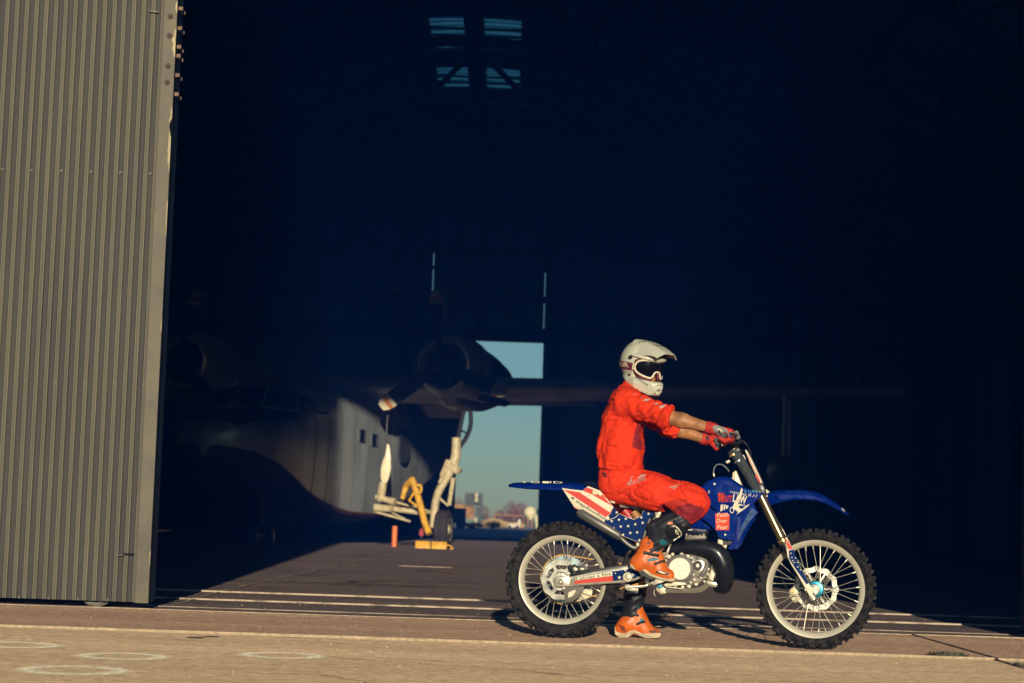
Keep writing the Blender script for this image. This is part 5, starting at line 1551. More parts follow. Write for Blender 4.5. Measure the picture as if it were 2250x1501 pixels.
# ---------------------------------------------------------------- tank, shroud, radiator wing
tf = lambda u, v: 0.0
tk_ = sheet([(1500, 1092), (1530, 1074), (1544, 1066), (1556, 1055), (1583, 1046), (1600, 1048), (1608, 1052), (1640, 1074), (1662, 1090), (1640, 1125), (1600, 1160), (1573, 1166), (1540, 1165), (1504, 1159), (1490, 1140), (1496, 1110)], .105, .21, None, 'fuel_tank', m_blue, bev=.022, smooth=50)
disc((1570, 1063.5), .0065, .1065, .008, m_white, 'tank_bolt', tk_, 12)
sf = lambda u, v: .030 * math.sin(min(1, max(0, (u - P(1560, 1100, .15).x) / .30)) * math.pi * .55)
wSh = .140
shr = sheet([(1556, 1086), (1575, 1074), (1594, 1064), (1612, 1068), (1640, 1074), (1677, 1083), (1679, 1085), (1668, 1096), (1650, 1112), (1632, 1130), (1620, 1136), (1600, 1128), (1578, 1124), (1562, 1112)], wSh, .006, sf, 'radiator_shroud', m_blue, cut=.018, smooth=40)
sf2 = lambda u, v: .034 - .02 * max(0, min(1, (P(1600, 1130, .15).z - v) / .15))
low = sheet([(1557, 1122), (1578, 1124), (1600, 1127), (1621, 1136), (1619, 1150), (1616, 1180), (1613, 1186), (1600, 1187), (1580, 1181), (1574, 1166), (1558, 1150), (1545, 1140)], wSh - .004, .006, sf2, 'lower_shroud', m_blue, cut=.02, smooth=40)
sf3 = lambda u, v: .030
wing = sheet([(1650, 1112), (1655, 1106), (1666, 1127), (1648, 1146), (1632, 1172), (1621, 1196), (1610, 1208), (1600, 1206), (1612, 1188), (1617, 1180), (1621, 1137), (1634, 1129)], wSh - .004, .008, lambda u, v: .030 - .05 * max(0, (u - P(1625, 1150, .14).x) / .12), 'radiator_wing', m_blue, cut=.02, smooth=40)
sheet([(1652, 1116), (1664, 1126), (1647, 1146), (1632, 1170), (1625, 1184), (1622, 1182), (1628, 1162), (1640, 1136)], wSh - .002, .004, lambda u, v: .0305 - .05 * max(0, (u - P(1625, 1150, .14).x) / .12), 'scuffed_edge', m_bluelt, wing, cut=.02)
# shroud graphics
T_ = dict(wf=sf, parent=shr)
wD = wSh + .0016
sheet([(1578, 1083), (1593, 1084), (1592, 1104), (1579, 1102)], wSh + .0008, .0006, sf, 'decal', m_red, shr, cut=.018)
text_on('O', (1580, 1101), (1592, 1103), 17, wD, m_ink, **T_, bold=.0)
text_on('U', (1593, 1103), (1600, 1104), 14, wD, m_red, **T_, bold=.04)
text_on('T', (1601, 1104), (1608, 1105), 15, wD, m_red, **T_, bold=.04)
text_on('LAW', (1610, 1103), (1640, 1108), 17, wD, m_white, **T_, bold=.03)
text_on('roni ms 0.11', (1604, 1083), (1664, 1094), 6, wD, m_white, **T_, shear=.35)
text_on('& LUMB', (1636, 1082), (1666, 1084), 6, wD, m_teal, **T_)
text_on('S', (1556, 1084), (1560, 1084), 6, wD, m_white, **T_)
text_on('FMX', (1630, 1112), (1640, 1114), 4, wD, m_white, **T_)
def gfx(pts, m, nm='decal'): sheet(pts, wSh + .0010, .0006, sf, nm, m, shr, cut=.018)
gfx([(1584, 1109), (1590, 1109), (1588, 1122), (1583, 1124)], m_white)
gfx([(1591.5, 1109), (1595, 1109), (1593, 1120), (1590, 1122)], m_white)
gfx([(1596, 1110), (1602, 1112), (1598, 1118), (1595, 1119)], m_white)
# little jumping bike silhouette
gfx([(1613, 1108), (1617, 1100), (1622, 1102), (1623, 1108), (1630, 1108), (1630, 1111), (1624, 1112), (1626, 1117), (1632, 1119), (1629, 1124), (1622, 1125), (1616, 1120), (1612, 1121), (1610, 1115)], m_white)
ringp = [(1609 + 5 * math.cos(t), 1121 + 7 * math.sin(t)) for t in np.linspace(0, 6.283, 18, endpoint=False)]
ringq = [(1609 + 3.4 * math.cos(t), 1121 + 5 * math.sin(t)) for t in np.linspace(0, 6.283, 18, endpoint=False)]
bm = B(); A_ = [P(*p, wD) for p in ringp]; B_ = [P(*p, wD) for p in ringq]
for l_ in (A_, B_):
    for v in l_: v.y -= sf(v.x, v.z)
va = [bm.verts.new(v) for v in A_]; vb = [bm.verts.new(v) for v in B_]
for k in range(18): bm.faces.new((va[k], va[(k + 1) % 18], vb[(k + 1) % 18], vb[k]))
bp('decal', bm, m_white, None, shr)
gfx([(1648, 1107), (1644, 1113), (1626, 1126), (1619, 1131), (1622, 1126), (1632, 1118)], m_white)
gfx([(1630, 1072), (1633, 1076), (1630, 1090), (1626, 1098), (1620, 1104), (1624, 1090)], m_white)
# red sticker with its three lines
wL = wSh - .004
stk = sheet([(1572.5, 1129), (1598, 1127), (1604, 1131), (1604, 1138), (1602.5, 1165), (1573.5, 1165)], wL + .001, .0008, sf2, 'sticker', mat('orange_red_sticker', (.66, .055, .010), .45), low, cut=.02)
for tx, x0, x1, y in (('Faith', 1576, 1602, 1136), ('Over', 1575, 1599, 1149), ('Fear', 1576, 1601, 1163)):
    text_on(tx, (x0, y), (x1, y - .5), 8.5, wL + .0022, m_white, 'lettering', stk, shear=.3, wf=sf2)
disc((1593.5, 1175), .006, wL + .028, .008, m_white, 'shroud_bolt', low, 12)
for q in ((1560, 1131, .012), (1570, 1129, .011), (1565, 1133, .008)): disc(q[:2], q[2], .158, .02, m_tan, 'tap', low, 14)
# radiator core and hoses behind
sheet([(1578, 1182), (1588, 1184), (1590, 1200), (1576, 1200)], .10, .04, None, 'radiator', m_white, bev=.003)
sheet([(1580, 1150), (1616, 1140), (1614, 1196), (1590, 1198)], .11, .02, None, 'radiator_core', m_black)
sheet([(1584, 1196), (1598, 1192), (1596, 1206), (1586, 1206)], .105, .03, None, 'radiator_tank', m_tan, bev=.004)
# head stock casting (tan) between tank and fork
hs = sheet([(1612, 1035), (1618, 1033), (1625, 1052), (1632, 1070), (1634, 1076), (1628, 1074), (1602, 1066), (1593, 1064), (1602, 1060), (1607, 1050)], .045, .09, None, 'head_stock', m_tan, bev=.008)
pipe([(1612, 1038, .05), (1610, 1052, .052), (1600, 1062, .05)], .006, m_white, 'stock_rib', hs, 8)
# fuel cap breather hose
pipe([(1569, 1046, .02), (1568, 1034, .02), (1574, 1022, .02), (1586, 1021, .02), (1596, 1028, .02), (1602, 1036, .03)], .0042, mat('clear_grey_hose', (.16, .18, .20), .3), 'breather_hose', n=8)
pipe([(1569, 1047, .02), (1568, 1040, .02)], .006, m_bolt, 'breather_fitting', n=8)
# ---------------------------------------------------------------- fork, front fender, plate
wF = .104
def fork(w, s):
    up_ = pipe([(1613, 990, w), (1668, 1082, w)], .0305, m_neop, 'fork_sleeve', n=18, smooth_path=False)
    if s > 0:
        bp('sleeve_cuff', tubem([P(1612, 986, w), P(1619, 1001, w)], [.026, .029], 18), m_sil, 40, up_)
        bp('sleeve_band', tubem([P(1618, 999, w), P(1622, 1008, w)], [.031, .031], 18), m_neop, 40, up_)
        bp('band_ring', tubem([P(1623, 1012, w), P(1624, 1014, w)], [.0315, .0315], 18), m_polish, 40, up_)
        bp('cuff_ring', tubem([P(1611, 998, w), P(1612.5, 1001, w)], [.030, .030], 18), m_gold, 40, up_)
    bp('fork_tube', tubem([P(1667, 1080, w), P(1671, 1088, w), P(1718, 1184, w)], [.0275, .0275, .0275], 22), m_bronze, 40)
    sl_ = bp('fork_seal', tubem([P(1716, 1180, w), P(1718, 1184, w), P(1722, 1192, w), P(1724, 1196, w)], [.028, .031, .031, .028], 22), m_bronze, 40)
    bp('seal_ring', tubem([P(1719.2, 1186.6, w), P(1720.2, 1188.6, w)], [.0322, .0322], 22), m_gold, 40, sl_)
    bp('fork_slider', tubem([P(1722, 1192, w), P(1742, 1232, w), P(1783, 1308, w)], [.0235, .0235, .022], 18), m_black, 40)
    g = sheet([(1726, 1180), (1729, 1181), (1742, 1206), (1756, 1240), (1777, 1282), (1784, 1292), (1788, 1302), (1780, 1312), (1771, 1296), (1752, 1262), (1738, 1240), (1730, 1222), (1727, 1200)], w + s * .034 if s > 0 else w - .030, .006, lambda u, v: -.012 * abs(((u - P(1726, 1180, w).x) - (P(1726, 1180, w).z - v) * .52) / .03) ** 1.5 if False else 0.0, 'fork_guard', m_white, None, bev=.002)
    if s > 0:
        sheet([(1727, 1184), (1730, 1186), (1742, 1206), (1733, 1208), (1729, 1200)], w + .0354, .0012, None, 'decal_stripe', m_red, g)
        sheet([(1733, 1210), (1743, 1207), (1756, 1241), (1777, 1282), (1772, 1284), (1748, 1250), (1734, 1228)], w + .0354, .0012, None, 'decal_field', m_navy, g)
        for x, y in ((1738, 1216), (1740, 1225), (1748, 1226), (1745, 1236), (1752, 1236), (1753, 1246), (1759, 1252), (1742, 1232)):
            sheet(star_pts(x, y, 2.0), w + .0364, .0008, None, 'decal_star', m_white, g)
    ax_ = bp('axle_lug', tubem([P(1776, 1296, w), P(1789, 1318, w)], [.022, .020], 16), m_alloy, 40)
    disc((1770, 1296), .006, w + .03, .012, m_bolt, 'lug_bolt', ax_, 12)
fork(wF, 1); fork(-wF, -1)
disc((1792, 1300), .017, .085, .03, m_polish, 'axle', None, 22, prof=[(.008, .004), (.009, 0), (.015, 0), (.017, .004), (.017, .03), (.008, .03)])
# triple clamps
tcl = sheet([(1598, 994), (1606, 988), (1622, 982), (1628, 990), (1612, 1000), (1602, 1004)], .13, .26, None, 'top_clamp', m_black, bev=.006)
sheet([(1626, 1001), (1634, 999), (1639, 1010), (1632, 1014)], .10, .04, None, 'clamp_bracket', m_white, tcl, bev=.002)
sheet([(1594, 1014), (1602, 1010), (1605, 1015), (1597, 1019)], .09, .03, None, 'clamp_bracket', m_white, tcl, bev=.002)
lcl = sheet([(1648, 1072), (1676, 1060), (1684, 1084), (1662, 1096)], .125, .25, None, 'lower_clamp', m_bluedk, bev=.008)
ff = shell([((1677, 1086), (1690, 1111), .070), ((1690, 1081), (1700, 1106), .085), ((1710, 1077), (1716, 1102), .098), ((1740, 1076), (1744, 1097), .105), ((1770, 1077), (1772, 1096), .105), ((1795, 1081), (1795, 1099), .10), ((1815, 1090), (1814, 1105), .092), ((1840, 1107), (1838, 1117), .080), ((1858, 1123), (1856, 1128), .060), ((1866, 1130), (1865, 1132), .03)], 'front_fender', m_blue)
sheet([(1708, 1088), (1745, 1087), (1790, 1090), (1808, 1098), (1806, 1102), (1790, 1096), (1745, 1093), (1714, 1098)], .106, .0018, lambda u, v: -.004, 'fender_facet', m_bluelt if False else m_blue, ff)
disc((1685, 1090), .005, .075, .006, m_white, 'fender_bolt', ff, 12)
text_on('FOX', (1848, 1119), (1855, 1125), 4, .07, m_white, 'lettering', ff)
fp_ = sheet([(1636, 988), (1640, 989), (1652, 1012), (1668, 1046), (1680, 1073), (1691, 1081), (1682, 1087), (1668, 1071), (1657, 1056), (1660, 1043), (1648, 1018)], .062, .124, None, 'number_plate', m_white, bev=.004)
sheet([(1641, 998), (1645, 1003), (1668, 1051), (1675, 1068), (1664, 1058), (1661, 1050), (1661, 1040)], .0632, .0012, None, 'decal_stripe', m_red, fp_)
# brake hose along the fork, cables over the bars
pipe([(1620, 975, -.02), (1634, 974, -.03), (1646, 986, -.03), (1650, 1000, -.04), (1645, 1030, -.06)], .0045, m_black, 'cable', n=8)
pipe([(1614, 978, .02), (1628, 968, .0), (1640, 976, .0), (1648, 992, -.02)], .0035, m_black, 'cable', n=8)
pipe([(1690, 1112, -.12), (1712, 1150, -.125), (1724, 1172, -.125), (1728, 1180, -.125)], .003, m_bolt, 'brake_hose', n=8)
pipe([(1727, 1182, -.125), (1733, 1178, -.12)], .006, m_bolt, 'hose_clamp', n=8)
pipe([(1718, 1240, -.07), (1716, 1256, -.07), (1722, 1280, -.075), (1734, 1300, -.075)], .004, m_black, 'brake_hose', n=8)
fc = sheet([(1734, 1296), (1742, 1290), (1752, 1296), (1758, 1306), (1756, 1318), (1748, 1326), (1740, 1320), (1734, 1310)], -.045, .03, None, 'front_caliper', m_tan, bev=.004)
for q in ((1744, 1300), (1750, 1310), (1744, 1316)): disc(q, .009, -.042, .01, random.choice((m_gold, m_bolt)), 'caliper_piston', fc, 14)
# handlebar
hbp = [P(1570, 968, -.40), P(1580, 968, -.30), P(1606, 974, -.18), P(1616, 980, -.07), P(1616, 980, .07), P(1612, 972, .18), P(1600, 958, .30), P(1590, 955.5, .40)]
hb_ = bp('handlebar', tubem(smoothpath(hbp, 5), .0125, 12), m_black)
bp('bar_pad', tubem([P(1608, 966, -.10), P(1608, 965, .10)], .024, 14), m_black, 45, hb_)
bp('bar_clamp', boxm(tuple(P(1608, 992, .055)), tuple(P(1624, 974, -.055)), .006), m_black, 40, hb_)
for q0, q1 in ((P(1594, 956.5, .30), P(1590, 955.5, .402)), (P(1579, 968, -.30), P(1570, 968, -.402))):
    bp('grip', tubem([q0, q0 + (q1 - q0) * .06, q0 + (q1 - q0) * .1, q1], [.026, .026, .017, .018], 14), m_black, 40, hb_)
bp('brake_lever', tubem(smoothpath([P(1612, 962, .25), P(1620, 956, .30), P(1614, 952, .40), P(1606, 950, .44)], 5), .006, 8, flat=((0, 0, 1), .7)), m_polish, 45, hb_)
bp('lever_perch', boxm(tuple(P(1604, 968, .275)), tuple(P(1618, 954, .235)), .006), m_black, 40, hb_)
bp('master_cylinder', tubem([P(1622, 962, .22), P(1617, 950, .25)], .014, 12), m_alloy, 40, hb_)
bp('clutch_lever', tubem(smoothpath([P(1592, 970, -.25), P(1600, 968, -.30), P(1594, 966, -.42)], 5), .006, 8, flat=((0, 0, 1), .7)), m_polish, 45, hb_)
bp('clutch_perch', boxm(tuple(P(1584, 982, -.235)), tuple(P(1596, 966, -.275)), .006), m_alloy, 40, hb_)

# the same plastics on the far side
for src in (shr, low, wing, pan):
    me = src.data.copy()
    for v in me.vertices: v.co.y = -v.co.y
    me.flip_normals()
    obj(src.name.split('.')[0], me, None, bike, 35)

# ================================================================== THE RIDER
from mathutils.bvhtree import BVHTree
def J(px, py, w): return np.array(P(px, py, w))
m_skin = mat('tanned_skin', (.38, .17, .068), .5, var=.32, vscale=22, bump=.15, bscale=70)
m_jersey = mat('orange_red_jersey', (.72, .036, .006), .8, var=.10, vscale=9, bump=.35, bscale=34, bdist=.02, spec=.25)
m_pants = mat('orange_red_trousers', (.70, .034, .006), .75, var=.10, vscale=9, bump=.30, bscale=34, bdist=.02, spec=.3)
m_dkred = mat('dark_red_panel_and_shade', (.24, .009, .016), .75, var=.15, vscale=14, bump=.2, bscale=120)  # knee panel cloth, also the shade laid on the jersey front
m_grey = mat('grey_print', (.36, .30, .27), .6)
m_helm = mat('off_white_helmet', (.52, .52, .42), .32, var=.05, vscale=8, coat=.2)
m_mar = mat('maroon_strap', (.13, .018, .035), .7)
m_lens = mat('dark_goggle_lens', (.004, .003, .007), .10, spec=.25)
m_pad = mat('black_padding', (.012, .012, .014), .9)
m_glred = mat('red_glove_knit', (.48, .024, .012), .7, var=.15, vscale=30, bump=.2, bscale=150)
m_glgrey = mat('grey_glove_back', (.20, .21, .20), .7, var=.1, vscale=30)
m_glnavy = mat('navy_glove_palm', (.012, .03, .075), .7)
m_boot_o = mat('orange_boot_plastic', (.64, .125, .012), .42, var=.18, vscale=16, bump=.06, bscale=60)
m_boot_k = mat('black_boot_shaft', (.013, .015, .019), .5, var=.3, vscale=14, bump=.15, bscale=60)
m_sole = mat('cream_boot_sole', (.50, .40, .26), .7, var=.25, vscale=20)
m_boot_t = mat('teal_boot_insert', (.012, .14, .18), .55)

def union(p, prims, k, pad=.07):
    """Smooth union; each primitive is only worked out in the block of the grid near it."""
    d = np.full(p.shape[:-1], .25, np.float32)
    ax_ = (p[:, 0, 0, 0], p[0, :, 0, 1], p[0, 0, :, 2])
    for q in prims:
        lo_, hi_ = bounds([q], pad)
        sl_ = tuple(slice(int(np.searchsorted(ax_[i], lo_[i])), int(np.searchsorted(ax_[i], hi_[i]))) for i in range(3))
        sub = p[sl_]
        if sub.size == 0: continue
        e_ = sd_cone(sub, *q[1:]) if q[0] == 'c' else sd_ell(sub, *q[1:])
        d[sl_] = smin(d[sl_], e_, k)
    return d
def bounds(prims, pad):
    lo, hi = np.full(3, 1e9), np.full(3, -1e9)
    for q in prims:
        for c, r in (((q[1], q[3]), (q[2], q[4])) if q[0] == 'c' else ((q[1], max(q[2])),)):
            lo = np.minimum(lo, np.array(c) - r); hi = np.maximum(hi, np.array(c) + r)
    return lo - pad, hi + pad
def C(a, b2, ra, rb): return ('c', a, b2, ra, rb)
# joints
hipN, hipF = J(1370, 1064, .085), J(1370, 1064, -.085)
kneN, ankN = J(1524, 1101, .19), J(1421, 1228, .17)
kneF, ankF = J(1428, 1190, -.26), J(1391, 1345, -.345)
shN, shF = J(1377, 884, .185), J(1388, 884, -.185)
elN, wrN = J(1470, 917, .33), J(1564, 941, .375)
elF, wrF = J(1474, 938, -.30), J(1550, 966, -.375)
neck0, neck1 = J(1376, 872, 0), J(1398, 838, 0)
HC = J(1410, 806, 0)                                       # centre of the head
th, dn = math.radians(40), math.radians(7)
Hf = np.array([math.cos(th) * math.cos(dn), -math.sin(th) * math.cos(dn), -math.sin(dn)])
Hr = np.cross(Hf, [0, 0, 1]); Hr /= np.linalg.norm(Hr)
Hu = np.cross(Hr, Hf)
HR = np.stack([Hf, Hr, Hu], 1)                             # columns: forward, right, up of the head
def HP(f, r, u): return HC + Hf * f + Hr * r + Hu * u
# ---------------------------------------------------------------- body: one continuous surface
body_pr = [C(J(1362, 1050, .06), J(1366, 960, .075), .095, .085), C(J(1362, 1050, -.06), J(1366, 960, -.075), .095, .085),
           C(J(1366, 960, .075), J(1378, 888, .09), .085, .075), C(J(1366, 960, -.075), J(1378, 888, -.09), .085, .075),
           C(J(1378, 888, .09), shN, .07, .055), C(J(1378, 888, -.09), shF, .07, .055), C(neck0, neck1, .06, .052),
           C(neck1, HC, .055, .07), ('e', HP(.0, 0, .01), (.098, .076, .115), HR), C(HP(.05, 0, -.06), HP(.072, 0, -.075), .05, .042),
           C(HP(.095, 0, .0), HP(.112, 0, -.026), .010, .015), C(HP(.088, -.02, -.058), HP(.088, .02, -.058), .010, .010), C(HP(.086, -.035, .012), HP(.086, .035, .012), .012, .012),
           C(shN, elN, .052, .040), C(elN, elN + (wrN - elN) * .3, .041, .044), C(elN + (wrN - elN) * .3, wrN, .043, .027),
           C(shF, elF, .052, .040), C(elF, elF + (wrF - elF) * .3, .041, .043), C(elF + (wrF - elF) * .3, wrF, .042, .027),
           C(hipN, kneN, .078, .055), C(kneN, ankN, .055, .036), C(ankN, J(1466, 1258, .18), .034, .022),
           C(hipF, kneF, .078, .055), C(kneF, ankF, .055, .036), C(ankF, J(1430, 1388, -.35), .034, .020)]
# hands inside the gloves, closed round the grips
def hand_prims(wr, grip, sgn, fat=0.0):
    """Palm, four bent fingers and a thumb closed on a grip that runs sideways at point grip."""
    out = []
    ydir = np.array([0, -sgn, 0.])                         # towards the bar end
    fwd = (grip - wr); fwd[1] = 0; fwd /= np.linalg.norm(fwd)
    upv = np.array([-fwd[2], 0, fwd[0]])
    R_ = .034
    kn0 = grip + upv * R_ + fwd * .010
    for i in range(4):
        s = (i - 1.5) * .020
        L_ = (.96, 1.05, 1.0, .84)[i]                      # index is on the inner side
        base = kn0 + ydir * s + fwd * (.012 if i in (1, 2) else .006)
        j1 = grip + ydir * s + fwd * (R_ + .010) * L_ - upv * .004
        j2 = grip + ydir * s - upv * (R_ * .95) * L_ + fwd * .016
        tip = grip + ydir * s * .95 - upv * (R_ * .78) - fwd * .016
        out += [C(base, j1, .0115 + fat, .0105 + fat), C(j1, j2, .0105 + fat, .0095 + fat), C(j2, tip, .0095 + fat, .0085 + fat)]
        out += [C(wr + ydir * s * .45 + upv * .004, base, .017 + fat, .0135 + fat)]
    tb = wr + fwd * .030 - ydir * .028 - upv * .006
    t1 = grip - ydir * .044 - fwd * .012 - upv * .020
    t2 = grip - ydir * .030 + fwd * .012 - upv * .040
    out += [C(wr, tb, .020 + fat, .017 + fat), C(tb, t1, .015 + fat, .0125 + fat), C(t1, t2, .0125 + fat, .010 + fat)]
    return out
gripN, gripF = J(1593, 957, .365), J(1574, 971, -.365)
body_pr += hand_prims(wrN, gripN, 1) + hand_prims(wrF, gripF, -1)
def body_f(p):
    d = union(p, body_pr[:7], .05)
    d = smin(d, union(p, body_pr[7:13], .02), .03)
    d = smin(d, union(p, body_pr[13:16], .02), .03); d = smin(d, union(p, body_pr[16:19], .02), .03)
    d = smin(d, union(p, body_pr[19:22], .03), .04); d = smin(d, union(p, body_pr[22:25], .03), .04)
    d = smin(d, union(p, body_pr[25:], .006), .008)
    return d
lo, hi = bounds(body_pr, .03)
person = obj('person', surfnet(body_f, lo, hi, .0095), m_skin, None, None)
for p_ in person.data.polygons: p_.use_smooth = True
person.location = BO; person.rotation_euler = (0, 0, BRZ)
tag(person, 'rider in orange-red jersey, trousers and white helmet astride the blue motorcycle', 'person')
def rp(name, geo, m, smooth=None, parent=None, label=None):
    o = obj(name, geo, m, parent or person, smooth, label)
    if smooth is None and isinstance(geo, bpy.types.Mesh):
        for q in o.data.polygons: q.use_smooth = True
    return o
def wrap(target, pts=None, me=None, m=None, name='print', off=.0016, cut=.012, parent=None, wide=None, w0=.2):
    """Lay a traced outline (or a text mesh) on a garment by dropping it straight onto the near side of the surface."""
    bvh = BVHTree.FromPolygons([v.co for v in target.data.vertices], [tuple(q.vertices) for q in target.data.polygons])
    bm = B()
    if pts is not None:
        o = [P(x, y, w0) for x, y in pts]
        bm.faces.new([bm.verts.new(q) for q in o])
    else: bm.from_mesh(me)
    us = [v.co.x for v in bm.verts]; vs = [v.co.z for v in bm.verts]
    for ax_, a, b2 in ((0, min(us), max(us)), (2, min(vs), max(vs))):
        x = a + cut
        while x < b2:
            no = [0, 0, 0]; no[ax_] = 1; co = [0, 0, 0]; co[ax_] = x
            bmesh.ops.bisect_plane(bm, geom=bm.verts[:] + bm.edges[:] + bm.faces[:], plane_co=co, plane_no=no); x += cut
    bad = []
    for v in bm.verts:
        h_ = bvh.ray_cast(Vector((v.co.x, -.8, v.co.z)), Vector((0, 1, 0)))
        if h_[0] is None: bad.append(v)
        else: v.co = h_[0] + Vector((0, -off, 0)) + h_[1] * 0
    bmesh.ops.delete(bm, geom=bad, context='VERTS')
    bm.normal_update()
    return rp(name, bm, m, 60, parent or target)
def wrap_text(target, txt, p0, p1, hpx, m, name='lettering', shear=0.0, bold=0.0, w0=.2, parent=None):
    o = text_on(txt, p0, p1, hpx, w0, m, 'tmp', None, shear=shear, bold=bold)
    me = o.data.copy(); bpy.data.objects.remove(o)
    return wrap(target, None, me, m, name, cut=.01, parent=parent)
# ---------------------------------------------------------------- jersey
jer = [C(J(1363, 1020, .075), J(1364, 985, .078), .126, .129), C(J(1363, 1020, -.075), J(1364, 985, -.078), .126, .129),
       C(J(1364, 985, .078), J(1369, 925, .085), .129, .116), C(J(1364, 985, -.078), J(1369, 925, -.085), .129, .116),
       C(J(1369, 925, .085), J(1377, 886, .10), .116, .092), C(J(1369, 925, -.085), J(1377, 886, -.10), .116, .092),
       C(J(1377, 886, .09), shN, .090, .080), C(J(1377, 886, -.09), shF, .090, .080),
       C(J(1374, 878, 0), J(1390, 852, 0), .085, .068)]
slN = [C(shN, elN, .078, .061), C(elN, elN + (wrN - elN) * .10, .061, .056)]
slF = [C(shF, elF, .080, .066), C(elF, elF + (wrF - elF) * .22, .066, .058)]
waist = J(1363, 1037, 0)
def along(p, a, b2):
    ba = b2 - a; return ((p - a) @ ba) / (ba @ ba)
def crease(p, dirv, along_s, across_s, seed):
    """Sharp cloth creases: ridged noise drawn out along dirv."""
    dv = np.array(dirv, np.float32); dv /= np.linalg.norm(dv)
    t = p @ dv
    q = (p - t[..., None] * dv) / across_s + (t / along_s)[..., None] * dv
    q = q + .35 * np.stack([vnoise(p, .07, seed + 1), vnoise(p, .07, seed + 2), vnoise(p, .07, seed + 3)], -1)
    return (1 - np.abs(vnoise(q, 1.0, seed))) ** 5 - .22
def jersey_f(g):
    torso, sa, sb = union(g, jer, .05), union(g, slN, .03), union(g, slF, .03)
    base = np.minimum(torso, np.minimum(sa, sb))
    out = np.where(base < 0, -.05, .05).astype(np.float32) + base * .1
    mk = np.abs(base) < .05
    p = g[mk]
    q = p + .010 * np.stack([vnoise(p, .09, 1), vnoise(p, .09, 2), vnoise(p, .09, 3)], -1)
    d = torso[mk]
    env = np.clip((J(1360, 900, 0)[2] - p[..., 2]) / .35, 0, 1)
    d = d + (.006 + .014 * env) * crease(p, (.30, .1, 1), .22, .050, 3) + .008 * crease(p, (1, .2, .55), .16, .045, 23)
    side = np.exp(-((p[..., 0] - J(1352, 930, .2)[0]) / .030) ** 2)
    d = d + .0036 * np.sin(p[..., 2] * 210 + 6 * q[..., 0]) * side
    hem = np.exp(-((p[..., 2] - J(1363, 1028, 0)[2]) / .03) ** 2)
    d = d - .010 * hem * (.5 + crease(p, (0, 0, 1), .1, .035, 41))
    def sleeve(s, sh, el, seed):
        t = along(p, sh, el)
        ar = (el - sh) / np.linalg.norm(el - sh); across = np.cross(ar, [.2, 1, .1])
        return s + (.012 + .014 * np.clip(t, 0, 1)) * crease(p, across + .5 * ar, .11, .034, 7 + seed) + .004 * np.sin(t * 26 + q[..., 2] * 40)
    d = smin(d, sleeve(sa[mk], shN, elN, 0), .035); d = smin(d, sleeve(sb[mk], shF, elF, 3), .035)
    d = smax(d, plane(p, waist, (-.10, 0, -1)), .012)                       # hem
    # cuffs: cut across each forearm
    for el, wr, k in ((elN, wrN, .07), (elF, wrF, .20)):
        a = el + (wr - el) * k; n = (wr - el) / np.linalg.norm(wr - el)
        loc = np.sqrt(((p - a) ** 2).sum(-1)) < .13
        d = np.where(loc, smax(d, (p - a) @ n, .006), d)
    # neck opening
    d = smax(d, -sd_cone(p, J(1388, 862, 0), J(1404, 830, 0), .050, .060), .008)
    out[mk] = d
    return out
lo, hi = bounds(jer + slN + slF, .03)
jersey = rp('jersey', surfnet(jersey_f, lo, hi, .0056), m_jersey)
wrap(jersey, [(1334, 872), (1351, 879), (1351, 881), (1334, 875)], m=m_ink, name='back_print')
wrap(jersey, [(1342, 866), (1345, 866), (1338, 884), (1336, 890), (1334, 889)], m=m_ink, name='back_print')
wrap(jersey, [(1331, 882), (1334, 880), (1330, 912), (1328, 914)], m=m_ink, name='back_print')
wrap(jersey, [(1336, 884), (1338, 884), (1334, 910), (1332, 914)], m=m_ink, name='back_print')
for pts in (((1393, 866), (1400, 867), (1397, 870)), ((1410, 875), (1416, 873), (1412, 878)), ((1418, 881), (1426, 878), (1434, 879), (1428, 883), (1420, 884)), ((1440, 891), (1447, 888), (1453, 889), (1449, 894), (1441, 895)), ((1455, 896), (1462, 893), (1470, 894), (1464, 899), (1458, 902))):
    wrap(jersey, list(pts), m=m_grey, name='sleeve_print')
wrap(jersey, [(1399, 925), (1410, 930), (1411, 985), (1404, 988), (1388, 982), (1393, 950)], m=m_dkred, name='front_shade', off=.004, cut=.007)  # dark red patch: shade on the jersey front, put into the colour
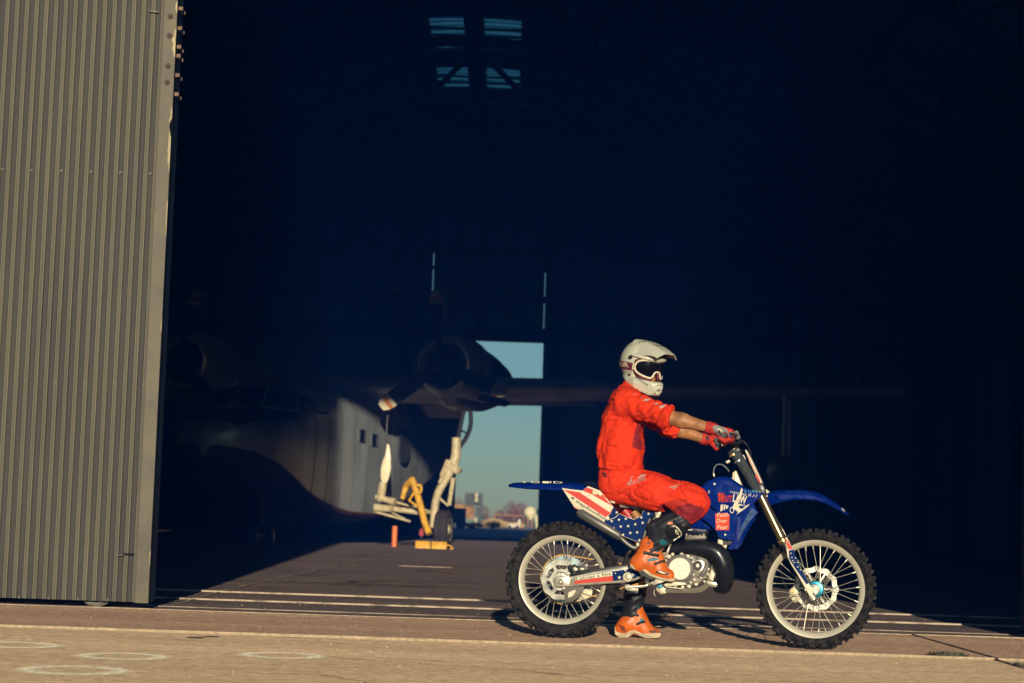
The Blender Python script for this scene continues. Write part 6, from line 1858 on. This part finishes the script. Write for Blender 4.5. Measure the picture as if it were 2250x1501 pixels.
# ---------------------------------------------------------------- trousers
tr_ = [C(J(1361, 1036, .06), J(1362, 1058, .06), .118, .128), C(J(1361, 1036, -.06), J(1362, 1058, -.06), .118, .128),
       C(J(1364, 1062, .07), J(1440, 1082, .14), .118, .105), C(J(1440, 1082, .14), J(1512, 1098, .18), .105, .092), C(J(1512, 1098, .18), J(1528, 1104, .185), .090, .080),
       C(J(1526, 1106, .185), J(1500, 1140, .185), .076, .060),
       C(hipF, kneF, .115, .085), C(kneF, kneF + (ankF - kneF) * .25, .08, .07)]
def trousers_f(g):
    base = union(g, tr_, .045)
    out = np.where(base < 0, -.05, .05).astype(np.float32) + base * .1
    mk = np.abs(base) < .05
    p = g[mk]; d = base[mk]
    kn = np.exp(-(((p - J(1508, 1085, .2)) ** 2).sum(-1)) / .010)
    d = d + .020 * kn * crease(p, (-.25, .3, 1), .12, .026, 51)
    hp_ = np.exp(-(((p - J(1388, 1058, .2)) ** 2).sum(-1)) / .014)
    d = d + .024 * hp_ * crease(p, (.8, .2, .62), .13, .030, 53)
    d = d + .010 * crease(p, (1, .2, -.25), .22, .05, 55) + .003 * vnoise(p, .05, 15)
    d = smax(d, plane(p, J(1362, 1031, 0), (-.06, 0, 1)), .008)              # waist band
    n = J(1500, 1140, .185) - J(1526, 1106, .185); n = n / np.linalg.norm(n)
    a = J(1499, 1139, .185)
    d = np.where(((p - a) ** 2).sum(-1) < .02, smax(d, (p - a) @ n, .006), d)
    a = kneF + (ankF - kneF) * .25; n = (ankF - kneF) / np.linalg.norm(ankF - kneF)
    out[mk] = np.where(((p - a) ** 2).sum(-1) < .03, smax(d, (p - a) @ n, .006), d)
    return out
lo, hi = bounds(tr_, .03)
trousers = rp('trousers', surfnet(trousers_f, lo, hi, .0058), m_pants)
wrap(trousers, [(1478, 1124), (1490, 1113), (1520, 1106), (1550, 1118), (1540, 1136), (1509, 1156)], m=m_dkred, name='knee_panel', off=.0045, cut=.007)
wrap(trousers, [(1440, 1122), (1452, 1108), (1486, 1098), (1514, 1096), (1512, 1106), (1488, 1114), (1470, 1118)], m=mat('red_stretch_panel', (.48, .020, .006), .8, bump=.3, bscale=220), name='thigh_panel', off=.0035, cut=.007)
wrap_text(trousers, 'RACING', (1381, 1068), (1421, 1055), 8, m_grey, bold=.02)
for pts in (((1384, 1048), (1390, 1045), (1389, 1057), (1382, 1060)), ((1403, 1042), (1418, 1043), (1418, 1046), (1407, 1048), (1401, 1052)), ((1404, 1050), (1412, 1050), (1410, 1054)),
            ((1472, 1071), (1497, 1063), (1497, 1064.5), (1474, 1073)), ((1480, 1073), (1492, 1068), (1488, 1072), (1482, 1076))):
    wrap(trousers, list(pts), m=m_grey, name='thigh_print')
bt = [(1313, 1028), (1322, 1030), (1330, 1036), (1330, 1043), (1320, 1042), (1313, 1036)]
wrap(trousers, [(1318, 1036), (1330, 1040), (1332, 1050), (1322, 1046)], m=m_ink, name='waist_strap')
# ---------------------------------------------------------------- gloves
def glove(wr, el, grip, sgn):
    pr = hand_prims(wr, grip, sgn, .0035)
    back = (wr - el) / np.linalg.norm(wr - el)
    pr.append(C(wr - back * .030, wr + back * .01, .036, .034))
    def f(p):
        d = union(p, pr, .007, .03)
        d = d + .0012 * vnoise(p, .018, 21)
        a = wr - back * .030
        return smax(d, -((p - a) @ back), .004)
    lo, hi = bounds(pr, .012)
    return surfnet(f, lo, hi, .0030)
gl = rp('glove', glove(wrN, elN, gripN, 1), m_glred)
gf = rp('glove', glove(wrF, elF, gripF, -1), m_glred)
wrap(gl, [(1566, 938), (1574, 934), (1588, 938), (1598, 944), (1603, 954), (1600, 960), (1590, 962), (1580, 958), (1570, 950)], m=m_glgrey, name='glove_back', w0=.4, cut=.008)
wrap(gl, [(1575, 945), (1580, 941), (1585, 944), (1596, 956), (1592, 960), (1584, 956), (1577, 951)], m=m_white, name='glove_badge', w0=.4, off=.0030, cut=.006)
wrap(gl, [(1578, 945), (1582, 945), (1582, 949), (1578, 949)], m=m_ink, name='glove_badge_mark', w0=.4, off=.0042, cut=.005)
wrap(gl, [(1604, 950), (1610, 952), (1613, 960), (1607, 964), (1602, 960)], m=m_glnavy, name='finger_panel', w0=.4, cut=.006)
wrap(gf, [(1552, 958), (1558, 962), (1560, 968), (1552, 966)], m=m_glnavy, name='cuff_panel', w0=-.36, cut=.006)
wrap(gf, [(1572, 968), (1582, 965), (1586, 976), (1582, 986), (1574, 982)], m=m_glnavy, name='palm_panel', w0=-.36, cut=.006)
# ---------------------------------------------------------------- boots
def boot(name, foot, shaft, solepts, w, wid, cutn=None):
    def ff_(p): 
        d = union(p, foot, .028) + .0018 * vnoise(p, .03, 31)
        return d if cutn is None else smax(d, plane(p, *cutn), .01)
    lo, hi = bounds(foot, .02)
    b_ = rp(name, surfnet(ff_, lo, hi, .0055), m_boot_o)
    def sf_(p): return union(p, shaft, .03) + .0022 * np.sin(p[..., 2] * 150 - p[..., 0] * 90) + .002 * vnoise(p, .03, 33)
    lo, hi = bounds(shaft, .02)
    s_ = rp('boot_shaft', surfnet(sf_, lo, hi, .0055), m_boot_k, parent=b_)
    bm = prism([P(x, y, w + wid) for x, y in solepts], (0, 1, 0), wid * 2); bevel_all(bm, .006, 2, 40)
    rp('boot_sole', bm, m_sole, 40, b_)
    return b_, s_
wB = .175
footN = [C(J(1424, 1196, wB), J(1416, 1228, wB), .046, .052), C(J(1416, 1228, wB), J(1403, 1240, wB), .052, .046), C(J(1403, 1240, wB), J(1408, 1240, wB), .046, .046),
         C(J(1412, 1234, wB), J(1448, 1256, wB), .050, .044), C(J(1448, 1256, wB), J(1470, 1264, wB), .043, .033), C(J(1432, 1204, wB), J(1447, 1240, wB), .046, .046)]
shaftN = [C(J(1496, 1146, .187), J(1468, 1165, .182), .066, .068), C(J(1468, 1165, .182), J(1430, 1203, wB), .066, .055), C(J(1470, 1150, .185), J(1440, 1160, .185), .060, .050)]
bN, sN = boot('boot', footN, shaftN, [(1383, 1238), (1392, 1243), (1405, 1243), (1415, 1248), (1432, 1261), (1462, 1272), (1484, 1270), (1485, 1275), (1478, 1279), (1460, 1277), (1428, 1267), (1408, 1251), (1392, 1252), (1384, 1246)], wB, .046, (J(1432, 1268, wB), (-.36, 0, -1)))
bm = prism([P(x, y, wB + .040) for x, y in ((1404, 1250), (1414, 1252), (1428, 1265), (1440, 1272), (1432, 1275), (1414, 1266), (1402, 1256))], (0, 1, 0), .08); rp('sole_insert', bm, m_boot_k, None, bN)
wrap(bN, [(1424, 1186), (1430, 1184), (1438, 1194), (1434, 1204), (1420, 1198)], m=m_boot_o, name='ankle_panel', w0=.22)
wrap(sN, [(1421, 1187), (1427, 1184), (1437, 1193), (1435, 1204), (1424, 1208), (1414, 1206)], m=m_boot_o, name='shaft_panel', w0=.22)
wrap(sN, [(1448, 1190), (1458, 1184), (1471, 1194), (1462, 1202), (1452, 1196)], m=m_boot_t, name='shaft_panel', w0=.22)
wrap(bN, [(1434, 1204), (1444, 1198), (1452, 1208), (1446, 1214), (1436, 1210)], m=m_boot_t, name='ankle_panel', w0=.22)
wrap(bN, [(1422, 1230), (1436, 1224), (1450, 1228), (1440, 1232), (1424, 1234)], m=m_boot_t, name='instep_panel', w0=.22)
def buckle(a, b2, w, parent, r=.010):
    o = rp('buckle', tubem([P(*a, w), P(*b2, w)], [r, r * .85], 10, flat=((0, 1, 0), .6)), m_black, 40, parent)
    rp('buckle_clip', tubem([P(*b2, w + .004), P(b2[0] + 4, b2[1] + 1, w + .002)], [r * .9, r * .7], 8), m_boot_k, 40, parent)
buckle((1414, 1214), (1444, 1220), wB + .056, bN); buckle((1438, 1240), (1458, 1232), wB + .050, bN, .008)
wrap(bN, [(1439, 1258), (1448, 1252), (1470, 1260), (1470, 1264), (1456, 1263)], m=m_boot_k, name='toe_panel', w0=.22)
wrap(bN, [(1445, 1256), (1450, 1254), (1465, 1260), (1457, 1261)], m=m_white, name='toe_mark', w0=.22, off=.003)
text_on('*', (1421, 1197), (1431, 1195), 6, wB + .062, m_ink, 'lettering', bike).parent = bN
# hard plate on the shin with its white swirl
plate = wrap(sN, [(1462, 1164), (1470, 1146), (1484, 1142), (1500, 1158), (1504, 1176), (1496, 1192), (1478, 1188), (1464, 1178)], m=mat('gloss_black_plate', (.010, .011, .014), .15, coat=.4), name='shin_plate', w0=.25, off=.006)
sw_ = smoothpath([P(x, y, .262) for x, y in ((1478, 1158), (1482, 1156), (1490, 1162), (1495, 1172), (1492, 1180), (1484, 1184), (1478, 1188))], 5)
bvh = BVHTree.FromPolygons([v.co for v in sN.data.vertices], [tuple(q.vertices) for q in sN.data.polygons])
def drop(v, off):
    h_ = bvh.ray_cast(Vector((v.x, -.8, v.z)), Vector((0, 1, 0)))
    return (h_[0] if h_[0] else v) + Vector((0, -off, 0))
rp('shin_logo', tubem([drop(v, .008) for v in sw_], .0042, 8), m_white, 45, sN)
sw_ = smoothpath([P(x, y, .262) for x, y in ((1484, 1164), (1488, 1168), (1489, 1174), (1485, 1172), (1484, 1166))], 5)
rp('shin_logo', tubem([drop(v, .008) for v in sw_], .0032, 8), m_white, 45, sN)
wrap(sN, [(1468, 1148), (1478, 1146), (1479, 1152), (1468, 1153)], m=m_boot_o, name='shaft_badge', w0=.25, off=.008)
# far boot on the ground
wG = -.35
zG = P(1400, 1400, wG)[2]
footF = [C(J(1391, 1332, wG), J(1384, 1368, wG), .044, .052), C(J(1380, 1368, wG), J(1366, 1381, wG), .050, .042), C(J(1378, 1374, wG), J(1418, 1388, wG), .048, .040), C(J(1418, 1388, wG), J(1440, 1391, wG), .038, .030),
         C(J(1396, 1342, wG), J(1414, 1376, wG), .050, .046)]
shaftF = [C(J(1404, 1260, -.32), J(1394, 1310, -.335), .068, .060), C(J(1394, 1310, -.335), J(1389, 1345, wG), .060, .053), C(J(1389, 1345, wG), J(1374, 1362, wG), .050, .040)]
bF, sF = boot('boot', footF, shaftF, [(1350, 1376), (1353, 1388), (1372, 1393), (1384, 1386), (1394, 1384), (1412, 1392), (1452, 1391), (1453, 1397), (1448, 1402), (1420, 1403), (1406, 1398), (1394, 1391), (1380, 1401), (1362, 1402), (1351, 1394)], wG, .046, (J(1400, 1398, wG), (0, 0, -1)))
wrap(sF, [(1400, 1334), (1408, 1330), (1412, 1342), (1404, 1346)], m=m_boot_t, name='shaft_panel', w0=-.30)
wrap(bF, [(1408, 1358), (1416, 1362), (1412, 1372), (1404, 1366)], m=m_boot_t, name='instep_panel', w0=-.30)
buckle((1384, 1346), (1400, 1352), wG + .052, bF, .008); buckle((1398, 1372), (1414, 1366), wG + .050, bF, .008)
wrap(bF, [(1360, 1372), (1372, 1378), (1376, 1390), (1366, 1386)], m=mat('dirty_boot_scuff', (.16, .05, .025), .7, var=.5, vscale=40), name='heel_scuff', w0=-.30)
wrap(bF, [(1424, 1386), (1440, 1384), (1446, 1390), (1430, 1392)], m=bpy.data.materials['dirty_boot_scuff'], name='toe_scuff', w0=-.30)
# ---------------------------------------------------------------- helmet
EC, ER = (-.008, 0, .028), (.140, .116, .128)
def Hloc(p): return (p - HC.astype(np.float32)) @ HR.astype(np.float32)
def helm_f(p):
    q = Hloc(p)
    d = sd_ell(q, EC, ER)
    ridge = np.abs(q[..., 1])
    d = d - .004 * np.exp(-((ridge - .045) / .012) ** 2) * (q[..., 2] > .05)
    f_, r_, z_ = q[..., 0], np.abs(q[..., 1]), q[..., 2]
    hwid = np.interp(f_, [-.10, -.03, .05, .13, .175], [.070, .094, .100, .062, .034])
    bot = np.interp(f_, [-.10, -.05, .06, .13, .19], [-.060, -.092, -.140, -.164, -.150])
    jaw = smax(r_ - hwid + .25 * np.maximum(0, -.10 - z_), (bot - z_) * .92, .014)
    jaw = smax(jaw, z_ + .064 + .12 * np.maximum(0, f_ - .02), .016)
    jaw = smax(jaw, (f_ - .172) * .95 + .28 * np.abs(z_ + .112), .014)
    jaw = smax(jaw, -(f_ + .095), .02)
    d = smin(d, jaw * .9, .022)
    d = smin(d, sd_box(q, (.150, 0, -.112), (.026, .024, .030), None, .010), .012)
    d = d + .004 * np.exp(-((r_ - hwid + .012) / .006) ** 2) * (z_ < -.09) * 0
    inner = sd_ell(q, EC, (.118, .094, .108))
    inner = smin(inner, sd_cone(q, (0, 0, -.05), (.085, 0, -.085), .078, .058), .03)
    d = smax(d, -inner, .006)
    d = smax(d, -sd_cone(q, (-.02, 0, -.09), (-.03, 0, -.22), .085, .10), .01)
    port = sd_box(q, (.12, 0, -.006), (.09, .104, .052), None, .02)
    d = smax(d, -port, .008)
    # chin vents
    for s in (-1, 1):
        d = smax(d, -sd_cone(q, (.070, s * .100, -.118), (.118, s * .072, -.138), .007, .012), .003)
        d = smax(d, -sd_cone(q, (.108, s * .082, -.094), (.130, s * .066, -.096), .004, .006), .003)
        d = smax(d, -sd_cone(q, (.172, s * .010, -.104), (.178, s * .020, -.108), .007, .010), .003)
    d = smax(d, -sd_box(q, (.172, 0, -.136), (.03, .016, .012), None, .004), .003)
    return d
lo = HC - .24; hi = HC + .24
helmet = rp('helmet', surfnet(helm_f, lo, hi, .0040), m_helm)
def hs_pt(phi, z, off=0.0):
    """A point on the shell at bearing phi (0 = forward, + = rider's right) and height z in the head's frame."""
    k = math.sqrt(max(.05, 1 - ((z - EC[2]) / ER[2]) ** 2))
    a, b2 = ER[0] * k + off, ER[1] * k + off
    return Vector(HP(EC[0] + a * math.cos(phi), b2 * math.sin(phi), z))
# padding inside
rp('helmet_liner', surfnet(lambda p: np.maximum(np.abs(sd_ell(Hloc(p), EC, (.116, .092, .106))) - .003, -sd_box(Hloc(p), (.12, 0, -.01), (.10, .10, .06))), HC - .17, HC + .17, .007), m_pad, parent=helmet)
# peak
secs = []
for t in np.linspace(0, 1, 14):
    sec, und = [], []
    for s in np.linspace(-1, 1, 17):
        f = -.035 + .270 * t * (1 - .10 * s * s)
        hw = .112 - .020 * t - .012 * t * t
        zc_ = .163 - .010 * t - .058 * t ** 2.2
        drop_ = (.105 * (1 - t) ** 1.2 + .030) * abs(s) ** 2.6 + .010 * math.exp(-((abs(s) - .45) / .12) ** 2) * (-1) * (1 - t * .6)
        f2 = f + .040 * max(0, (abs(s) - .7) / .3) ** 2 * (1 - t)
        sec.append(Vector(HP(f2, s * hw, zc_ - drop_))); und.append(Vector(HP(f2, s * (hw - .003), zc_ - drop_ - .004)))
    secs.append(sec + und[::-1])
peak = rp('helmet_peak', loft(secs), m_helm, 30, helmet)
for t_, s_, w_, l_ in ((.36, .30, .030, .05),):
    pass
def peak_pt(t, s, up_=.0015):
    f = -.035 + .270 * t * (1 - .10 * s * s); hw = .112 - .020 * t - .012 * t * t; zc_ = .163 - .010 * t - .058 * t ** 2.2
    drop_ = (.105 * (1 - t) ** 1.2 + .030) * abs(s) ** 2.6 - .010 * math.exp(-((abs(s) - .45) / .12) ** 2) * (1 - t * .6)
    return Vector(HP(f + .040 * max(0, (abs(s) - .7) / .3) ** 2 * (1 - t), s * hw, zc_ - drop_ + up_))
def peak_quad(pts, m, nm):
    bm = B(); bm.faces.new([bm.verts.new(peak_pt(*q)) for q in pts]); rp(nm, bm, m, None, peak)
peak_quad([(.18, .58), (.34, .50), (.36, .42), (.20, .50)], m_pad, 'peak_vent')
peak_quad([(.18, -.58), (.34, -.50), (.36, -.42), (.20, -.50)], m_pad, 'peak_vent')
for q in ([(.62, -.05), (.70, .0), (.62, .06), (.66, .0)], [(.60, .08), (.66, .10), (.60, .42), (.58, .30)], [(.60, -.08), (.66, -.10), (.60, -.42), (.58, -.30)]): peak_quad(q, m_ink, 'peak_logo')
for s in (-1, 1):
    c = hs_pt(s * math.radians(78), .050, .012)
    d_ = Vector(Hr) * s
    rp('peak_screw', tubem([c - d_ * .01, c + d_ * .004], [.011, .010], 14), m_pad, 40, helmet)
    c = hs_pt(s * math.radians(84), -.055, .004)
    rp('cheek_screw', tubem([c - d_ * .012, c + d_ * .008], [.007, .007], 12), m_pad, 40, helmet)
# brow band under the peak
rp('brow', tubem([Vector(HP(EC[0] + .152 * math.cos(a), .122 * math.sin(a), .052 + .02 * (1 - math.cos(a)))) for a in np.linspace(-1.35, 1.35, 21)], lerps([.006, .013, .014, .013, .006], 21), 10), m_helm, 40, helmet)
# goggles: lens on an oval cylinder, frame round it, strap round the shell
GA, GB = .148, .112
def gp(phi, z, off=0.0): return Vector(HP(EC[0] + (GA + off) * math.cos(phi), (GB + off) * math.sin(phi), z))
half = [(0, .040), (.35, .043), (.75, .041), (1.02, .030), (1.13, .004), (1.08, -.026), (.80, -.048), (.42, -.060), (.27, -.050), (.16, -.026), (0, -.021)]
loop = [(a, z) for a, z in half] + [(-a, z) for a, z in half[-2:0:-1]]
bm = B(); f_ = bm.faces.new([bm.verts.new((a, 0, z)) for a, z in loop])
for ax_, a, b2, st in ((0, -1.2, 1.2, .12), (2, -.05, .04, .015)):
    x = a
    while x < b2:
        no = [0, 0, 0]; no[ax_] = 1; co = [0, 0, 0]; co[ax_] = x
        bmesh.ops.bisect_plane(bm, geom=bm.verts[:] + bm.edges[:] + bm.faces[:], plane_co=co, plane_no=no); x += st
for v in bm.verts: v.co = gp(v.co.x, v.co.z, .001 + .004 * (1 - (v.co.z / .05) ** 2))
gog = rp('goggles', bm, m_lens, 60, helmet, 'dark tinted goggle lens')
fl_ = smoothpath([gp(a, z, .002) for a, z in loop] + [gp(*loop[0], .002)], 4)
rp('goggle_frame', tubem(fl_, .0062, 10, caps=False), m_white, 50, gog)
fl2 = smoothpath([gp(a * 1.05, z * 1.22, -.012) for a, z in loop] + [gp(loop[0][0] * 1.05, loop[0][1] * 1.22, -.012)], 4)
rp('goggle_foam', tubem(fl2, .010, 8, caps=False), m_mar, 50, gog)
for s in (-1, 1):
    rp('goggle_outrigger', tubem([gp(s * 1.10, .016, .002), gp(s * 1.22, .014, .003), gp(s * 1.24, -.018, .003), gp(s * 1.09, -.020, .002)], .0045, 8), m_white, 50, gog)
    secs = []
    for a in np.linspace(1.20, 3.2, 22):
        zc_ = -.004 + .012 * (a - 1.2) / 2; hw = .022
        secs.append([hs_pt(s * a, zc_ + hw, .006), hs_pt(s * a, zc_ + hw, .003), hs_pt(s * a, zc_ - hw, .003), hs_pt(s * a, zc_ - hw, .006)])
    rp('goggle_strap', loft(secs), m_mar, 40, gog)
def curved_text(txt, a0, a1, z0, h_, m, off, fn, parent, bold=0.0):
    cu = bpy.data.curves.new('text', 'FONT'); cu.body = txt; cu.offset = bold; cu.resolution_u = 3
    to = bpy.data.objects.new('text', cu); COL.objects.link(to)
    me = bpy.data.meshes.new_from_object(to.evaluated_get(bpy.context.evaluated_depsgraph_get())); bpy.data.objects.remove(to); bpy.data.curves.remove(cu)
    X_ = [v.co.x for v in me.vertices]; Y_ = [v.co.y for v in me.vertices]
    bm = B(); bm.from_mesh(me)
    x = min(X_)
    while x < max(X_):
        bmesh.ops.bisect_plane(bm, geom=bm.verts[:] + bm.edges[:] + bm.faces[:], plane_co=(x, 0, 0), plane_no=(1, 0, 0)); x += .15
    for v in bm.verts:
        a = a0 + (a1 - a0) * (v.co.x - min(X_)) / (max(X_) - min(X_)); z = z0 + h_ * (v.co.y - min(Y_)) / (max(Y_) - min(Y_))
        v.co = fn(a, z, off)
    return rp('lettering', bm, m, None, parent)
curved_text('BLUR', 2.42, 1.42, -.014, .027, m_white, .0072, lambda a, z, o: hs_pt(a, z + .006 * (a - 1.2), o), gog, .02)
# chin lettering, laid on the surface
hb = BVHTree.FromPolygons([v.co for v in helmet.data.vertices], [tuple(q.vertices) for q in helmet.data.polygons])
o = text_on('FLYRACING', (1390, 828), (1419, 847), 4.4, .2, m_ink, 'tmp', bold=.02)
for v in o.data.vertices:
    h_ = hb.ray_cast(Vector((v.co.x, -.8, v.co.z)), Vector((0, 1, 0)))
    if h_[0]: v.co = h_[0] + Vector((0, -.0012, 0))
o.name = 'lettering'; o.parent = helmet

# ================================================================== ADDED BLUE VOLUME
bm = boxm((-302, -202, -1.1), (302, 237, 16.6))
m_haze = bpy.data.materials.new('navy_lift_volume'); m_haze.use_nodes = True  # added volume whose blue scatter lifts the blacks to navy
nt = m_haze.node_tree; nt.nodes.remove(nt.nodes['Principled BSDF'])
pv = nt.nodes.new('ShaderNodeVolumePrincipled')
pv.inputs['Color'].default_value = (.015, .17, 1.0, 1)
pv.inputs['Density'].default_value = .00092
pv.inputs['Anisotropy'].default_value = -.3
nt.links.new(pv.outputs[0], nt.nodes['Material Output'].inputs['Volume'])
added_haze = obj('added_haze', bm, m_haze, None, None)
added_haze['kind'] = 'stuff'; added_haze['label'] = 'added thin blue volume lifting the dark tones of hangar and apron'; added_haze['category'] = 'added_haze'
